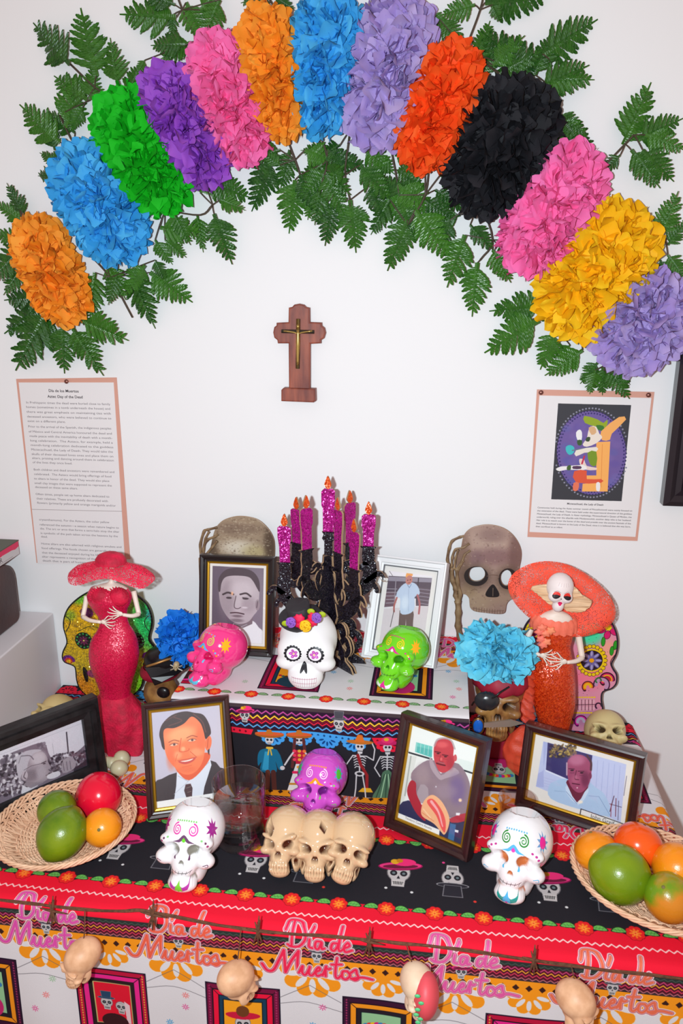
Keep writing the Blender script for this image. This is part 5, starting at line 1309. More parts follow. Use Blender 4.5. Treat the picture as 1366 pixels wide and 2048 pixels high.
p = on_y(353, 1334, Yh-.010); (W, F), uv, cav, _ = put_skull('e', 'foam', None, None, .0065, p-np.array([0, 0, .005]), (0, 0, 0)); part('skull_emblem', (W, F), M_bone('emblem_brass', (190, 170, 130), (40, 30, 20), .3), t, smooth=True, attr={'cav': cav})
for s in (-1, 1): part('crossed_bone', tube([p+np.array([-s*.011, -.001, -.006]), p+np.array([s*.011, -.001, .004])], .0012, 6), M_bone('emblem_bone', (170, 160, 140), (40, 30, 20), .3), t)
part('eye_patch', ball(on_y(326, 1385, yc-.040), (.012, .006, .011), 16, 10), m_bk, t, smooth=True)
# ================================================================== cut-out masks leaning on the wall
def art_plate(name, label, cat, px_out, holes, Y, th, paint, ppu=2500, bg=(150, 125, 110), edge=(180, 150, 120), bevel=.0008, parts=None, smooth_n=4, rough=.45):
    out = smoothclosed(px_out, smooth_n)
    O = pxz(out, Y); H = [pxz(smoothclosed(h, 5), Y) for h in holes]
    A = np.array(O)
    c = Canvas(A[:, 0].min()-.003, A[:, 1].min()-.003, A[:, 0].max()+.003, A[:, 1].max()+.003, ppu, bg)
    paint(c, lambda P: [XZ(x, y, Y) for x, y in P])
    return O, H, c
m_edge = M('fibreboard_edge', (172, 140, 108), .8)
def crop(ox, oy, s): return lambda P: [(ox+x/s, oy+y/s) for x, y in P]
K5 = crop(700, 1020, 3.794)
def ppoly(c, T, P, col, al=1, sm=3): c.poly(T(P), col, al, sm=sm)
def mask_skull_paint(c, T):
    R = random.Random(11)
    def bl(x, y, rx, ry, col, al, s=.6):
        p = T([(x, y)])[0]; k = .00026; c.blob(p[0], p[1], rx*k, ry*k, col, al, 0, s)
    bl(1060, 300, 260, 230, (170, 142, 130), 1); bl(1050, 230, 150, 90, (184, 160, 146), .7); bl(1080, 190, 90, 50, (120, 92, 90), .5); bl(1100, 350, 130, 60, (122, 88, 92), .6); bl(950, 370, 50, 60, (112, 82, 90), .5)
    bl(1260, 330, 50, 200, (110, 80, 76), .7); bl(850, 380, 50, 200, (120, 92, 76), .7); bl(950, 680, 120, 90, (170, 146, 118), .8); bl(1160, 640, 100, 80, (164, 138, 116), .7); bl(900, 600, 50, 50, (150, 126, 96), .7)
    for _ in range(420):
        bl(R.uniform(820, 1290), R.uniform(120, 780), R.uniform(2, 9), R.uniform(2, 7), R.choice([(110, 84, 76), (196, 174, 154), (140, 112, 100), (128, 98, 100)]), .35, .3)
    for x, y, rx, ry in ((957, 500, 84, 74), (1198, 520, 64, 78)):
        bl(x, y, rx*1.2, ry*1.15, (92, 74, 60), .8); p = T([(x, y)])[0]; c.ell(p[0], p[1], rx*.00026, ry*.00026, (46, 36, 34), n=28)
    ppoly(c, T, [(1083, 562), (1105, 580), (1132, 630), (1125, 655), (1085, 660), (1040, 655), (1028, 632), (1055, 585)], (40, 32, 32))
    c.line(T([(1085, 590), (1084, 650)]), .0012, (120, 100, 84)); c.line(T([(1040, 500), (1080, 490), (1130, 500), (1120, 520)]), .0012, (110, 84, 72), sm=3); c.line(T([(920, 610), (945, 598), (965, 605)]), .001, (110, 86, 70), sm=3)
    for q in range(12): c.line(T([(940+q*20, 735+q*2.2), (938+q*20, 772+q*1.5)]), .0009, (112, 84, 70))
    c.line(T([(930, 740), (1050, 765), (1170, 760)]), .001, (120, 94, 78), sm=3)
sk_out = [(845, 290), (865, 200), (905, 150), (960, 125), (1050, 113), (1140, 130), (1210, 170), (1262, 230), (1292, 300), (1293, 370), (1280, 440), (1286, 520), (1282, 600), (1262, 655), (1210, 680), (1183, 715), (1170, 775), (1115, 785), (1020, 775), (950, 765), (917, 740), (910, 700), (905, 665), (880, 638), (848, 628), (835, 580), (820, 500), (812, 420), (822, 350)]
sk_eyes = [[(957, 428), (1000, 432), (1026, 465), (1024, 505), (995, 532), (950, 540), (915, 528), (898, 495), (905, 455), (925, 435)], [(1195, 450), (1222, 470), (1230, 515), (1218, 555), (1185, 573), (1155, 562), (1138, 525), (1142, 485), (1165, 458)]]
hand_strokes = [([(862, 1075), (835, 960), (820, 880), (822, 780), (818, 690)], 46), ([(820, 700), (800, 650), (800, 600), (780, 540), (765, 440)], 34), ([(825, 700), (835, 640), (815, 540), (810, 440)], 30), ([(765, 440), (738, 380), (752, 290), (775, 235), (835, 205), (862, 198)], 19), ([(770, 430), (775, 360), (800, 300), (860, 285), (905, 255)], 17), ([(790, 450), (800, 370), (820, 300)], 16), ([(800, 460), (850, 390), (870, 340), (912, 308)], 17), ([(812, 480), (845, 410), (862, 385)], 18)]
def stroke_outline(P, w):
    P = smoothpath(P, 4); T_ = np.gradient(P, axis=0); T_ /= np.linalg.norm(T_, axis=1)[:, None]
    N = np.c_[-T_[:, 1], T_[:, 0]]; ww = np.full(len(P), w/2.0); ww[0] *= .6; ww[-1] *= .5
    return np.vstack([P+N*ww[:, None], (P-N*ww[:, None])[::-1]])
def bone_hand(t, T, Y, mat, strokes, scl=.00022, depth=.004, name='hand_bone'):
    for P, w in strokes:
        Q = [on_y(*T([p])[0], Y) for p in P]
        r = np.full(len(Q), w*scl/2); 
        r2 = np.interp(np.linspace(0, len(Q)-1, (len(Q)-1)*6+1), np.arange(len(Q)), r); PP = smoothpath(Q, 6)
        r2 = r2[:len(PP)]*(1+.35*np.abs(np.cos(np.linspace(0, (len(Q)-1)*math.pi, len(PP))))**4)
        V, F = tube(PP, r2, 8); V[:, 1] = Y+(V[:, 1]-Y)*.7
        part(name, (V, F), mat, t, smooth=True)
m_hb = M('painted_bone', (168, 140, 104), .5, vary=((104, 78, 54), 60, .2))
Ym = -.022
t = thing('skull_mask', (.08, Ym, RZ), 'brown paper skull mask with open eyes held by a bony hand beside white frame', 'mask')
O, H, c = art_plate('', '', '', K5(sk_out), [K5(h) for h in sk_eyes], Ym, .003, lambda c, T: mask_skull_paint(c, lambda P: T(K5(P))), bg=(156, 128, 116))
V, F, mi = plate(O, H, .0035, .001); V[:, 1] += Ym
part('mask_face', (V, F), [M_img('mask_print', c, .4, .4), m_edge], t, uv=c.uv(V[:, 0], V[:, 2]), midx=mi)
bone_hand(t, K5, Ym-.004, m_hb, hand_strokes)
part('mask_handle', tube([on_y(*K5([(862, 1060)])[0], Ym-.004), on_y(913, 1330, Ym-.004), on_y(915, 1380, -.03), (on_y(915, 1380, -.03)[0]+.002, -.03, TZ+.0025)], .0045, 8, 3), M('dark_handle', (52, 36, 30), .5), t, smooth=True)

K4 = crop(380, 940, 3.415)
Y2 = -.018
t = thing('skull_mask', (-.37, Y2, RZ), 'bald brown skull mask with bony fingers behind the sepia portrait', 'mask')
dx = -140
# the same mask design; its lower half is hidden by the portrait
k4 = [(170, 420), (195, 375), (240, 340), (320, 318), (400, 322), (470, 345), (530, 400), (565, 460), (575, 520), (572, 620), (560, 700), (545, 760), (505, 790), (480, 850), (470, 900), (330, 905), (240, 880), (220, 830), (190, 790), (150, 770), (135, 690), (130, 600), (150, 500)]
def m2(c, T):
    T2 = lambda P: T(K4(P)); R = random.Random(5)
    def bl(x, y, rx, ry, col, al, s=.6):
        p = T2([(x, y)])[0]; k = .00029; c.blob(p[0], p[1], rx*k, ry*k, col, al, 0, s)
    bl(330, 450, 190, 140, (170, 148, 124), 1); bl(330, 530, 110, 50, (228, 216, 196), .9); bl(440, 560, 80, 50, (196, 178, 130), .8); bl(300, 400, 110, 40, (120, 98, 84), .6); bl(430, 400, 70, 30, (130, 108, 92), .5); bl(550, 500, 40, 130, (80, 62, 50), .8); bl(150, 560, 40, 120, (92, 76, 60), .8)
    for _ in range(500): bl(R.uniform(160, 560), R.uniform(320, 600), R.uniform(2, 9), R.uniform(2, 6), R.choice([(110, 88, 72), (206, 190, 164), (146, 122, 100)]), .35, .3)
    for x in (230, 440): bl(x, 660, 80, 70, (40, 32, 28), 1, .2)
O, H, c = art_plate('', '', '', K4(k4), [], Y2, .003, m2, bg=(150, 128, 104))
V, F, mi = plate(O, [], .0035, .001); V[:, 1] += Y2
part('mask_face', (V, F), [M_img('mask_print_two', c, .4, .4), m_edge], t, uv=c.uv(V[:, 0], V[:, 2]), midx=mi)
bone_hand(t, K4, Y2-.004, m_hb, [([(185, 392), (120, 408), (95, 420), (70, 510), (75, 600)], 17), ([(190, 440), (170, 455), (115, 480), (92, 540), (95, 620)], 17), ([(186, 485), (150, 530), (112, 580), (105, 640)], 17), ([(130, 420), (105, 470), (85, 560)], 14)], scl=.00026)
part('mask_handle', tube([(on_y(402, 1115, Y2)[0], Y2-.003, on_y(402, 1115, Y2)[2]), (on_y(402, 1115, Y2)[0]-.003, Y2-.003, RZ+.004)], .004, 8), m_hb, t, smooth=True)

# ------------------------------------------------------------------ holographic skull (left) and printed skull profile (right)
K7 = crop(80, 1090, 4.018)
Yc = -.055
o7 = [(390, 375), (300, 430), (230, 500), (195, 580), (190, 660), (212, 740), (215, 790), (187, 850), (180, 900), (200, 940), (262, 965), (285, 990), (295, 1080), (320, 1150), (380, 1210), (460, 1252), (560, 1262), (680, 1250), (760, 1200), (820, 1130), (836, 1040), (842, 940), (900, 920), (930, 880), (920, 820), (885, 770), (880, 730), (900, 650), (900, 580), (880, 510), (840, 450), (760, 390), (670, 360), (560, 350), (470, 352)]
def p7(c, T):
    T2 = lambda P: T(K7(P))
    def bl(x, y, rx, ry, col, al=1, s=.6):
        p = T2([(x, y)])[0]; k = .00022; c.blob(p[0], p[1], rx*k, ry*k, col, al, 0, s)
    bl(330, 600, 260, 300, (240, 190, 20)); bl(300, 1150, 200, 150, (240, 150, 30)); bl(880, 620, 170, 260, (40, 220, 110)); bl(800, 1100, 90, 180, (140, 230, 40)); bl(320, 420, 90, 60, (90, 210, 60), .8); bl(900, 560, 50, 60, (70, 200, 230), .7); bl(600, 420, 120, 60, (190, 200, 120), .7); bl(240, 560, 60, 50, (120, 200, 60), .6)
    bl(380, 540, 60, 50, (110, 20, 110), 1, .15)
    for x, y in ((355, 765), (770, 765)):
        p = T2([(x, y)])[0]; c.ell(p[0], p[1], .018, .018, (16, 30, 22), n=26)
        for q in range(12):
            a = q*math.pi/6; c.ell(p[0]+.0145*math.cos(a), p[1]+.0145*math.sin(a), .0019, .0019, (60, 190, 90), n=8)
        for q in range(8):
            a = q*math.pi/4; c.ell(p[0]+.006*math.cos(a), p[1]+.006*math.sin(a), .004, .002, (130, 30, 90), n=10, rot=a)
        c.ell(p[0], p[1], .002, .002, (230, 210, 120), n=8)
    for s, (x, y) in ((1, (235, 930)), (-1, (875, 905))):
        p = T2([(x, y)])[0]
        for q in range(9):
            a = math.pi*q/8; c.ell(p[0]+.010*math.cos(a), p[1]+.008*math.sin(a)+.002, .0035, .0035, (120, 20, 140), n=10)
        c.ell(p[0], p[1]+.001, .008, .0065, (230, 60, 30)); c.ell(p[0], p[1], .005, .004, (240, 190, 20))
    ppoly(c, T2, [(350, 975), (385, 1010), (390, 1090), (370, 1090), (350, 1030)], (20, 20, 20)); bl(430, 1030, 60, 40, (150, 40, 130), .8, .2)
    P = smoothclosed(o7, 4); cx, cy = 555, 800
    c.line(T2(list(P)+[P[0]]), .0042, (14, 26, 20))
    c.line(T2([(215, 690), (240, 640), (245, 600), (200, 560)]), .0016, (30, 40, 20), sm=3); c.line(T2([(880, 690), (850, 650), (845, 600), (880, 560)]), .0016, (20, 50, 40), sm=3); c.line(T2([(310, 690), (400, 650), (470, 660)]), .0014, (60, 70, 20), sm=3)
O, H, c = art_plate('', '', '', K7(o7), [], Yc, .003, p7, bg=(220, 190, 40))
V, F, mi = plate(O, [], .004, .0008); V[:, 1] += Yc
m_h = M_glitter('holographic_glitter', None, None, scale=420, tilt=.7, metal=.2, rough=.22, img=c)
single('holographic_skull_cutout', (V, F), [m_h, M('black_cut_edge', (20, 26, 24), .4)], 'yellow and green glitter skull cutout standing behind the red dressed doll', 'cutout', uv=c.uv(V[:, 0], V[:, 2]), midx=mi)

K6 = crop(980, 1120, 3.539)
Yd = -.045
o6 = [(330, 385), (270, 430), (232, 500), (214, 580), (216, 660), (240, 740), (290, 860), (340, 980), (400, 1080), (470, 1150), (520, 1195), (560, 1218), (650, 1232), (730, 1200), (780, 1130), (800, 1060), (790, 990), (795, 940), (820, 922), (862, 908), (895, 870), (898, 810), (872, 765), (862, 730), (892, 670), (905, 600), (897, 520), (862, 440), (800, 380), (700, 345), (560, 340), (430, 350)]
def p6(c, T):
    T2 = lambda P: T(K6(P))
    def E(x, y, rx, ry, col, rot=0, n=16):
        p = T2([(x, y)])[0]; c.ell(p[0], p[1], rx*.00024, ry*.00024, col, rot=rot, n=n)
    def B(x, y, rx, ry, col, al=.8):
        p = T2([(x, y)])[0]; c.blob(p[0], p[1], rx*.00024, ry*.00024, col, al)
    B(700, 520, 110, 90, (70, 230, 170), 1); B(640, 500, 60, 60, (90, 220, 230), .7); B(830, 650, 60, 100, (250, 170, 150), 1); B(700, 830, 110, 90, (250, 120, 150), .9); B(280, 640, 60, 80, (80, 210, 240), 1); B(260, 560, 40, 30, (50, 90, 190), .8); B(650, 1100, 140, 90, (190, 130, 170), .9)
    for (x, y, col, rr) in ((835, 475, (222, 20, 110), 70), (260, 490, (235, 210, 30), 40), (245, 550, (225, 30, 130), 36), (225, 620, (40, 150, 50), 34), (330, 540, (120, 20, 90), 30)):
        for q in range(6):
            a = q*math.pi/3+.4; E(x+math.cos(a)*rr*.75, y-math.sin(a)*rr*.75, rr*.52, rr*.36, (60, 10, 40), rot=a); E(x+math.cos(a)*rr*.75, y-math.sin(a)*rr*.75, rr*.46, rr*.31, col, rot=a)
        E(x, y, rr*.36, rr*.36, (245, 205, 20))
    for x, y in ((885, 600), (800, 575), (860, 640)): E(x, y, 16, 40, (20, 60, 20)); E(x, y, 13, 36, (40, 160, 40))
    cx, cy = 718, 708
    for q in range(22):
        a = q*math.pi/11; E(cx+96*math.cos(a), cy-100*math.sin(a), 17, 17, (50, 30, 20)); E(cx+96*math.cos(a), cy-100*math.sin(a), 14, 14, (246, 208, 20))
    E(cx, cy, 92, 96, (246, 208, 20), n=30); E(cx, cy, 80, 84, (34, 26, 44), n=30)
    for q in range(8):
        a = q*math.pi/4; E(cx+42*math.cos(a), cy-42*math.sin(a), 32, 15, (118, 108, 168), rot=a); E(cx+48*math.cos(a), cy-48*math.sin(a), 22, 7, (176, 168, 208), rot=a)
    E(cx, cy, 18, 18, (246, 170, 20))
    def sw(x, y, r, cols, s=1):
        for i, cl in enumerate(cols):
            a = np.linspace(0, 4.0-.3*i, 18); rr = r*(1-.2*i)*(1-.12*a/4)
            c.line(T2(np.c_[x+s*rr*np.cos(a), y-rr*np.sin(a)]), r*.00024*.55, cl)
    sw(690, 895, 36, [(60, 20, 40), (240, 100, 30), (246, 190, 30)]); sw(825, 845, 46, [(60, 10, 40), (226, 30, 110), (246, 190, 30), (200, 30, 60)]); sw(790, 880, 50, [(70, 20, 60), (200, 150, 190)], -1); sw(765, 850, 20, [(40, 120, 60)])
    c.poly(T2([(590, 975), (735, 970), (740, 1060), (590, 1075)]), (230, 160, 180))
    for q in range(6): 
        x = 608+q*25; c.line(T2([(x-11, 985), (x-11, 1060)]), .0008, (60, 20, 40)); E(x, 1000, 9, 18, (240, 180, 196)); E(x, 1045, 9, 16, (240, 180, 196))
    c.line(T2([(590, 1022), (740, 1018)]), .0009, (40, 20, 30))
    for q in range(9): E(602+q*17, 968, 8, 6, (246, 208, 20)); E(598+q*17, 1078, 9, 7, (246, 208, 20))
    sw(640, 1140, 40, [(110, 20, 90), (230, 40, 160), (190, 180, 200)]); sw(560, 1150, 34, [(60, 20, 60), (200, 40, 130), (220, 200, 60)]); sw(765, 1030, 22, [(60, 30, 60)])
    for q in range(60):
        R_ = random.Random(q); p = T2([(R_.uniform(600, 860), R_.uniform(440, 960))])[0]; c.ell(p[0], p[1], .0006, .0006, (60, 40, 70), n=6)
    c.line(T2([(890, 660), (850, 720), (872, 780)]), .0014, (70, 20, 50), sm=3)
    P = smoothclosed(o6, 4); c.line(T2(list(P)+[P[0]]), .0048, (40, 36, 52))
O, H, c = art_plate('', '', '', K6(o6), [], Yd, .003, p6, bg=(232, 150, 176))
V, F, mi = plate(O, [], .004, .0008); V[:, 1] += Yd
t = thing('printed_skull_cutout', (.2, Yd, TZ), 'colourful flower patterned skull profile cutout standing behind the orange dressed doll', 'cutout')
part('skull_panel', (V, F), [M_img('skull_profile_print', c, .25, .5, coat=.3), M('dark_cut_edge', (44, 40, 56), .4)], t, uv=c.uv(V[:, 0], V[:, 2]), midx=mi)
V[:, 2] -= 0
a = np.linspace(-2.0, 3.6, 20)
part('hanging_loop', tube([on_y(*K6([(820+48*math.cos(q), 305-58*math.sin(q))])[0], Yd+.001) for q in a], .0011, 6), M('twine', (190, 150, 130), .9), t, smooth=True)
# both cutouts end on the table: small wooden feet
m_ft = M('foot_wood', (120, 90, 70), .7)
zl = V[:, 2].min()

# ------------------------------------------------------------------ candelabra of slotted board pieces
m_cb = M_glitter('black_glitter', (10, 8, 14), (40, 34, 50), scale=700, tilt=.8, metal=.3, rough=.3)
m_mag = M_glitter('magenta_glitter', (150, 4, 104), (212, 24, 164), scale=560, tilt=.8, metal=.35, rough=.3)
m_ofl = M_glitter('orange_glitter', (220, 60, 16), (250, 110, 30), scale=700, tilt=.8, metal=.3, rough=.3)
AX = on_y(658, 1300, -.135); AX = np.array([AX[0], -.135, RZ+.0012])
t = thing('candelabra', tuple(AX), 'black glitter cut board candelabra with magenta glitter candles on the step', 'candelabra')
def ang_part(name, pts, holes, ang, mat, off=0.0, th=.0035):
    V, F, mi = plate(pts, holes, th, 0)
    V[:, 1] += off
    V = rotz(V, ang)+AX
    return part(name, (V, F), [mat, m_edge], t, midx=mi)
def ribbon(P, w): return [tuple(p) for p in stroke_outline(np.array(P), w)]
def arm(ang, r, zc, k, sc=1.0):
    """one side of a slotted board: foot scroll, stem, S-shaped arm and cup; r = radius of the cup, zc = its height"""
    B = []
    B.append([(0, .0), (.017, .0), (.020, .03), (.014, .07), (.024, .095), (.016, .13), (.018, .150), (.012, .175), (.010, .200), (0, .200)])
    B.append(ribbon([(.004, zc-.075), (.016, zc-.085), (r*.55, zc-.088), (r*.90, zc-.074), (r+.003, zc-.052), (r, zc-.022)], .024*sc))
    B.append(ribbon([(r*.45, zc-.080), (r*.56, zc-.056), (r*.36, zc-.044), (r*.24, zc-.056)], .010*sc))
    B.append(ribbon([(.008, zc-.030), (r*.30, zc-.040), (r*.55, zc-.032), (r*.80, zc-.040), (r*.98, zc-.030)], .013*sc))
    B.append(ribbon([(r*.9, zc-.066), (r*1.12, zc-.054), (r*1.28, zc-.048), (r*1.42, zc-.062)], .009*sc))
    B.append(ribbon([(r*.9, zc-.056), (r*1.16, zc-.070), (r*1.24, zc-.084)], .008*sc))
    B.append([(r-.009, zc-.034), (r+.009, zc-.034), (r+.011, zc-.018), (r+.010, zc-.005), (r+.015, zc), (r-.015, zc), (r-.010, zc-.005), (r-.011, zc-.018)])
    B.append([(.0, .0), (.030, .0), (.066, .0), (.060, .010), (.045, .018), (.043, .036), (.034, .050), (.026, .056), (.021, .068), (.010, .080), (0, .08)])
    B.append(ribbon([(.030, .044), (.046, .060), (.055, .044), (.046, .030), (.038, .040)], .010))
    B.append(ribbon([(.016, .070), (.036, .082), (.044, .070), (.034, .060)], .009))
    holes = {7: [[(.020, .018), (.034, .016), (.029, .032), (.022, .030)]]}
    for i, b in enumerate(B):
        ang_part('board_arm' if i else 'board_stem', b, holes.get(i, []), ang, m_cb, off=(i % 3)*.0002)
def candle(ang, r, z0, h, w=.0235):
    w = w/2
    P = [(r-w*.8, z0), (r+w*.75, z0), (r+w*.8, z0+h*.45), (r+w, z0+h*.7), (r+w*1.0, z0+h*.95), (r+w*.7, z0+h), (r-w*.6, z0+h), (r-w, z0+h*.93), (r-w, z0+h*.62), (r-w*.8, z0+h*.55)]
    ang_part('candle', P, [], ang, m_mag, off=0)
    f = [(r-.0015, z0+h), (r-.0062, z0+h+.006), (r-.0045, z0+h+.013), (r-.0005, z0+h+.022), (r+.004, z0+h+.013), (r+.0055, z0+h+.006), (r+.0015, z0+h)]
    V = ang_part('candle_flame', [tuple(q) for q in smoothclosed(f, 3)], [], ang, m_ofl, off=-.0003)
def rz(px_, py0, py1, pyf, yoff):
    a = on_y(px_, py0, AX[1]+yoff); b = on_y(px_, py1, AX[1]+yoff); return a, b
cands = [(570, 1124, 1051, 0.0), (737, 1092, 1027, 0.0), (613, 1098, 1015, -.028), (699, 1083, 1004, .030), (594, 1085, 1017, .030), (709, 1137, 1062, -.036), (677, 1105, 1019, -.018)]
for (px_, yb2, yt2, yo) in cands:
    a, b = rz(px_, yb2, yt2, 0, yo)
    d = np.array([a[0]-AX[0], yo]); r = np.hypot(*d); ang = math.atan2(d[1], d[0])
    zc = a[2]-AX[2]; h = b[2]-a[2]
    if ang > math.pi/2 or ang < -math.pi/2: pass
    arm(ang, r, zc, 0, 1.0 if r > .045 else .7)
    candle(ang, r, zc-.001, h)
a, b = rz(658, 1063, 976, 0, 0)
zc = a[2]-AX[2]
ang_part('board_stem', [(-.008, .14), (.008, .14), (.007, zc-.018), (.011, zc-.012), (.008, zc-.005), (.011, zc), (-.011, zc), (-.008, zc-.005), (-.011, zc-.012), (-.007, zc-.018)], [], 0, m_cb)
candle(0.0, 0.0, zc-.001, b[2]-a[2], .023)
# ================================================================== dressed skeleton dolls
def loft_px(rows, Y, dr=.8, n=32, fold=0, bulge=0.0):
    """rows of (pixel y, centre x, half width px[, depth ratio]) at the plane Y -> lofted body"""
    R = []
    th = np.linspace(0, 2*np.pi, n, endpoint=False)
    for i, row in enumerate(rows):
        y, x, hw = row[:3]; k = row[3] if len(row) > 3 else dr
        c = on_y(x, y, Y); e = on_y(x+hw, y, Y); rx = abs(e[0]-c[0])
        f = 1+fold*(np.sin(th*7+i*.3))*(i/len(rows))
        R.append(np.c_[c[0]+rx*np.cos(th)*f, c[1]+rx*k*np.sin(th)*f, np.full(n, c[2])])
    return rings(R)
def dense(rows, m=5):
    A = np.array([list(r)+([.8] if len(r) < 4 else []) for r in rows], float)
    t_ = smoothpath(A, m); return [tuple(r) for r in t_]
m_dbone = M('doll_bone_white', (238, 222, 208), .5)
def hand(t, w, d, Y, s=1.0, spread=1.0, name='finger'):
    """w wrist point, d pointing direction (unit, in xz), five thin bone fingers"""
    w = np.array(w); d = np.array([d[0], 0, d[1]]); d /= np.linalg.norm(d); n_ = np.array([-d[2], 0, d[0]])
    part('palm', ball(w+d*.005*s, (.0048*s, .0022, .0040*s), 12, 8), m_dbone, t, smooth=True)
    for k in range(5):
        a = (k-2)*.30*spread; L = [.014, .018, .020, .018, .013][k]*s
        e = d*math.cos(a)+n_*math.sin(a)
        b0 = w+d*.006*s+n_*(k-2)*.0017*s
        P = [b0, b0+e*L*.4+np.array([0, -.003, 0]), b0+e*L*.75+np.array([0, -.0035, 0])+n_*(k-2)*.0004, b0+e*L+np.array([0, -.001, 0])]
        part('finger', tube(P, [.0011*s, .0010*s, .0009*s, .0006*s], 6, 3), m_dbone, t, smooth=True)
def limb(P, r, t, name='arm'):
    return part(name, tube(P, r, 10, 4), m_dbone, t, smooth=True)
# --- red doll
Y = -.20
m_rg = M_glitter('red_glitter_cloth', (196, 6, 56), (232, 20, 80), scale=700, tilt=.5, metal=.08, rough=.35)
m_rl = M('red_lace', (226, 12, 66), .7, bump=(260, .8, .002), vary=((180, 8, 50), 60, .15))
t = thing('doll', tuple(on_y(245, 1490, Y)), 'skeleton lady doll in crimson glitter gown with a wide red lace hat', 'doll')
p = lambda x, y, dy=0: on_y(80+x/4.018, 1090+y/4.018, Y+dy)
rows = [(1160, 223, 3.5, 1), (1166, 222, 9, .8), (1172, 221, 27, .45), (1180, 220, 38, .42), (1192, 220, 40, .5)]
part('shoulders', loft_px(dense(rows), Y), m_dbone, t, smooth=True)
part('neck', tube([on_y(223, 1170, Y), on_y(223, 1142, Y)], .0035, 8), m_dbone, t, smooth=True)
rows = [(1176, 219, 37, .5), (1190, 219, 44, .62), (1205, 219, 41, .62), (1218, 220, 34, .6), (1235, 226, 28, .65), (1250, 229, 29, .7), (1262, 230, 35, .75), (1280, 228, 44, .8), (1305, 228, 48, .8), (1330, 228, 45, .8), (1355, 229, 37, .8), (1375, 230, 31, .8), (1392, 231, 29, .8)]
part('gown', loft_px(dense(rows), Y, n=48), m_rg, t, smooth=True)
rows = [(1386, 231, 28, .8), (1400, 231, 39, .8), (1425, 240, 48, .8), (1450, 246, 50, .8), (1475, 248, 51, .8), (1496, 250, 52, .8)]
V, F = loft_px(dense(rows), Y, n=90, fold=.13); part('flared_hem', (V, F), m_rl, t, smooth=True)
for s_, cx in ((-1, 203), (1, 238)):
    c0 = on_y(cx, 1194, Y-.012)
    V, F = ball(c0, (.0175, .013, .0165), 30, 18, lambda D: 1+.06*np.sin(D[:, 0]*23)*np.sin(D[:, 2]*19)); part('bodice_cup', (V, F), m_rl, t, smooth=True)
    for q in range(9):
        aa = .3+q*.27 if s_ > 0 else 2.84-q*.27
        b = c0+np.array([.0165*math.cos(aa), -.004, .0155*math.sin(aa)]); part('lace_tuft', tube([b, b+np.array([math.cos(aa)*.005, -.002, math.sin(aa)*.006])], [.0018, .0004], 5), m_rl, t)
limb([p(375, 410), p(365, 480, -.004), p(345, 575, -.012)], [.0045, .0042, .0040], t, 'upper_arm'); limb([p(345, 575, -.012), p(400, 605, -.026), p(490, 620, -.034)], [.0042, .0035, .0028], t, 'forearm')
limb([p(752, 370), p(770, 450, -.004), p(795, 555, -.012)], [.0045, .0042, .0040], t, 'upper_arm'); limb([p(795, 555, -.012), p(740, 570, -.026), p(665, 560, -.034)], [.0042, .0035, .0028], t, 'forearm')
hand(t, p(488, 620, -.035), (1, .12), Y, 1.05); hand(t, p(668, 558, -.035), (-1, .15), Y, 1.05)
# hat: wide drooping wavy brim and a low crown, worn tipped forward over the face
hc0 = on_y(221, 1131, Y)
R = []; n = 72; th = np.linspace(0, 2*np.pi, n, endpoint=False)
for rr, dz in ((.018, .010), (.026, .009), (.040, .006), (.055, .003), (.066, -.003), (.073, -.008), (.076, -.014)):
    w = 1+.03*np.sin(th*5+.5)*(rr/.07)
    R.append(np.c_[hc0[0]+rr*1.0*w*np.cos(th), hc0[1]+rr*.50*w*np.sin(th)-.006, hc0[2]+dz+.006*np.sin(th*4+1)*(rr/.07)**2-.010*(np.abs(np.cos(th))*rr/.07)**3])
V, F = rings(R, cap=(False, False))
def lacemat(name, col, dens=.62):
    m, nt, b = base_mat(name, .6, 0, .4)
    b.inputs['Base Color'].default_value = lin(col)
    tc = nt.nodes.new('ShaderNodeTexCoord'); v = nt.nodes.new('ShaderNodeTexVoronoi'); v.inputs['Scale'].default_value = 420; v.feature = 'DISTANCE_TO_EDGE'
    nz = nt.nodes.new('ShaderNodeTexNoise'); nz.inputs['Scale'].default_value = 60
    ad = nt.nodes.new('ShaderNodeMath'); ad.operation = 'MULTIPLY_ADD'; ad.inputs[1].default_value = .35; 
    gt = nt.nodes.new('ShaderNodeMath'); gt.operation = 'LESS_THAN'; gt.inputs[1].default_value = dens
    nt.links.new(tc.outputs['Object'], v.inputs['Vector']); nt.links.new(tc.outputs['Object'], nz.inputs['Vector'])
    nt.links.new(nz.outputs['Fac'], ad.inputs[0]); nt.links.new(v.outputs['Distance'], ad.inputs[2])
    nt.links.new(ad.outputs[0], gt.inputs[0]); nt.links.new(gt.outputs[0], b.inputs['Alpha'])
    add_bump(nt, b, 300, .6, .001)
    return m
m_lace = lacemat('crimson_lace', (232, 24, 70), .36)
part('hat_brim', (V, F), m_lace, t, smooth=True)
V, F = lathe([(.027, 0), (.026, .007), (.021, .014), (.012, .018), (.0001, .019)], 32, (hc0[0]+.004, hc0[1]-.006, hc0[2]+.007)); V[:, 1] = hc0[1]-.006+(V[:, 1]-hc0[1]+.006)*.8
part('hat_crown', (V, F), m_rl, t, smooth=True)
(W, F), uv, cav, _ = put_skull('d', 'foam', None, None, .0105, (hc0[0]+.001, Y+.004, hc0[2]-.014), (.3, 0, 0)); part('head', (W, F), m_dbone, t, smooth=True)

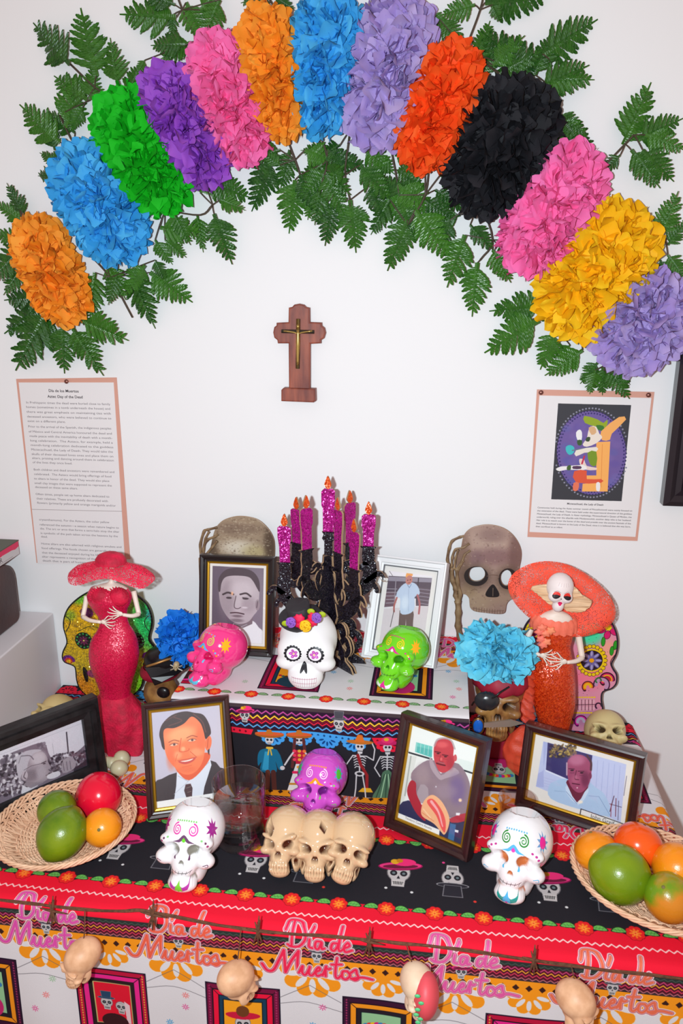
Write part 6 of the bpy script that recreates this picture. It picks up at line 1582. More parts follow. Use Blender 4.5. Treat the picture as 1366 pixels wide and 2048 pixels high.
# --- orange doll
Y = -.125
t = thing('doll', tuple(on_y(1095, 1500, Y)), 'skeleton lady doll in orange glitter gown and a big orange hat', 'doll')
q_ = lambda x, y, dy=0: on_y(980+x/3.539, 1120+y/3.539, Y+dy)
m_og = M_glitter('orange_glitter_cloth', (190, 40, 12), (244, 84, 24), scale=560, tilt=.7, metal=.15, rough=.3)
m_ot = M('orange_ruffle', (246, 118, 92), .6, bump=(200, .5, .0015))
rows = [(1218, 1112, 4, 1), (1222, 1113, 12, .8), (1228, 1112, 26, .5), (1236, 1108, 38, .45), (1246, 1106, 42, .5), (1256, 1106, 40, .5)]
part('shoulders', loft_px(dense(rows), Y), m_dbone, t, smooth=True)
part('neck', tube([q_(465, 380), q_(480, 330, -.003)], .0042, 8), m_dbone, t, smooth=True)
rows = [(1246, 1108, 38, .5), (1258, 1108, 39, .6), (1275, 1110, 35, .65), (1292, 1113, 28, .7), (1305, 1112, 31, .75), (1325, 1106, 41, .8), (1350, 1103, 47, .8), (1380, 1105, 46, .8), (1410, 1108, 42, .8), (1440, 1108, 34, .8), (1470, 1106, 28, .8), (1500, 1100, 28, .8)]
part('gown', loft_px(dense(rows), Y, n=48), m_og, t, smooth=True)
# ruffled collar
R = []
for k, (yy, hw) in enumerate(((1232, 40), (1240, 47), (1250, 49), (1258, 47))):
    c0 = on_y(1108, yy, Y); e = on_y(1108+hw, yy, Y); rx = e[0]-c0[0]; f = 1+.06*np.sin(th*17+k)*(k/3)
    R.append(np.c_[c0[0]+rx*np.cos(th)*f, c0[1]+rx*.55*np.sin(th)*f, c0[2]+.003*np.sin(th*2+.5)+.0012*np.sin(th*17)])
part('ruffle_collar', rings(R, cap=(False, False)), m_ot, t, smooth=True)
rs = random.Random(4)
for (x, y) in ((370, 480), (395, 520), (360, 560), (400, 580), (430, 500), (375, 600), (350, 510)):
    c0 = q_(x, y, -.026)
    V, F = ball(c0, (.0075, .004, .0065), 16, 10, lambda D: 1+.22*np.sin(np.arctan2(D[:, 2], D[:, 0])*5+x)); part('fabric_flower', (V, F), M('peach_petals_%d' % x, (250, 132+rs.randint(-15, 30), 104), .6), t, smooth=True)
limb([q_(290, 490), q_(270, 540, -.004), q_(245, 595, -.010)], [.0052, .0050, .0046], t, 'upper_arm'); limb([q_(245, 595, -.010), q_(290, 640, -.026), q_(355, 675, -.036)], [.0048, .004, .003], t, 'forearm')
limb([q_(622, 500), q_(635, 590, -.004), q_(652, 690, -.012)], [.0056, .0054, .0050], t, 'upper_arm'); limb([q_(652, 690, -.012), q_(610, 715, -.026), q_(545, 725, -.036)], [.0048, .004, .003], t, 'forearm')
hand(t, q_(352, 672, -.037), (1, -.15), Y, 1.15, 1.3); hand(t, q_(548, 722, -.037), (-1, .05), Y, 1.25, 1.3)
# hat: brim seen from the front, tipped up behind the head like a dish
hx0 = q_(470, 290, .004)
R = []
for rr, dy in ((.016, .010), (.030, .004), (.048, -.002), (.064, -.006), (.076, -.003), (.080, .002)):
    wv = 1+.03*np.sin(th*4+.8)
    ax = rr*1.16*wv*np.cos(th); az = rr*.70*wv*np.sin(th)
    tl = -.30
    R.append(np.c_[hx0[0]+.010+ax*math.cos(tl)-az*math.sin(tl)*.0, hx0[1]+dy+.008+az*.35, hx0[2]+az+ax*math.sin(tl)*.8-.002*np.cos(th*3)])
m_lo = lacemat('orange_lace', (250, 84, 58), .40)
part('hat_brim', rings(R, cap=(True, False)), m_lo, t, smooth=True)
# pale hair fanning left and right under the brim
m_hair = M('pale_straw_hair', (240, 206, 166), .6, vary=((214, 170, 130), 30, .2, (1, 1, 6)), bump=(120, .5, .001))
for outl in ([(300, 180), (440, 165), (440, 230), (450, 280), (420, 290), (360, 240), (330, 215)], [(450, 170), (540, 158), (600, 190), (640, 235), (705, 275), (690, 310), (650, 340), (590, 345), (530, 330), (520, 280), (560, 230), (540, 190)]):
    P = [(980+x/3.539, 1120+y/3.539) for x, y in smoothclosed(outl, 4)]
    V, F, mi = plate(pxz(P, Y), (), .006, .002); V[:, 1] += Y-.010; V[:, 1] += .0015*np.sin(V[:, 0]*900)
    part('hair', (V, F), m_hair, t, smooth=False)
hd_c = skull_canvas((242, 228, 226))
for s in (-1, 1):
    hd_c.ell(s*25, 0, 17, 15, (236, 60, 50)); hd_c.poly([(s*9, -2), (s*42, -2), (s*38, -13), (s*25, -17), (s*12, -12)], (36, 26, 32), sm=2); hd_c.line([(s*42, 10), (s*25, 19), (s*8, 12)], 1.5, (120, 90, 100), sm=3); hd_c.line([(s*42, -3), (s*25, 0), (s*9, -3)], 1.6, (120, 20, 20), sm=3)
hd_c.ell(0, -22, 3, 3.5, (30, 20, 26)); hd_c.poly([(-14, -42), (-5, -38), (0, -40), (5, -38), (14, -42), (5, -47), (-5, -47)], (226, 20, 90), sm=2); hd_c.line([(-14, -42), (14, -42)], .8, (130, 10, 60))
for q in range(5): hd_c.line([(-30+q*15, 40), (-28+q*14, 55)], .9, (150, 120, 130))
def sdf_dolly(P):
    Q = P.copy(); Q[..., 0] = np.abs(Q[..., 0])
    d = s_ell(Q, (0, .1, .15), (.82, .85, .9)); d = s_min(d, s_ell(Q, (.35, -.45, -.3), (.4, .35, .35)), .2); d = s_min(d, s_ell(Q, (0, -.35, -.9), (.36, .38, .45)), .2)
    return s_sub(d, s_ell(Q, (.36, -1.0, -.02), (.27, .25, .22)), .08), d
m_hd = M_img('doll_face', hd_c, .5, .3)
hp = q_(483, 350, -.014)
(W, F), uv, cav, _ = put_skull('dh', 'dolly', sdf_dolly, None, .0265, (hp[0], hp[1], hp[2]), (.05, .12, .08), nu=110, nv=80)
part('head', (W, F), m_hd, t, smooth=True, uv=uv)
# tulle swathe down her left side
m_tul = M_clear('orange_tulle', (1.0, .36, .2), .0)
def tulle_mat(name, col, al):
    m, nt, b = base_mat(name, .4, 0, .4); b.inputs['Base Color'].default_value = lin(col); b.inputs['Alpha'].default_value = al
    add_bump(nt, b, 500, .6, .001); return m
m_tul = tulle_mat('orange_tulle', (250, 90, 60), .62)
rows = [(1340, 1060, 10), (1358, 1053, 16), (1380, 1052, 17), (1400, 1056, 13), (1420, 1050, 18), (1440, 1056, 14)]
V, F = loft_px(dense(rows), Y-.02, n=40); V += np.c_[.002*np.sin(V[:, 2]*500), .004*np.sin(V[:, 2]*420+V[:, 0]*300), np.zeros(len(V))]
part('tulle_swathe', (V, F), m_tul, t, smooth=True)
rows = [(1456, 1052, 14), (1475, 1044, 26), (1500, 1037, 32), (1525, 1040, 30), (1545, 1048, 20), (1562, 1052, 10)]
V, F = loft_px(dense(rows), -.212, n=60, dr=.28); nz_ = noise3(V, 160, 2); V += np.c_[.002*nz_, .004*nz_, .001*nz_]
V[:, 2] = np.maximum(V[:, 2], TZ+.004)
V[:, 0] += .0
part('tulle_train', (V, F), m_tul, t, smooth=True)

# ------------------------------------------------------------------ bone
bc = on_z(238, 1530, TZ+.012)
m_b = M('cream_bone', (206, 194, 158), .4, bump=(60, .1, .001))
B0 = on_z(236, 1528, TZ+.014)
sh = join(tube([B0+np.array([-.06, .012, -.002]), B0+np.array([-.03, .006, 0]), B0+np.array([-.005, 0, 0])], [.009, .008, .011], 14, 4), ball(B0+np.array([.002, .012, .003]), (.014, .013, .014), 20, 14), ball(B0+np.array([.006, -.010, -.001]), (.015, .014, .0135), 20, 14))
single('toy_bone', sh, m_b, 'cream knobbly bone lying below the red doll beside the wide black frame', 'bone', smooth=True)

# ------------------------------------------------------------------ glass of water, plastic cup
gc = on_z(482, 1676, TZ+.0015)
t = thing('drinking_glass', tuple(gc), 'clear glass of water between the suit portrait and the purple skull', 'glass')
m_gl = M_pane('tumbler_glass', .35); m_wa = M_pane('still_water', .55)
r0 = .0385
part('glass_wall', lathe([(.001, 0), (r0*.93, 0), (r0*.97, .003), (r0, .02), (r0*1.02, .100), (r0*1.01, .1012), (r0*.985, .100), (r0*.96, .022), (r0*.90, .014), (.001, .012)], 56, tuple(gc)), m_gl, t, smooth=True)
part('water', lathe([(.001, .0125), (r0*.89, .0145), (r0*.95, .023), (r0*.965, .072), (.001, .0715)], 56, tuple(gc)), m_wa, t, smooth=True)
part('glass_base', lathe([(.001, .0015), (r0*.90, .0015), (r0*.94, .005), (r0*.88, .010), (.001, .0105)], 48, tuple(gc)), M_clear('thick_glass', (1, 1, 1), .35, 1.3), t, smooth=True)
cc = on_z(1030, 1655, TZ+.0015)
t = thing('plastic_cup', tuple(cc), 'small clear plastic cup standing behind the right white ceramic skull', 'cup')
part('cup_wall', lathe([(.001, 0), (.019, 0), (.021, .004), (.0275, .052), (.0285, .0525), (.0282, .054), (.0265, .0535), (.020, .005), (.001, .003)], 40, tuple(cc)), M_clear('smoky_plastic', (.93, .86, .85), .22, 1.3), t, smooth=True)

# ------------------------------------------------------------------ woven baskets
m_wick = M('wicker', (246, 206, 172), .6, vary=((216, 164, 128), 30, .25), bump=(150, .3, .001))
def basket(label, c, rx, ry, h, rot, seed):
    t = thing('fruit_basket', tuple(c), label, 'basket')
    R = random.Random(seed)
    def pt(a, u, off=0.0):
        """a angle, u 0 centre .. 1 rim"""
        rr = u; z = .004+h*max(0, (u-.45)/.55)**1.4
        x = rx*rr*math.cos(a); y = ry*rr*math.sin(a)
        return np.array([c[0]+x*math.cos(rot)-y*math.sin(rot), c[1]+x*math.sin(rot)+y*math.cos(rot), c[2]+z+off])
    n = 72
    V, F = rings([[pt(a, u, -.0028) for a in np.linspace(0, 2*np.pi, n, endpoint=False)] for u in (.02, .2, .45, .6, .72, .84)], cap=(True, False))
    part('basket_base', (V, F), m_wick, t, smooth=True)
    vs = []
    for k in range(44):
        a = k*2*math.pi/44
        for o in (-.012, .012): vs.append(tube([pt(a+o, u, .0006+.0004*math.sin(k*2)) for u in np.linspace(.06, .97, 9)], .0011, 5))
    part('stakes', join(*vs), m_wick, t, smooth=True, kind='stuff')
    vs = []
    for j, u in enumerate(np.r_[np.linspace(.10, .45, 9), np.linspace(.49, .68, 9), np.linspace(.86, .92, 3)]):
        ph = j % 2
        A = np.linspace(0, 2*np.pi, 133)
        vs.append(tube([pt(a, u+.006*math.sin(a*5+j), (.0012 if u < .46 else 0)+.0024*math.cos(a*22+ph*math.pi)) for a in A], .0017, 5))
    part('weave', join(*vs), m_wick, t, smooth=True, kind='stuff')
    vs = []
    for j in range(4):
        A = np.linspace(0, 2*np.pi, 200)
        vs.append(tube([pt(a, .985+.028*math.cos(a*15+j*1.57), .003*math.sin(a*15+j*1.57)+.001) for a in A], .0019, 6))
    part('braided_rim', join(*vs), m_wick, t, smooth=True)
    vs = []
    for k in range(44):
        a = k*2*math.pi/44; vs.append(tube([pt(a, .70), pt(a+.06, .80, -.001), pt(a+.13, .97)], .0011, 5)); vs.append(tube([pt(a, .70), pt(a-.06, .80, .001), pt(a-.13, .97)], .0011, 5))
    part('open_border', join(*vs), m_wick, t, smooth=True, kind='stuff')
    return pt
bL = on_z(134, 1680, TZ+.0015)
basket('round wicker basket of limes and a red fruit, left end of the altar', bL, .102, .098, .028, .45, 3)
bR = on_z(1312, 1790, TZ+.0015)
basket('round wicker basket of limes and oranges at the right end of the altar', bR, .116, .096, .026, -.45, 4)
def citrus(name, label, cat, c, r, mat, ax=(0, 0, 1), group=None, nip=.06, stem=None, flat=1.0):
    """axis along ax"""
    f = lambda D: 1+nip*np.exp(-((1-np.abs(D[:, 2]))*22))-0.02*np.exp(-((1-D[:, 2])*60))+.006*noise3(D, 3, len(name))
    V, F = ball((0, 0, 0), (r, r, r*flat), 40, 26, f)
    z = Vector(ax).normalized(); q = Vector((0, 0, 1)).rotation_difference(z)
    Rm = np.array(q.to_matrix()); V = V@Rm.T
    t = thing(name, tuple(c), label, cat, group)
    part('fruit_body', (V+np.array(c), F), mat, t, smooth=True)
    e = np.array(z)*(r*flat*(1+nip)); e2 = np.array(c)+e*.97
    V, F = ball((0, 0, 0), (.0026, .0026, .0012), 10, 6, lambda D: 1+.25*np.sin(np.arctan2(D[:, 1], D[:, 0])*5)); V = V@Rm.T+e2
    part('stem_scar', (V, F), stem or M(name+'_scar', (120, 110, 60), .8), t, smooth=True)
    return t
def fruit_mat(name, c1, c2, scale, con, rough=.28, bumps=True):
    m = M(name, c1, rough, vary=(c2, scale, con), bump=(420, .35, .0006) if bumps else None, coat=.25); return m
m_lime = fruit_mat('lime_peel', (66, 110, 10), (128, 148, 14), 18, .18); m_lime2 = fruit_mat('pale_lime_peel', (134, 156, 16), (100, 134, 12), 14, .2); m_org = fruit_mat('orange_peel', (246, 138, 10), (250, 160, 30), 14, .2); m_org2 = fruit_mat('tangerine_peel', (244, 128, 12), (250, 160, 20), 16, .2)
m_red = fruit_mat('red_fruit_skin', (224, 6, 52), (234, 16, 50), 10, .2, .2, False); m_tom = fruit_mat('orange_red_skin', (246, 84, 16), (248, 98, 24), 10, .2, .2, False); m_mot = fruit_mat('mottled_lime_peel', (112, 148, 22), (214, 130, 30), 13, .06)
m_hole = M('dark_calyx', (60, 24, 14), .8)
def at_px(x, y, z): return on_z(x, y, z)
citrus('lime', 'large green lime in front in the left basket', 'lime', at_px(124, 1667, TZ+.048), .0345, m_lime, (-.25, -.75, -.5), None, .08, None, 1.10)
citrus('lime', 'smaller lime tucked behind the large one in the left basket', 'lime', at_px(114, 1620, TZ+.050), .0285, m_lime, (.5, -.5, .5), None, .06, None, 1.08)
citrus('red_fruit', 'glossy red round fruit in the left basket', 'fruit', at_px(197, 1592, TZ+.050), .036, m_red, (-.75, -.6, .2), None, -.05, m_hole, .96)
citrus('orange', 'small orange in front of the red fruit in the left basket', 'orange', at_px(205, 1655, TZ+.042), .0275, m_org, (.2, -.8, .5), None, .03, None, .98)
citrus('orange', 'orange at the rear left of the right basket beside a big lime', 'orange', at_px(1192, 1702, TZ+.045), .0300, m_org2, (-.3, .3, .9), None, .02, None, .88)
citrus('tomato', 'shiny orange red tomato at the back of the right basket', 'tomato', at_px(1276, 1690, TZ+.056), .0330, m_tom, (.3, .4, .8), None, -.05, m_hole, .93)
citrus('lime', 'big pale green lime in the middle of the right basket', 'lime', at_px(1240, 1748, TZ+.048), .0385, m_lime2, (.9, -.2, -.2), None, .05, None, 1.04)
citrus('orange', 'orange cut off by the right edge, behind the mottled lime', 'orange', at_px(1356, 1735, TZ+.056), .0335, m_org2, (.2, .3, .8), None, .0, None, .96)
citrus('lime', 'mottled green and brown lime at the front of the right basket', 'lime', at_px(1338, 1795, TZ+.044), .0315, m_mot, (-.4, -.4, .8), None, .04, None, 1.02)
# ================================================================== tissue pompoms and fern sprigs of the arch
def petal_mesh(seed, mat):
    R = np.random.default_rng(seed)
    nu, nv = 6, 5; V = []; F = []
    ph = R.uniform(0, 6, 4)
    for i in range(nu):
        u = i/(nu-1)
        w = .46*math.sin(math.pi*(.12+.74*u))**.75
        for j in range(nv):
            v = j/(nv-1)*2-1
            x = u*(1-.22*v*v*u)+.03*math.sin(v*7+ph[3])*u; y = w*v
            z = .22*v*v*w+.06*math.sin(v*4+ph[0])*u+.16*u*u*math.sin(ph[1])+.025*math.sin(u*7+v*4+ph[2])
            V.append((x, y, z))
    for i in range(nu-1):
        for j in range(nv-1): F.append((i*nv+j, (i+1)*nv+j, (i+1)*nv+j+1, i*nv+j+1))
    return np.array(V), F
PET = [petal_mesh(s, None) for s in range(6)]
def rand_frame(n, R, spread, lean=None):
    """petal axis near n plus lean, petal face turned mostly outwards"""
    d = n+R.normal(0, spread, 3)+(0 if lean is None else lean); d /= np.linalg.norm(d)
    a = n+R.normal(0, .42, 3); s = np.cross(a, d); s /= np.linalg.norm(s)
    return np.stack([d, s, np.cross(d, s)], 1)
def pompom(name, label, group, c, axis, La, Lb, Lc, mat, seed, n_out=120, n_in=420, size=.032, front=(0, -1, 0), up_free=False, cat='paper flower'):
    R = np.random.default_rng(seed)
    a = np.array(axis, float); a /= np.linalg.norm(a); f = np.array(front, float); b = np.cross(a, f); b /= np.linalg.norm(b); f = np.cross(b, a)
    t = thing(name, tuple(c), label, cat, group)
    c = np.array(c)
    meshes = [mk_mesh('petal', V, F, mat, True) for V, F in PET]
    B = np.stack([a, b, f], 1); L = np.array([La, Lb, Lc])
    def sample(back=-.25):
        while True:
            d = R.normal(0, 1, 3); d /= np.linalg.norm(d)
            if d[2] > back: break
        w = .86+.22*abs(d[0])**1.5
        return d, w
    Vs = []; Fs = []; n = 0
    for k in range(n_in):
        d, w = sample(); p = B@(d*L*np.array([1, w, 1])); nr = B@(d/L); nr /= np.linalg.norm(nr)
        s = size*R.uniform(.8, 1.15); M3 = rand_frame(nr, R, .42, B@(d*np.array([1, .8, 0]))*.8)
        base = p*(.80+.08*R.random())-M3[:, 0]*s*.62
        V, F = PET[k % 6]
        W = (V*s)@M3.T+base; W[:, 1] = np.minimum(W[:, 1]+c[1], -.0015)-c[1] if not up_free else W[:, 1]
        Vs.append(W); Fs += [tuple(i+n for i in q) for q in F]; n += len(V)
    V, F = ball((0, 0, 0), 1, 20, 12); V = (V*L*.62)@B.T
    if not up_free: V[:, 1] = np.minimum(V[:, 1], -.003-c[1])
    Vs.append(V); Fs += [tuple(i+n for i in q) for q in F]
    o = put('inner_petals', mk_mesh('inner_petals', np.vstack(Vs), Fs, mat, True), t); o['kind'] = 'stuff'
    for k in range(n_out):
        # even cover: spiral points on the front
        z = 1-(k+.5)/n_out*1.15; ph = k*2.39996; q = math.sqrt(max(0, 1-z*z)); d = np.array([q*math.cos(ph), q*math.sin(ph), z]); w = .86+.22*abs(d[0])**1.5
        p = B@(d*L*np.array([1, w, 1])); nr = B@(d/L); nr /= np.linalg.norm(nr)
        s = size*R.uniform(.85, 1.2); M3 = rand_frame(nr, R, .38, B@(d*np.array([1, .8, 0]))*1.15)
        base = p*(.90+.06*R.random())-M3[:, 0]*s*.55
        if not up_free: base[1] = min(base[1], -.012-c[1])
        o = bpy.data.objects.new('petal', meshes[k % 6]); COL.objects.link(o); o.parent = t
        o.matrix_basis = Matrix(((M3[0, 0]*s, M3[0, 1]*s, M3[0, 2]*s, base[0]), (M3[1, 0]*s, M3[1, 1]*s, M3[1, 2]*s, base[1]), (M3[2, 0]*s, M3[2, 1]*s, M3[2, 2]*s, base[2]), (0, 0, 0, 1)))
    return t
TC = dict(orange=((255, 170, 60), (255, 148, 30)), blue=((84, 190, 245), (50, 162, 232)), green=((34, 210, 40), (14, 178, 26)), purple=((176, 96, 216), (148, 66, 196)), pink=((255, 132, 198), (255, 106, 176)), lavender=((176, 150, 220), (194, 174, 226)), red=((255, 104, 36), (255, 78, 20)), black=((46, 45, 51), (28, 28, 33)), yellow=((255, 212, 34), (255, 190, 10)), sky=((130, 228, 250), (100, 212, 242)), royal=((40, 146, 244), (20, 120, 226)))
TM = {k: M_tissue('tissue_'+k, *v) for k, v in TC.items()}
PP = [('orange', (58, 440), (150, 640), 62, 'bright orange tissue pompom at the lower left end of the arch'),
      ('blue', (135, 300), (268, 515), 82, 'sky blue tissue pompom between orange and green near the left end'),
      ('green', (222, 190), (355, 415), 78, 'green tissue pompom on the left side of the arch'),
      ('purple', (312, 140), (432, 365), 66, 'deep purple tissue pompom between the green and pink ones'),
      ('pink', (420, 70), (505, 325), 66, 'pink tissue pompom on the upper left of the arch'),
      ('orange', (522, 22), (582, 272), 62, 'orange tissue pompom at the top between pink and blue'),
      ('blue', (662, -15), (640, 268), 72, 'blue tissue pompom at the very top of the arch'),
      ('lavender', (812, -10), (742, 292), 76, 'lavender tissue pompom at the top right of the blue one'),
      ('red', (925, 92), (832, 335), 64, 'red orange tissue pompom beside the black one'),
      ('black', (1062, 165), (945, 425), 94, 'black tissue pompom on the upper right of the arch'),
      ('pink', (1172, 300), (1035, 540), 78, 'pink tissue pompom between black and yellow on the right'),
      ('yellow', (1270, 415), (1118, 665), 98, 'golden yellow tissue pompom on the right side of the arch'),
      ('lavender', (1370, 585), (1205, 705), 88, 'lavender tissue pompom at the lower right end of the arch')]
for i, (k, p0_, p1_, hw, lab) in enumerate(PP):
    Yp = -.035
    A = on_y(*p0_, Yp); B_ = on_y(*p1_, Yp); c0 = (A+B_)/2
    La = np.linalg.norm(B_-A)/2+.004; Lb = hw*.00090
    pompom('tissue_pompom', lab, 'tissue pompoms of the arch', c0, A-B_, La, Lb, .058, TM[k], 50+i, n_out=150, n_in=340, size=.034 if k != 'lavender' else .038)

# ------------------------------------------------------------------ ferns
def fern_mat():
    m, nt, b = base_mat('fern_green', .38, 0, .6)
    oi = nt.nodes.new('ShaderNodeObjectInfo'); cr = nt.nodes.new('ShaderNodeValToRGB')
    cr.color_ramp.elements[0].color = lin((11, 60, 20)); cr.color_ramp.elements[1].color = lin((60, 118, 30))
    tc = nt.nodes.new('ShaderNodeTexCoord'); n = nt.nodes.new('ShaderNodeTexNoise'); n.inputs['Scale'].default_value = 6
    ad = nt.nodes.new('ShaderNodeMath'); ad.operation = 'MULTIPLY_ADD'; ad.inputs[1].default_value = .7
    sb = nt.nodes.new('ShaderNodeMath'); sb.operation = 'SUBTRACT'; sb.inputs[1].default_value = .25
    nt.links.new(tc.outputs['Object'], n.inputs['Vector']); nt.links.new(oi.outputs['Random'], ad.inputs[0]); nt.links.new(n.outputs['Fac'], ad.inputs[2]); nt.links.new(ad.outputs[0], sb.inputs[0]); nt.links.new(sb.outputs[0], cr.inputs['Fac']); nt.links.new(cr.outputs[0], b.inputs['Base Color'])
    w = nt.nodes.new('ShaderNodeTexWave'); w.inputs['Scale'].default_value = 9; w.inputs['Distortion'].default_value = 1.5
    bp = nt.nodes.new('ShaderNodeBump'); bp.inputs['Strength'].default_value = .25; bp.inputs['Distance'].default_value = .008
    nt.links.new(tc.outputs['Object'], w.inputs['Vector']); nt.links.new(w.outputs['Fac'], bp.inputs['Height']); nt.links.new(bp.outputs['Normal'], b.inputs['Normal'])
    return m
m_fern = fern_mat(); m_stem = M('fern_stem', (70, 58, 44), .6)
def frond_mesh(seed, n=8):
    """unit frond: rachis along x from 0 to 1, toothed leaflets left and right, tapering to a long tip"""
    R = random.Random(seed); V = []; F = []
    def add(P):
        i = len(V); V.extend(P); return i
    # central blade along the rachis
    for k in range(9):
        u = k/8; w = .030*(1-u)+.010
        add([(u, -w, .012-.05*u*u), (u, 0, .0-.05*u*u), (u, w, .012-.05*u*u)])
        if k: 
            a = len(V)-3; F += [(a-3, a, a+1, a-2), (a-2, a+1, a+2, a-1)]
    for s in (-1, 1):
        for k in range(n):
            u = .10+.80*(k+(.5 if s > 0 else 0)*.6)/n
            L = (.42*(1-u)**.8*(.72+.28*min(1, u*5))+.03)*R.uniform(.88, 1.08)
            W = .052*(1-u*.55)+.006
            an = math.radians(58-18*u+R.uniform(-6, 6)); dx, dy = math.cos(an), s*math.sin(an); nx_, ny_ = -dy, dx
            prof_ = [(0, .6), (.22, .95), (.30, .80), (.48, 1.0), (.56, .78), (.74, .82), (.80, .55), (.92, .45), (1.0, .05)]
            rowz = -.05*u*u
            i0 = len(V); cv_ = R.uniform(-.05, .02)
            for (q, wq) in prof_:
                cx, cy = u+dx*L*q, dy*L*q; z = rowz+cv_*q*q*2
                V.append((cx+nx_*W*wq, cy+ny_*W*wq, z+.014)); V.append((cx, cy, z-.006)); V.append((cx-nx_*W*wq, cy-ny_*W*wq, z+.014))
            for m_ in range(len(prof_)-1):
                a = i0+m_*3; F += [(a, a+1, a+4, a+3), (a+1, a+2, a+5, a+4)]
    return np.array(V), F
FR = [mk_mesh('frond', *frond_mesh(s), m_fern, False) for s in range(5)]
def sprig(label, stem, fronds, Y=-.02, seed=0):
    R = random.Random(seed)
    S = [on_y(*p, Y-.004) for p in stem]
    t = thing('fern_sprig', tuple(S[0]), label, 'fern', 'fern sprigs of the arch')
    part('stem', tube(S, .0016, 6, 4), m_stem, t, smooth=True)
    for (b, e) in fronds:
        yb_ = Y-R.uniform(.0, .012); ye = min(-.006, Y+R.uniform(-.016, .012))
        P0 = on_y(*b, yb_); P1 = on_y(*e, ye); d = P1-P0; L = np.linalg.norm(d); x = d/L
        s = np.cross(np.array([0, -1.0, 0]), x); s /= np.linalg.norm(s); z = np.cross(x, s)
        r = R.uniform(-.35, .35); s2 = s*math.cos(r)+z*math.sin(r); z2 = np.cross(x, s2)
        if z2[1] > 0: s2 = -s2; z2 = -z2
        o = bpy.data.objects.new('frond', FR[R.randrange(5)]); COL.objects.link(o); o.parent = t
        q = P0-S[0]; wd = L*R.uniform(1.0, 1.2)
        o.matrix_basis = Matrix(((x[0]*L, s2[0]*wd, z2[0]*L, q[0]), (x[1]*L, s2[1]*wd, z2[1]*L, q[1]), (x[2]*L, s2[2]*wd, z2[2]*L, q[2]), (0, 0, 0, 1)))
        # short stalk from the stem to the frond
        near = min(S, key=lambda p: np.linalg.norm(p-P0))
        if np.linalg.norm(near-P0) > .004: part('stalk', tube([near, (near+P0)/2+np.array([0, -.002, 0]), P0], .0010, 5, 2), m_stem, t)
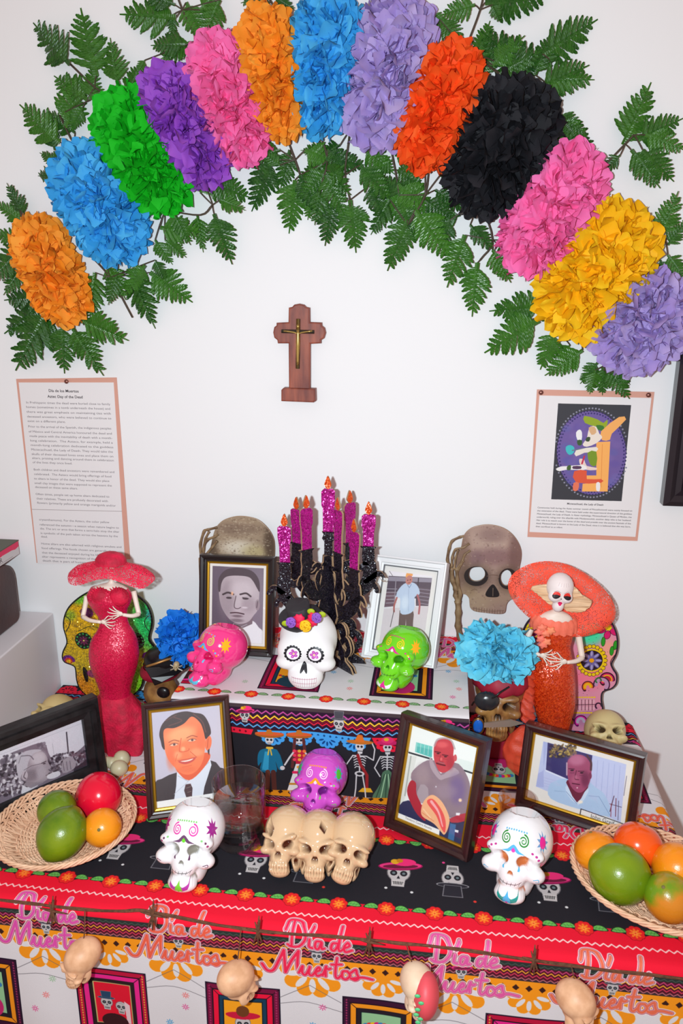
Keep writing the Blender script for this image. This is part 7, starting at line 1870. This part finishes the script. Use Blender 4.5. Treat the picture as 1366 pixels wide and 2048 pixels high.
SP = [('fern sprig deep inside the arch under the sky blue pompom', [(640, 270), (655, 320), (640, 380)], [((655, 300), (700, 350)), ((645, 330), (590, 370)), ((650, 350), (690, 430)), ((640, 380), (628, 450)), ((650, 300), (600, 300)), ((660, 320), (730, 330))]),
      ('fern sprig deep inside the arch under the lavender pompom', [(780, 290), (790, 340), (800, 400)], [((785, 320), (735, 350)), ((795, 340), (850, 380)), ((800, 380), (760, 450)), ((800, 400), (830, 480)), ((790, 310), (850, 320)), ((795, 370), (870, 430))]),
      ('fern sprig reaching up at the upper left of the arch', [(240, 210), (190, 175), (140, 128)], [((140, 128), (62, 44)), ((192, 152), (160, 13)), ((236, 170), (218, 74)), ((175, 200), (105, 150)), ((165, 215), (140, 262)), ((255, 190), (285, 120))]),
      ('fern sprig left of the blue and green pompoms', [(200, 330), (150, 290), (120, 230)], [((120, 285), (36, 208)), ((130, 255), (160, 145)), ((110, 300), (95, 240)), ((125, 330), (78, 305)), ((150, 265), (90, 225)), ((110, 350), (74, 352)), ((180, 200), (186, 130))]),
      ('fern sprig at the left edge beside the orange pompom', [(90, 560), (55, 470), (40, 420)], [((50, 430), (12, 366)), ((45, 440), (-10, 405)), ((48, 470), (20, 500)), ((45, 500), (-20, 560)), ((50, 530), (5, 590)), ((55, 480), (-15, 470))]),
      ('fern sprig spreading below the orange pompom at left', [(120, 540), (105, 600), (120, 650)], [((90, 590), (5, 600)), ((85, 610), (5, 668)), ((95, 625), (28, 742)), ((125, 650), (128, 748)), ((145, 655), (205, 752)), ((165, 640), (255, 682)), ((110, 640), (75, 700)), ((150, 620), (190, 660))]),
      ('fern sprig below the blue pompom on the left side', [(170, 500), (220, 555), (265, 635)], [((190, 545), (178, 640)), ((262, 545), (308, 658)), ((300, 545), (384, 604)), ((235, 550), (215, 610)), ((310, 520), (330, 560)), ((215, 530), (250, 600)), ((290, 530), (250, 590))]),
      ('fern sprig below the green and purple pompoms', [(330, 420), (400, 430), (425, 410)], [((320, 455), (402, 465)), ((395, 430), (405, 505)), ((428, 428), (464, 528)), ((410, 365), (502, 396)), ((400, 385), (440, 350)), ((330, 480), (372, 515)), ((350, 430), (380, 490)), ((440, 400), (490, 420)), ((310, 480), (345, 530))]),
      ('fern sprig hanging inside the top of the arch, left part', [(560, 240), (590, 320), (600, 350)], [((545, 320), (503, 424)), ((590, 360), (578, 468)), ((600, 350), (640, 428)), ((560, 330), (520, 300)), ((610, 300), (680, 330)), ((625, 380), (615, 440)), ((560, 300), (500, 320)), ((640, 330), (700, 390)), ((580, 300), (560, 380))]),
      ('fern sprig hanging inside the top of the arch, middle part', [(700, 260), (690, 350), (700, 400)], [((665, 400), (650, 492)), ((700, 400), (712, 506)), ((690, 330), (640, 380)), ((720, 330), (780, 400)), ((730, 300), (790, 350)), ((700, 420), (740, 440)), ((650, 340), (600, 400)), ((740, 370), (770, 440)), ((680, 290), (630, 320))]),
      ('fern sprig hanging inside the arch below the red orange pompom', [(860, 300), (850, 390), (815, 450)], [((815, 440), (774, 542)), ((830, 420), (900, 518)), ((850, 400), (910, 440)), ((800, 390), (760, 350)), ((870, 380), (930, 420)), ((780, 400), (740, 470)), ((850, 350), (790, 340)), ((880, 350), (930, 380)), ((835, 430), (800, 480))]),
      ('fern sprig hanging inside the arch below the black pompom', [(960, 400), (985, 480), (960, 520)], [((955, 525), (943, 634)), ((930, 470), (893, 575)), ((985, 500), (1022, 565)), ((900, 440), (880, 500)), ((1000, 480), (1045, 540)), ((940, 450), (985, 500)), ((920, 430), (860, 450)), ((1010, 500), (1000, 560))]),
      ('fern sprig pointing left from the yellow pompom', [(1150, 600), (1090, 630), (1060, 640)], [((1085, 610), (978, 622)), ((1078, 640), (968, 706)), ((1110, 665), (1080, 740)), ((1165, 700), (1090, 752)), ((1120, 640), (1060, 590)), ((1140, 690), (1110, 720))]),
      ('fern sprig hanging over the right wall notice', [(1230, 680), (1210, 730), (1215, 750)], [((1195, 725), (1160, 768)), ((1205, 735), (1205, 792)), ((1215, 735), (1260, 798)), ((1225, 730), (1255, 740)), ((1190, 740), (1180, 790)), ((1230, 740), (1262, 770))]),
      ('fern sprig fanning out at the right edge above the yellow pompom', [(1205, 335), (1250, 288), (1268, 270)], [((1246, 290), (1304, 163)), ((1275, 280), (1368, 236)), ((1285, 300), (1348, 364)), ((1262, 300), (1322, 376)), ((1240, 310), (1200, 350)), ((1290, 270), (1372, 300))]),
      ('fern sprig at the right edge beside the yellow pompom', [(1290, 500), (1330, 480), (1345, 465)], [((1320, 470), (1358, 382)), ((1335, 490), (1375, 440)), ((1335, 510), (1372, 560)), ((1320, 520), (1335, 560)), ((1310, 480), (1300, 440))]),
      ('fern sprig between the black and pink pompoms at the right', [(1080, 260), (1110, 240), (1130, 245)], [((1115, 240), (1182, 300)), ((1120, 235), (1135, 300)), ((1110, 230), (1175, 270)), ((1130, 250), (1190, 320))]),
      ('fern sprig with thin tips above the black pompom', [(1075, 200), (1090, 165), (1100, 120)], [((1085, 108), (1198, 38)), ((1092, 160), (1190, 158)), ((1080, 175), (1180, 130)), ((1070, 150), (1110, 60))]),
      ('fern sprig above the red orange pompom', [(930, 100), (960, 20), (970, -30)], [((955, 120), (980, 40)), ((1060, 150), (962, 62)), ((985, 130), (1050, 70)), ((1000, 150), (1085, 100)), ((970, 5), (1102, -5)), ((985, 10), (1000, 42)), ((950, 10), (880, 30)), ((880, 40), (932, 90)), ((860, 30), (905, 60)), ((960, 150), (1000, 90)), ((1020, 160), (1080, 130))]),
      ('fern sprig at the top edge above the pink pompom', [(395, 82), (365, 20), (350, -20)], [((352, 35), (236, 27)), ((345, 30), (343, 78)), ((372, 5), (412, 85)), ((440, 0), (405, 80)), ((380, 85), (318, 118)), ((350, 10), (280, -15)), ((400, 20), (450, -30)), ((370, 90), (300, 90)), ((290, 120), (272, 150))]),
      ('fern sprig at the top edge above the orange pompom', [(560, 30), (540, 0), (530, -30)], [((535, -10), (480, 5)), ((540, 5), (520, 20)), ((550, -5), (590, 20))])]
for i, (lab, st, fr) in enumerate(SP): sprig(lab, st, fr, -.016, i)
# drooping backing fronds that fill the gaps between pompoms
pompom('tissue_flower', 'royal blue tissue flower above the small pirate skull at left', None, on_y(368, 1275, -.10), (.1, 0, 1), .046, .048, .040, TM['royal'], 90, n_out=70, n_in=180, size=.032, up_free=True)
pompom('tissue_flower', 'light blue tissue flower on top of the right pirate skull', None, (PIRATE_TOP[0]-.012, PIRATE_TOP[1]-.004, on_y(978, 1300, PIRATE_TOP[1])[2]), (1, 0, -.25), .060, .050, .046, TM['sky'], 91, n_out=90, n_in=240, size=.037, up_free=True)

# ================================================================== twine with hanging skulls along the front edge
m_tw = M('brown_twine', (120, 74, 48), .9, vary=((84, 50, 34), 200, .2), bump=(600, .5, .0005))
Yt = -.598
TP = [(-30, 1797), (60, 1806), (100, 1812), (170, 1820), (240, 1822), (280, 1820), (330, 1830), (420, 1848), (480, 1856), (560, 1866), (640, 1872), (740, 1880), (800, 1886), (860, 1892), (950, 1904), (1060, 1920), (1140, 1930), (1220, 1942), (1300, 1950), (1400, 1962)]
t = thing('twine_garland', tuple(on_y(683, 1878, Yt)), 'brown twine strung along the front edge of the altar cloth', 'twine')
part('twine_strand', tube([on_y(x, y, Yt+.0015*math.sin(i*2)) for i, (x, y) in enumerate(TP)], .0017, 8, 5), m_tw, t, smooth=True)
part('twine_strand', tube([on_y(x, y+3*math.sin(i*1.7), Yt-.002) for i, (x, y) in enumerate(TP)], .0011, 6, 5), m_tw, t, smooth=True)
for (x, y) in ((104, 1822), (305, 1830), (516, 1862), (738, 1884), (1068, 1920)):
    for (dx1, dy1, dx2, dy2) in ((-10, 26, 4, -22), (8, 24, -6, -18), (-24, -6, 30, 6), (0, 30, 2, -30)):
        part('knot', tube([on_y(x+dx1, y+dy1, Yt-.003), on_y(x, y, Yt-.005), on_y(x+dx2, y+dy2, Yt-.002)], [.0008, .0020, .0007], 6, 4), m_tw, t, smooth=True)
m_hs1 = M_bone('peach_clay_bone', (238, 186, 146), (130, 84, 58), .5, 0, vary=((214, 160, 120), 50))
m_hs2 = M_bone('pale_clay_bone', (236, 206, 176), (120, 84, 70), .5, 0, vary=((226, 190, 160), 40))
HS = [((170, 1820), (172, 1852), (178, 1898), -.55, .0, 'small peach coloured skull turned sideways, first from the left on the twine'),
      ((482, 1856), (484, 1902), (486, 1938), 2.4, .0, 'small round peach skull turned backwards, hanging from the twine in the middle'),
      ((812, 1886), (812, 1912), (838, 1950), .5, .0, 'small skull with a red and green painted side on the twine'),
      ((1142, 1930), (1146, 1948), (1148, 1985), .9, .0, 'small peach skull farthest right on the twine')]
for i, (a, b, c, yaw, pit, lab) in enumerate(HS):
    C0 = on_y(*c, Yt-.004); 
    t = thing('hanging_skull', tuple(C0), lab, 'skull')
    u = .0245
    mm = m_hs1 if i < 2 or i == 3 else m_hs2
    (W, F), uv, cav, _ = put_skull('h', 'foam', None, None, u, (C0[0], C0[1], C0[2]-.028), (.15, .1, yaw))
    W[:, 1] -= max(0, W[:, 1].max()-(-.600))
    part('skull_head', (W, F), mm, t, smooth=True, attr={'cav': cav})
    tp = W[W[:, 2].argmax()]
    part('hanging_string', tube([on_y(*a, Yt-.002), (on_y(*b, Yt-.003)*.5+tp*.5), tp-np.array([0, 0, .002])], .0008, 6, 3), m_tw, t, smooth=True)
    if i == 2:
        V, F = ball((W[:, 0].max()-.014, W[:, 1].mean()-.002, C0[2]+.004), (.0165, .026, .028), 24, 14); part('painted_cap', (V, F), M('red_paint', (226, 80, 90), .5), t, smooth=True)
        for q in range(6): part('painted_leaf', ball((W[:, 0].max()-.022+.003*math.sin(q*2), W[:, 1].mean()-.028+.002*abs(q-2.5), C0[2]-.016+q*.008), (.0036, .0014, .0026), 10, 6), M('green_paint', (90, 200, 130), .5), t, smooth=True)
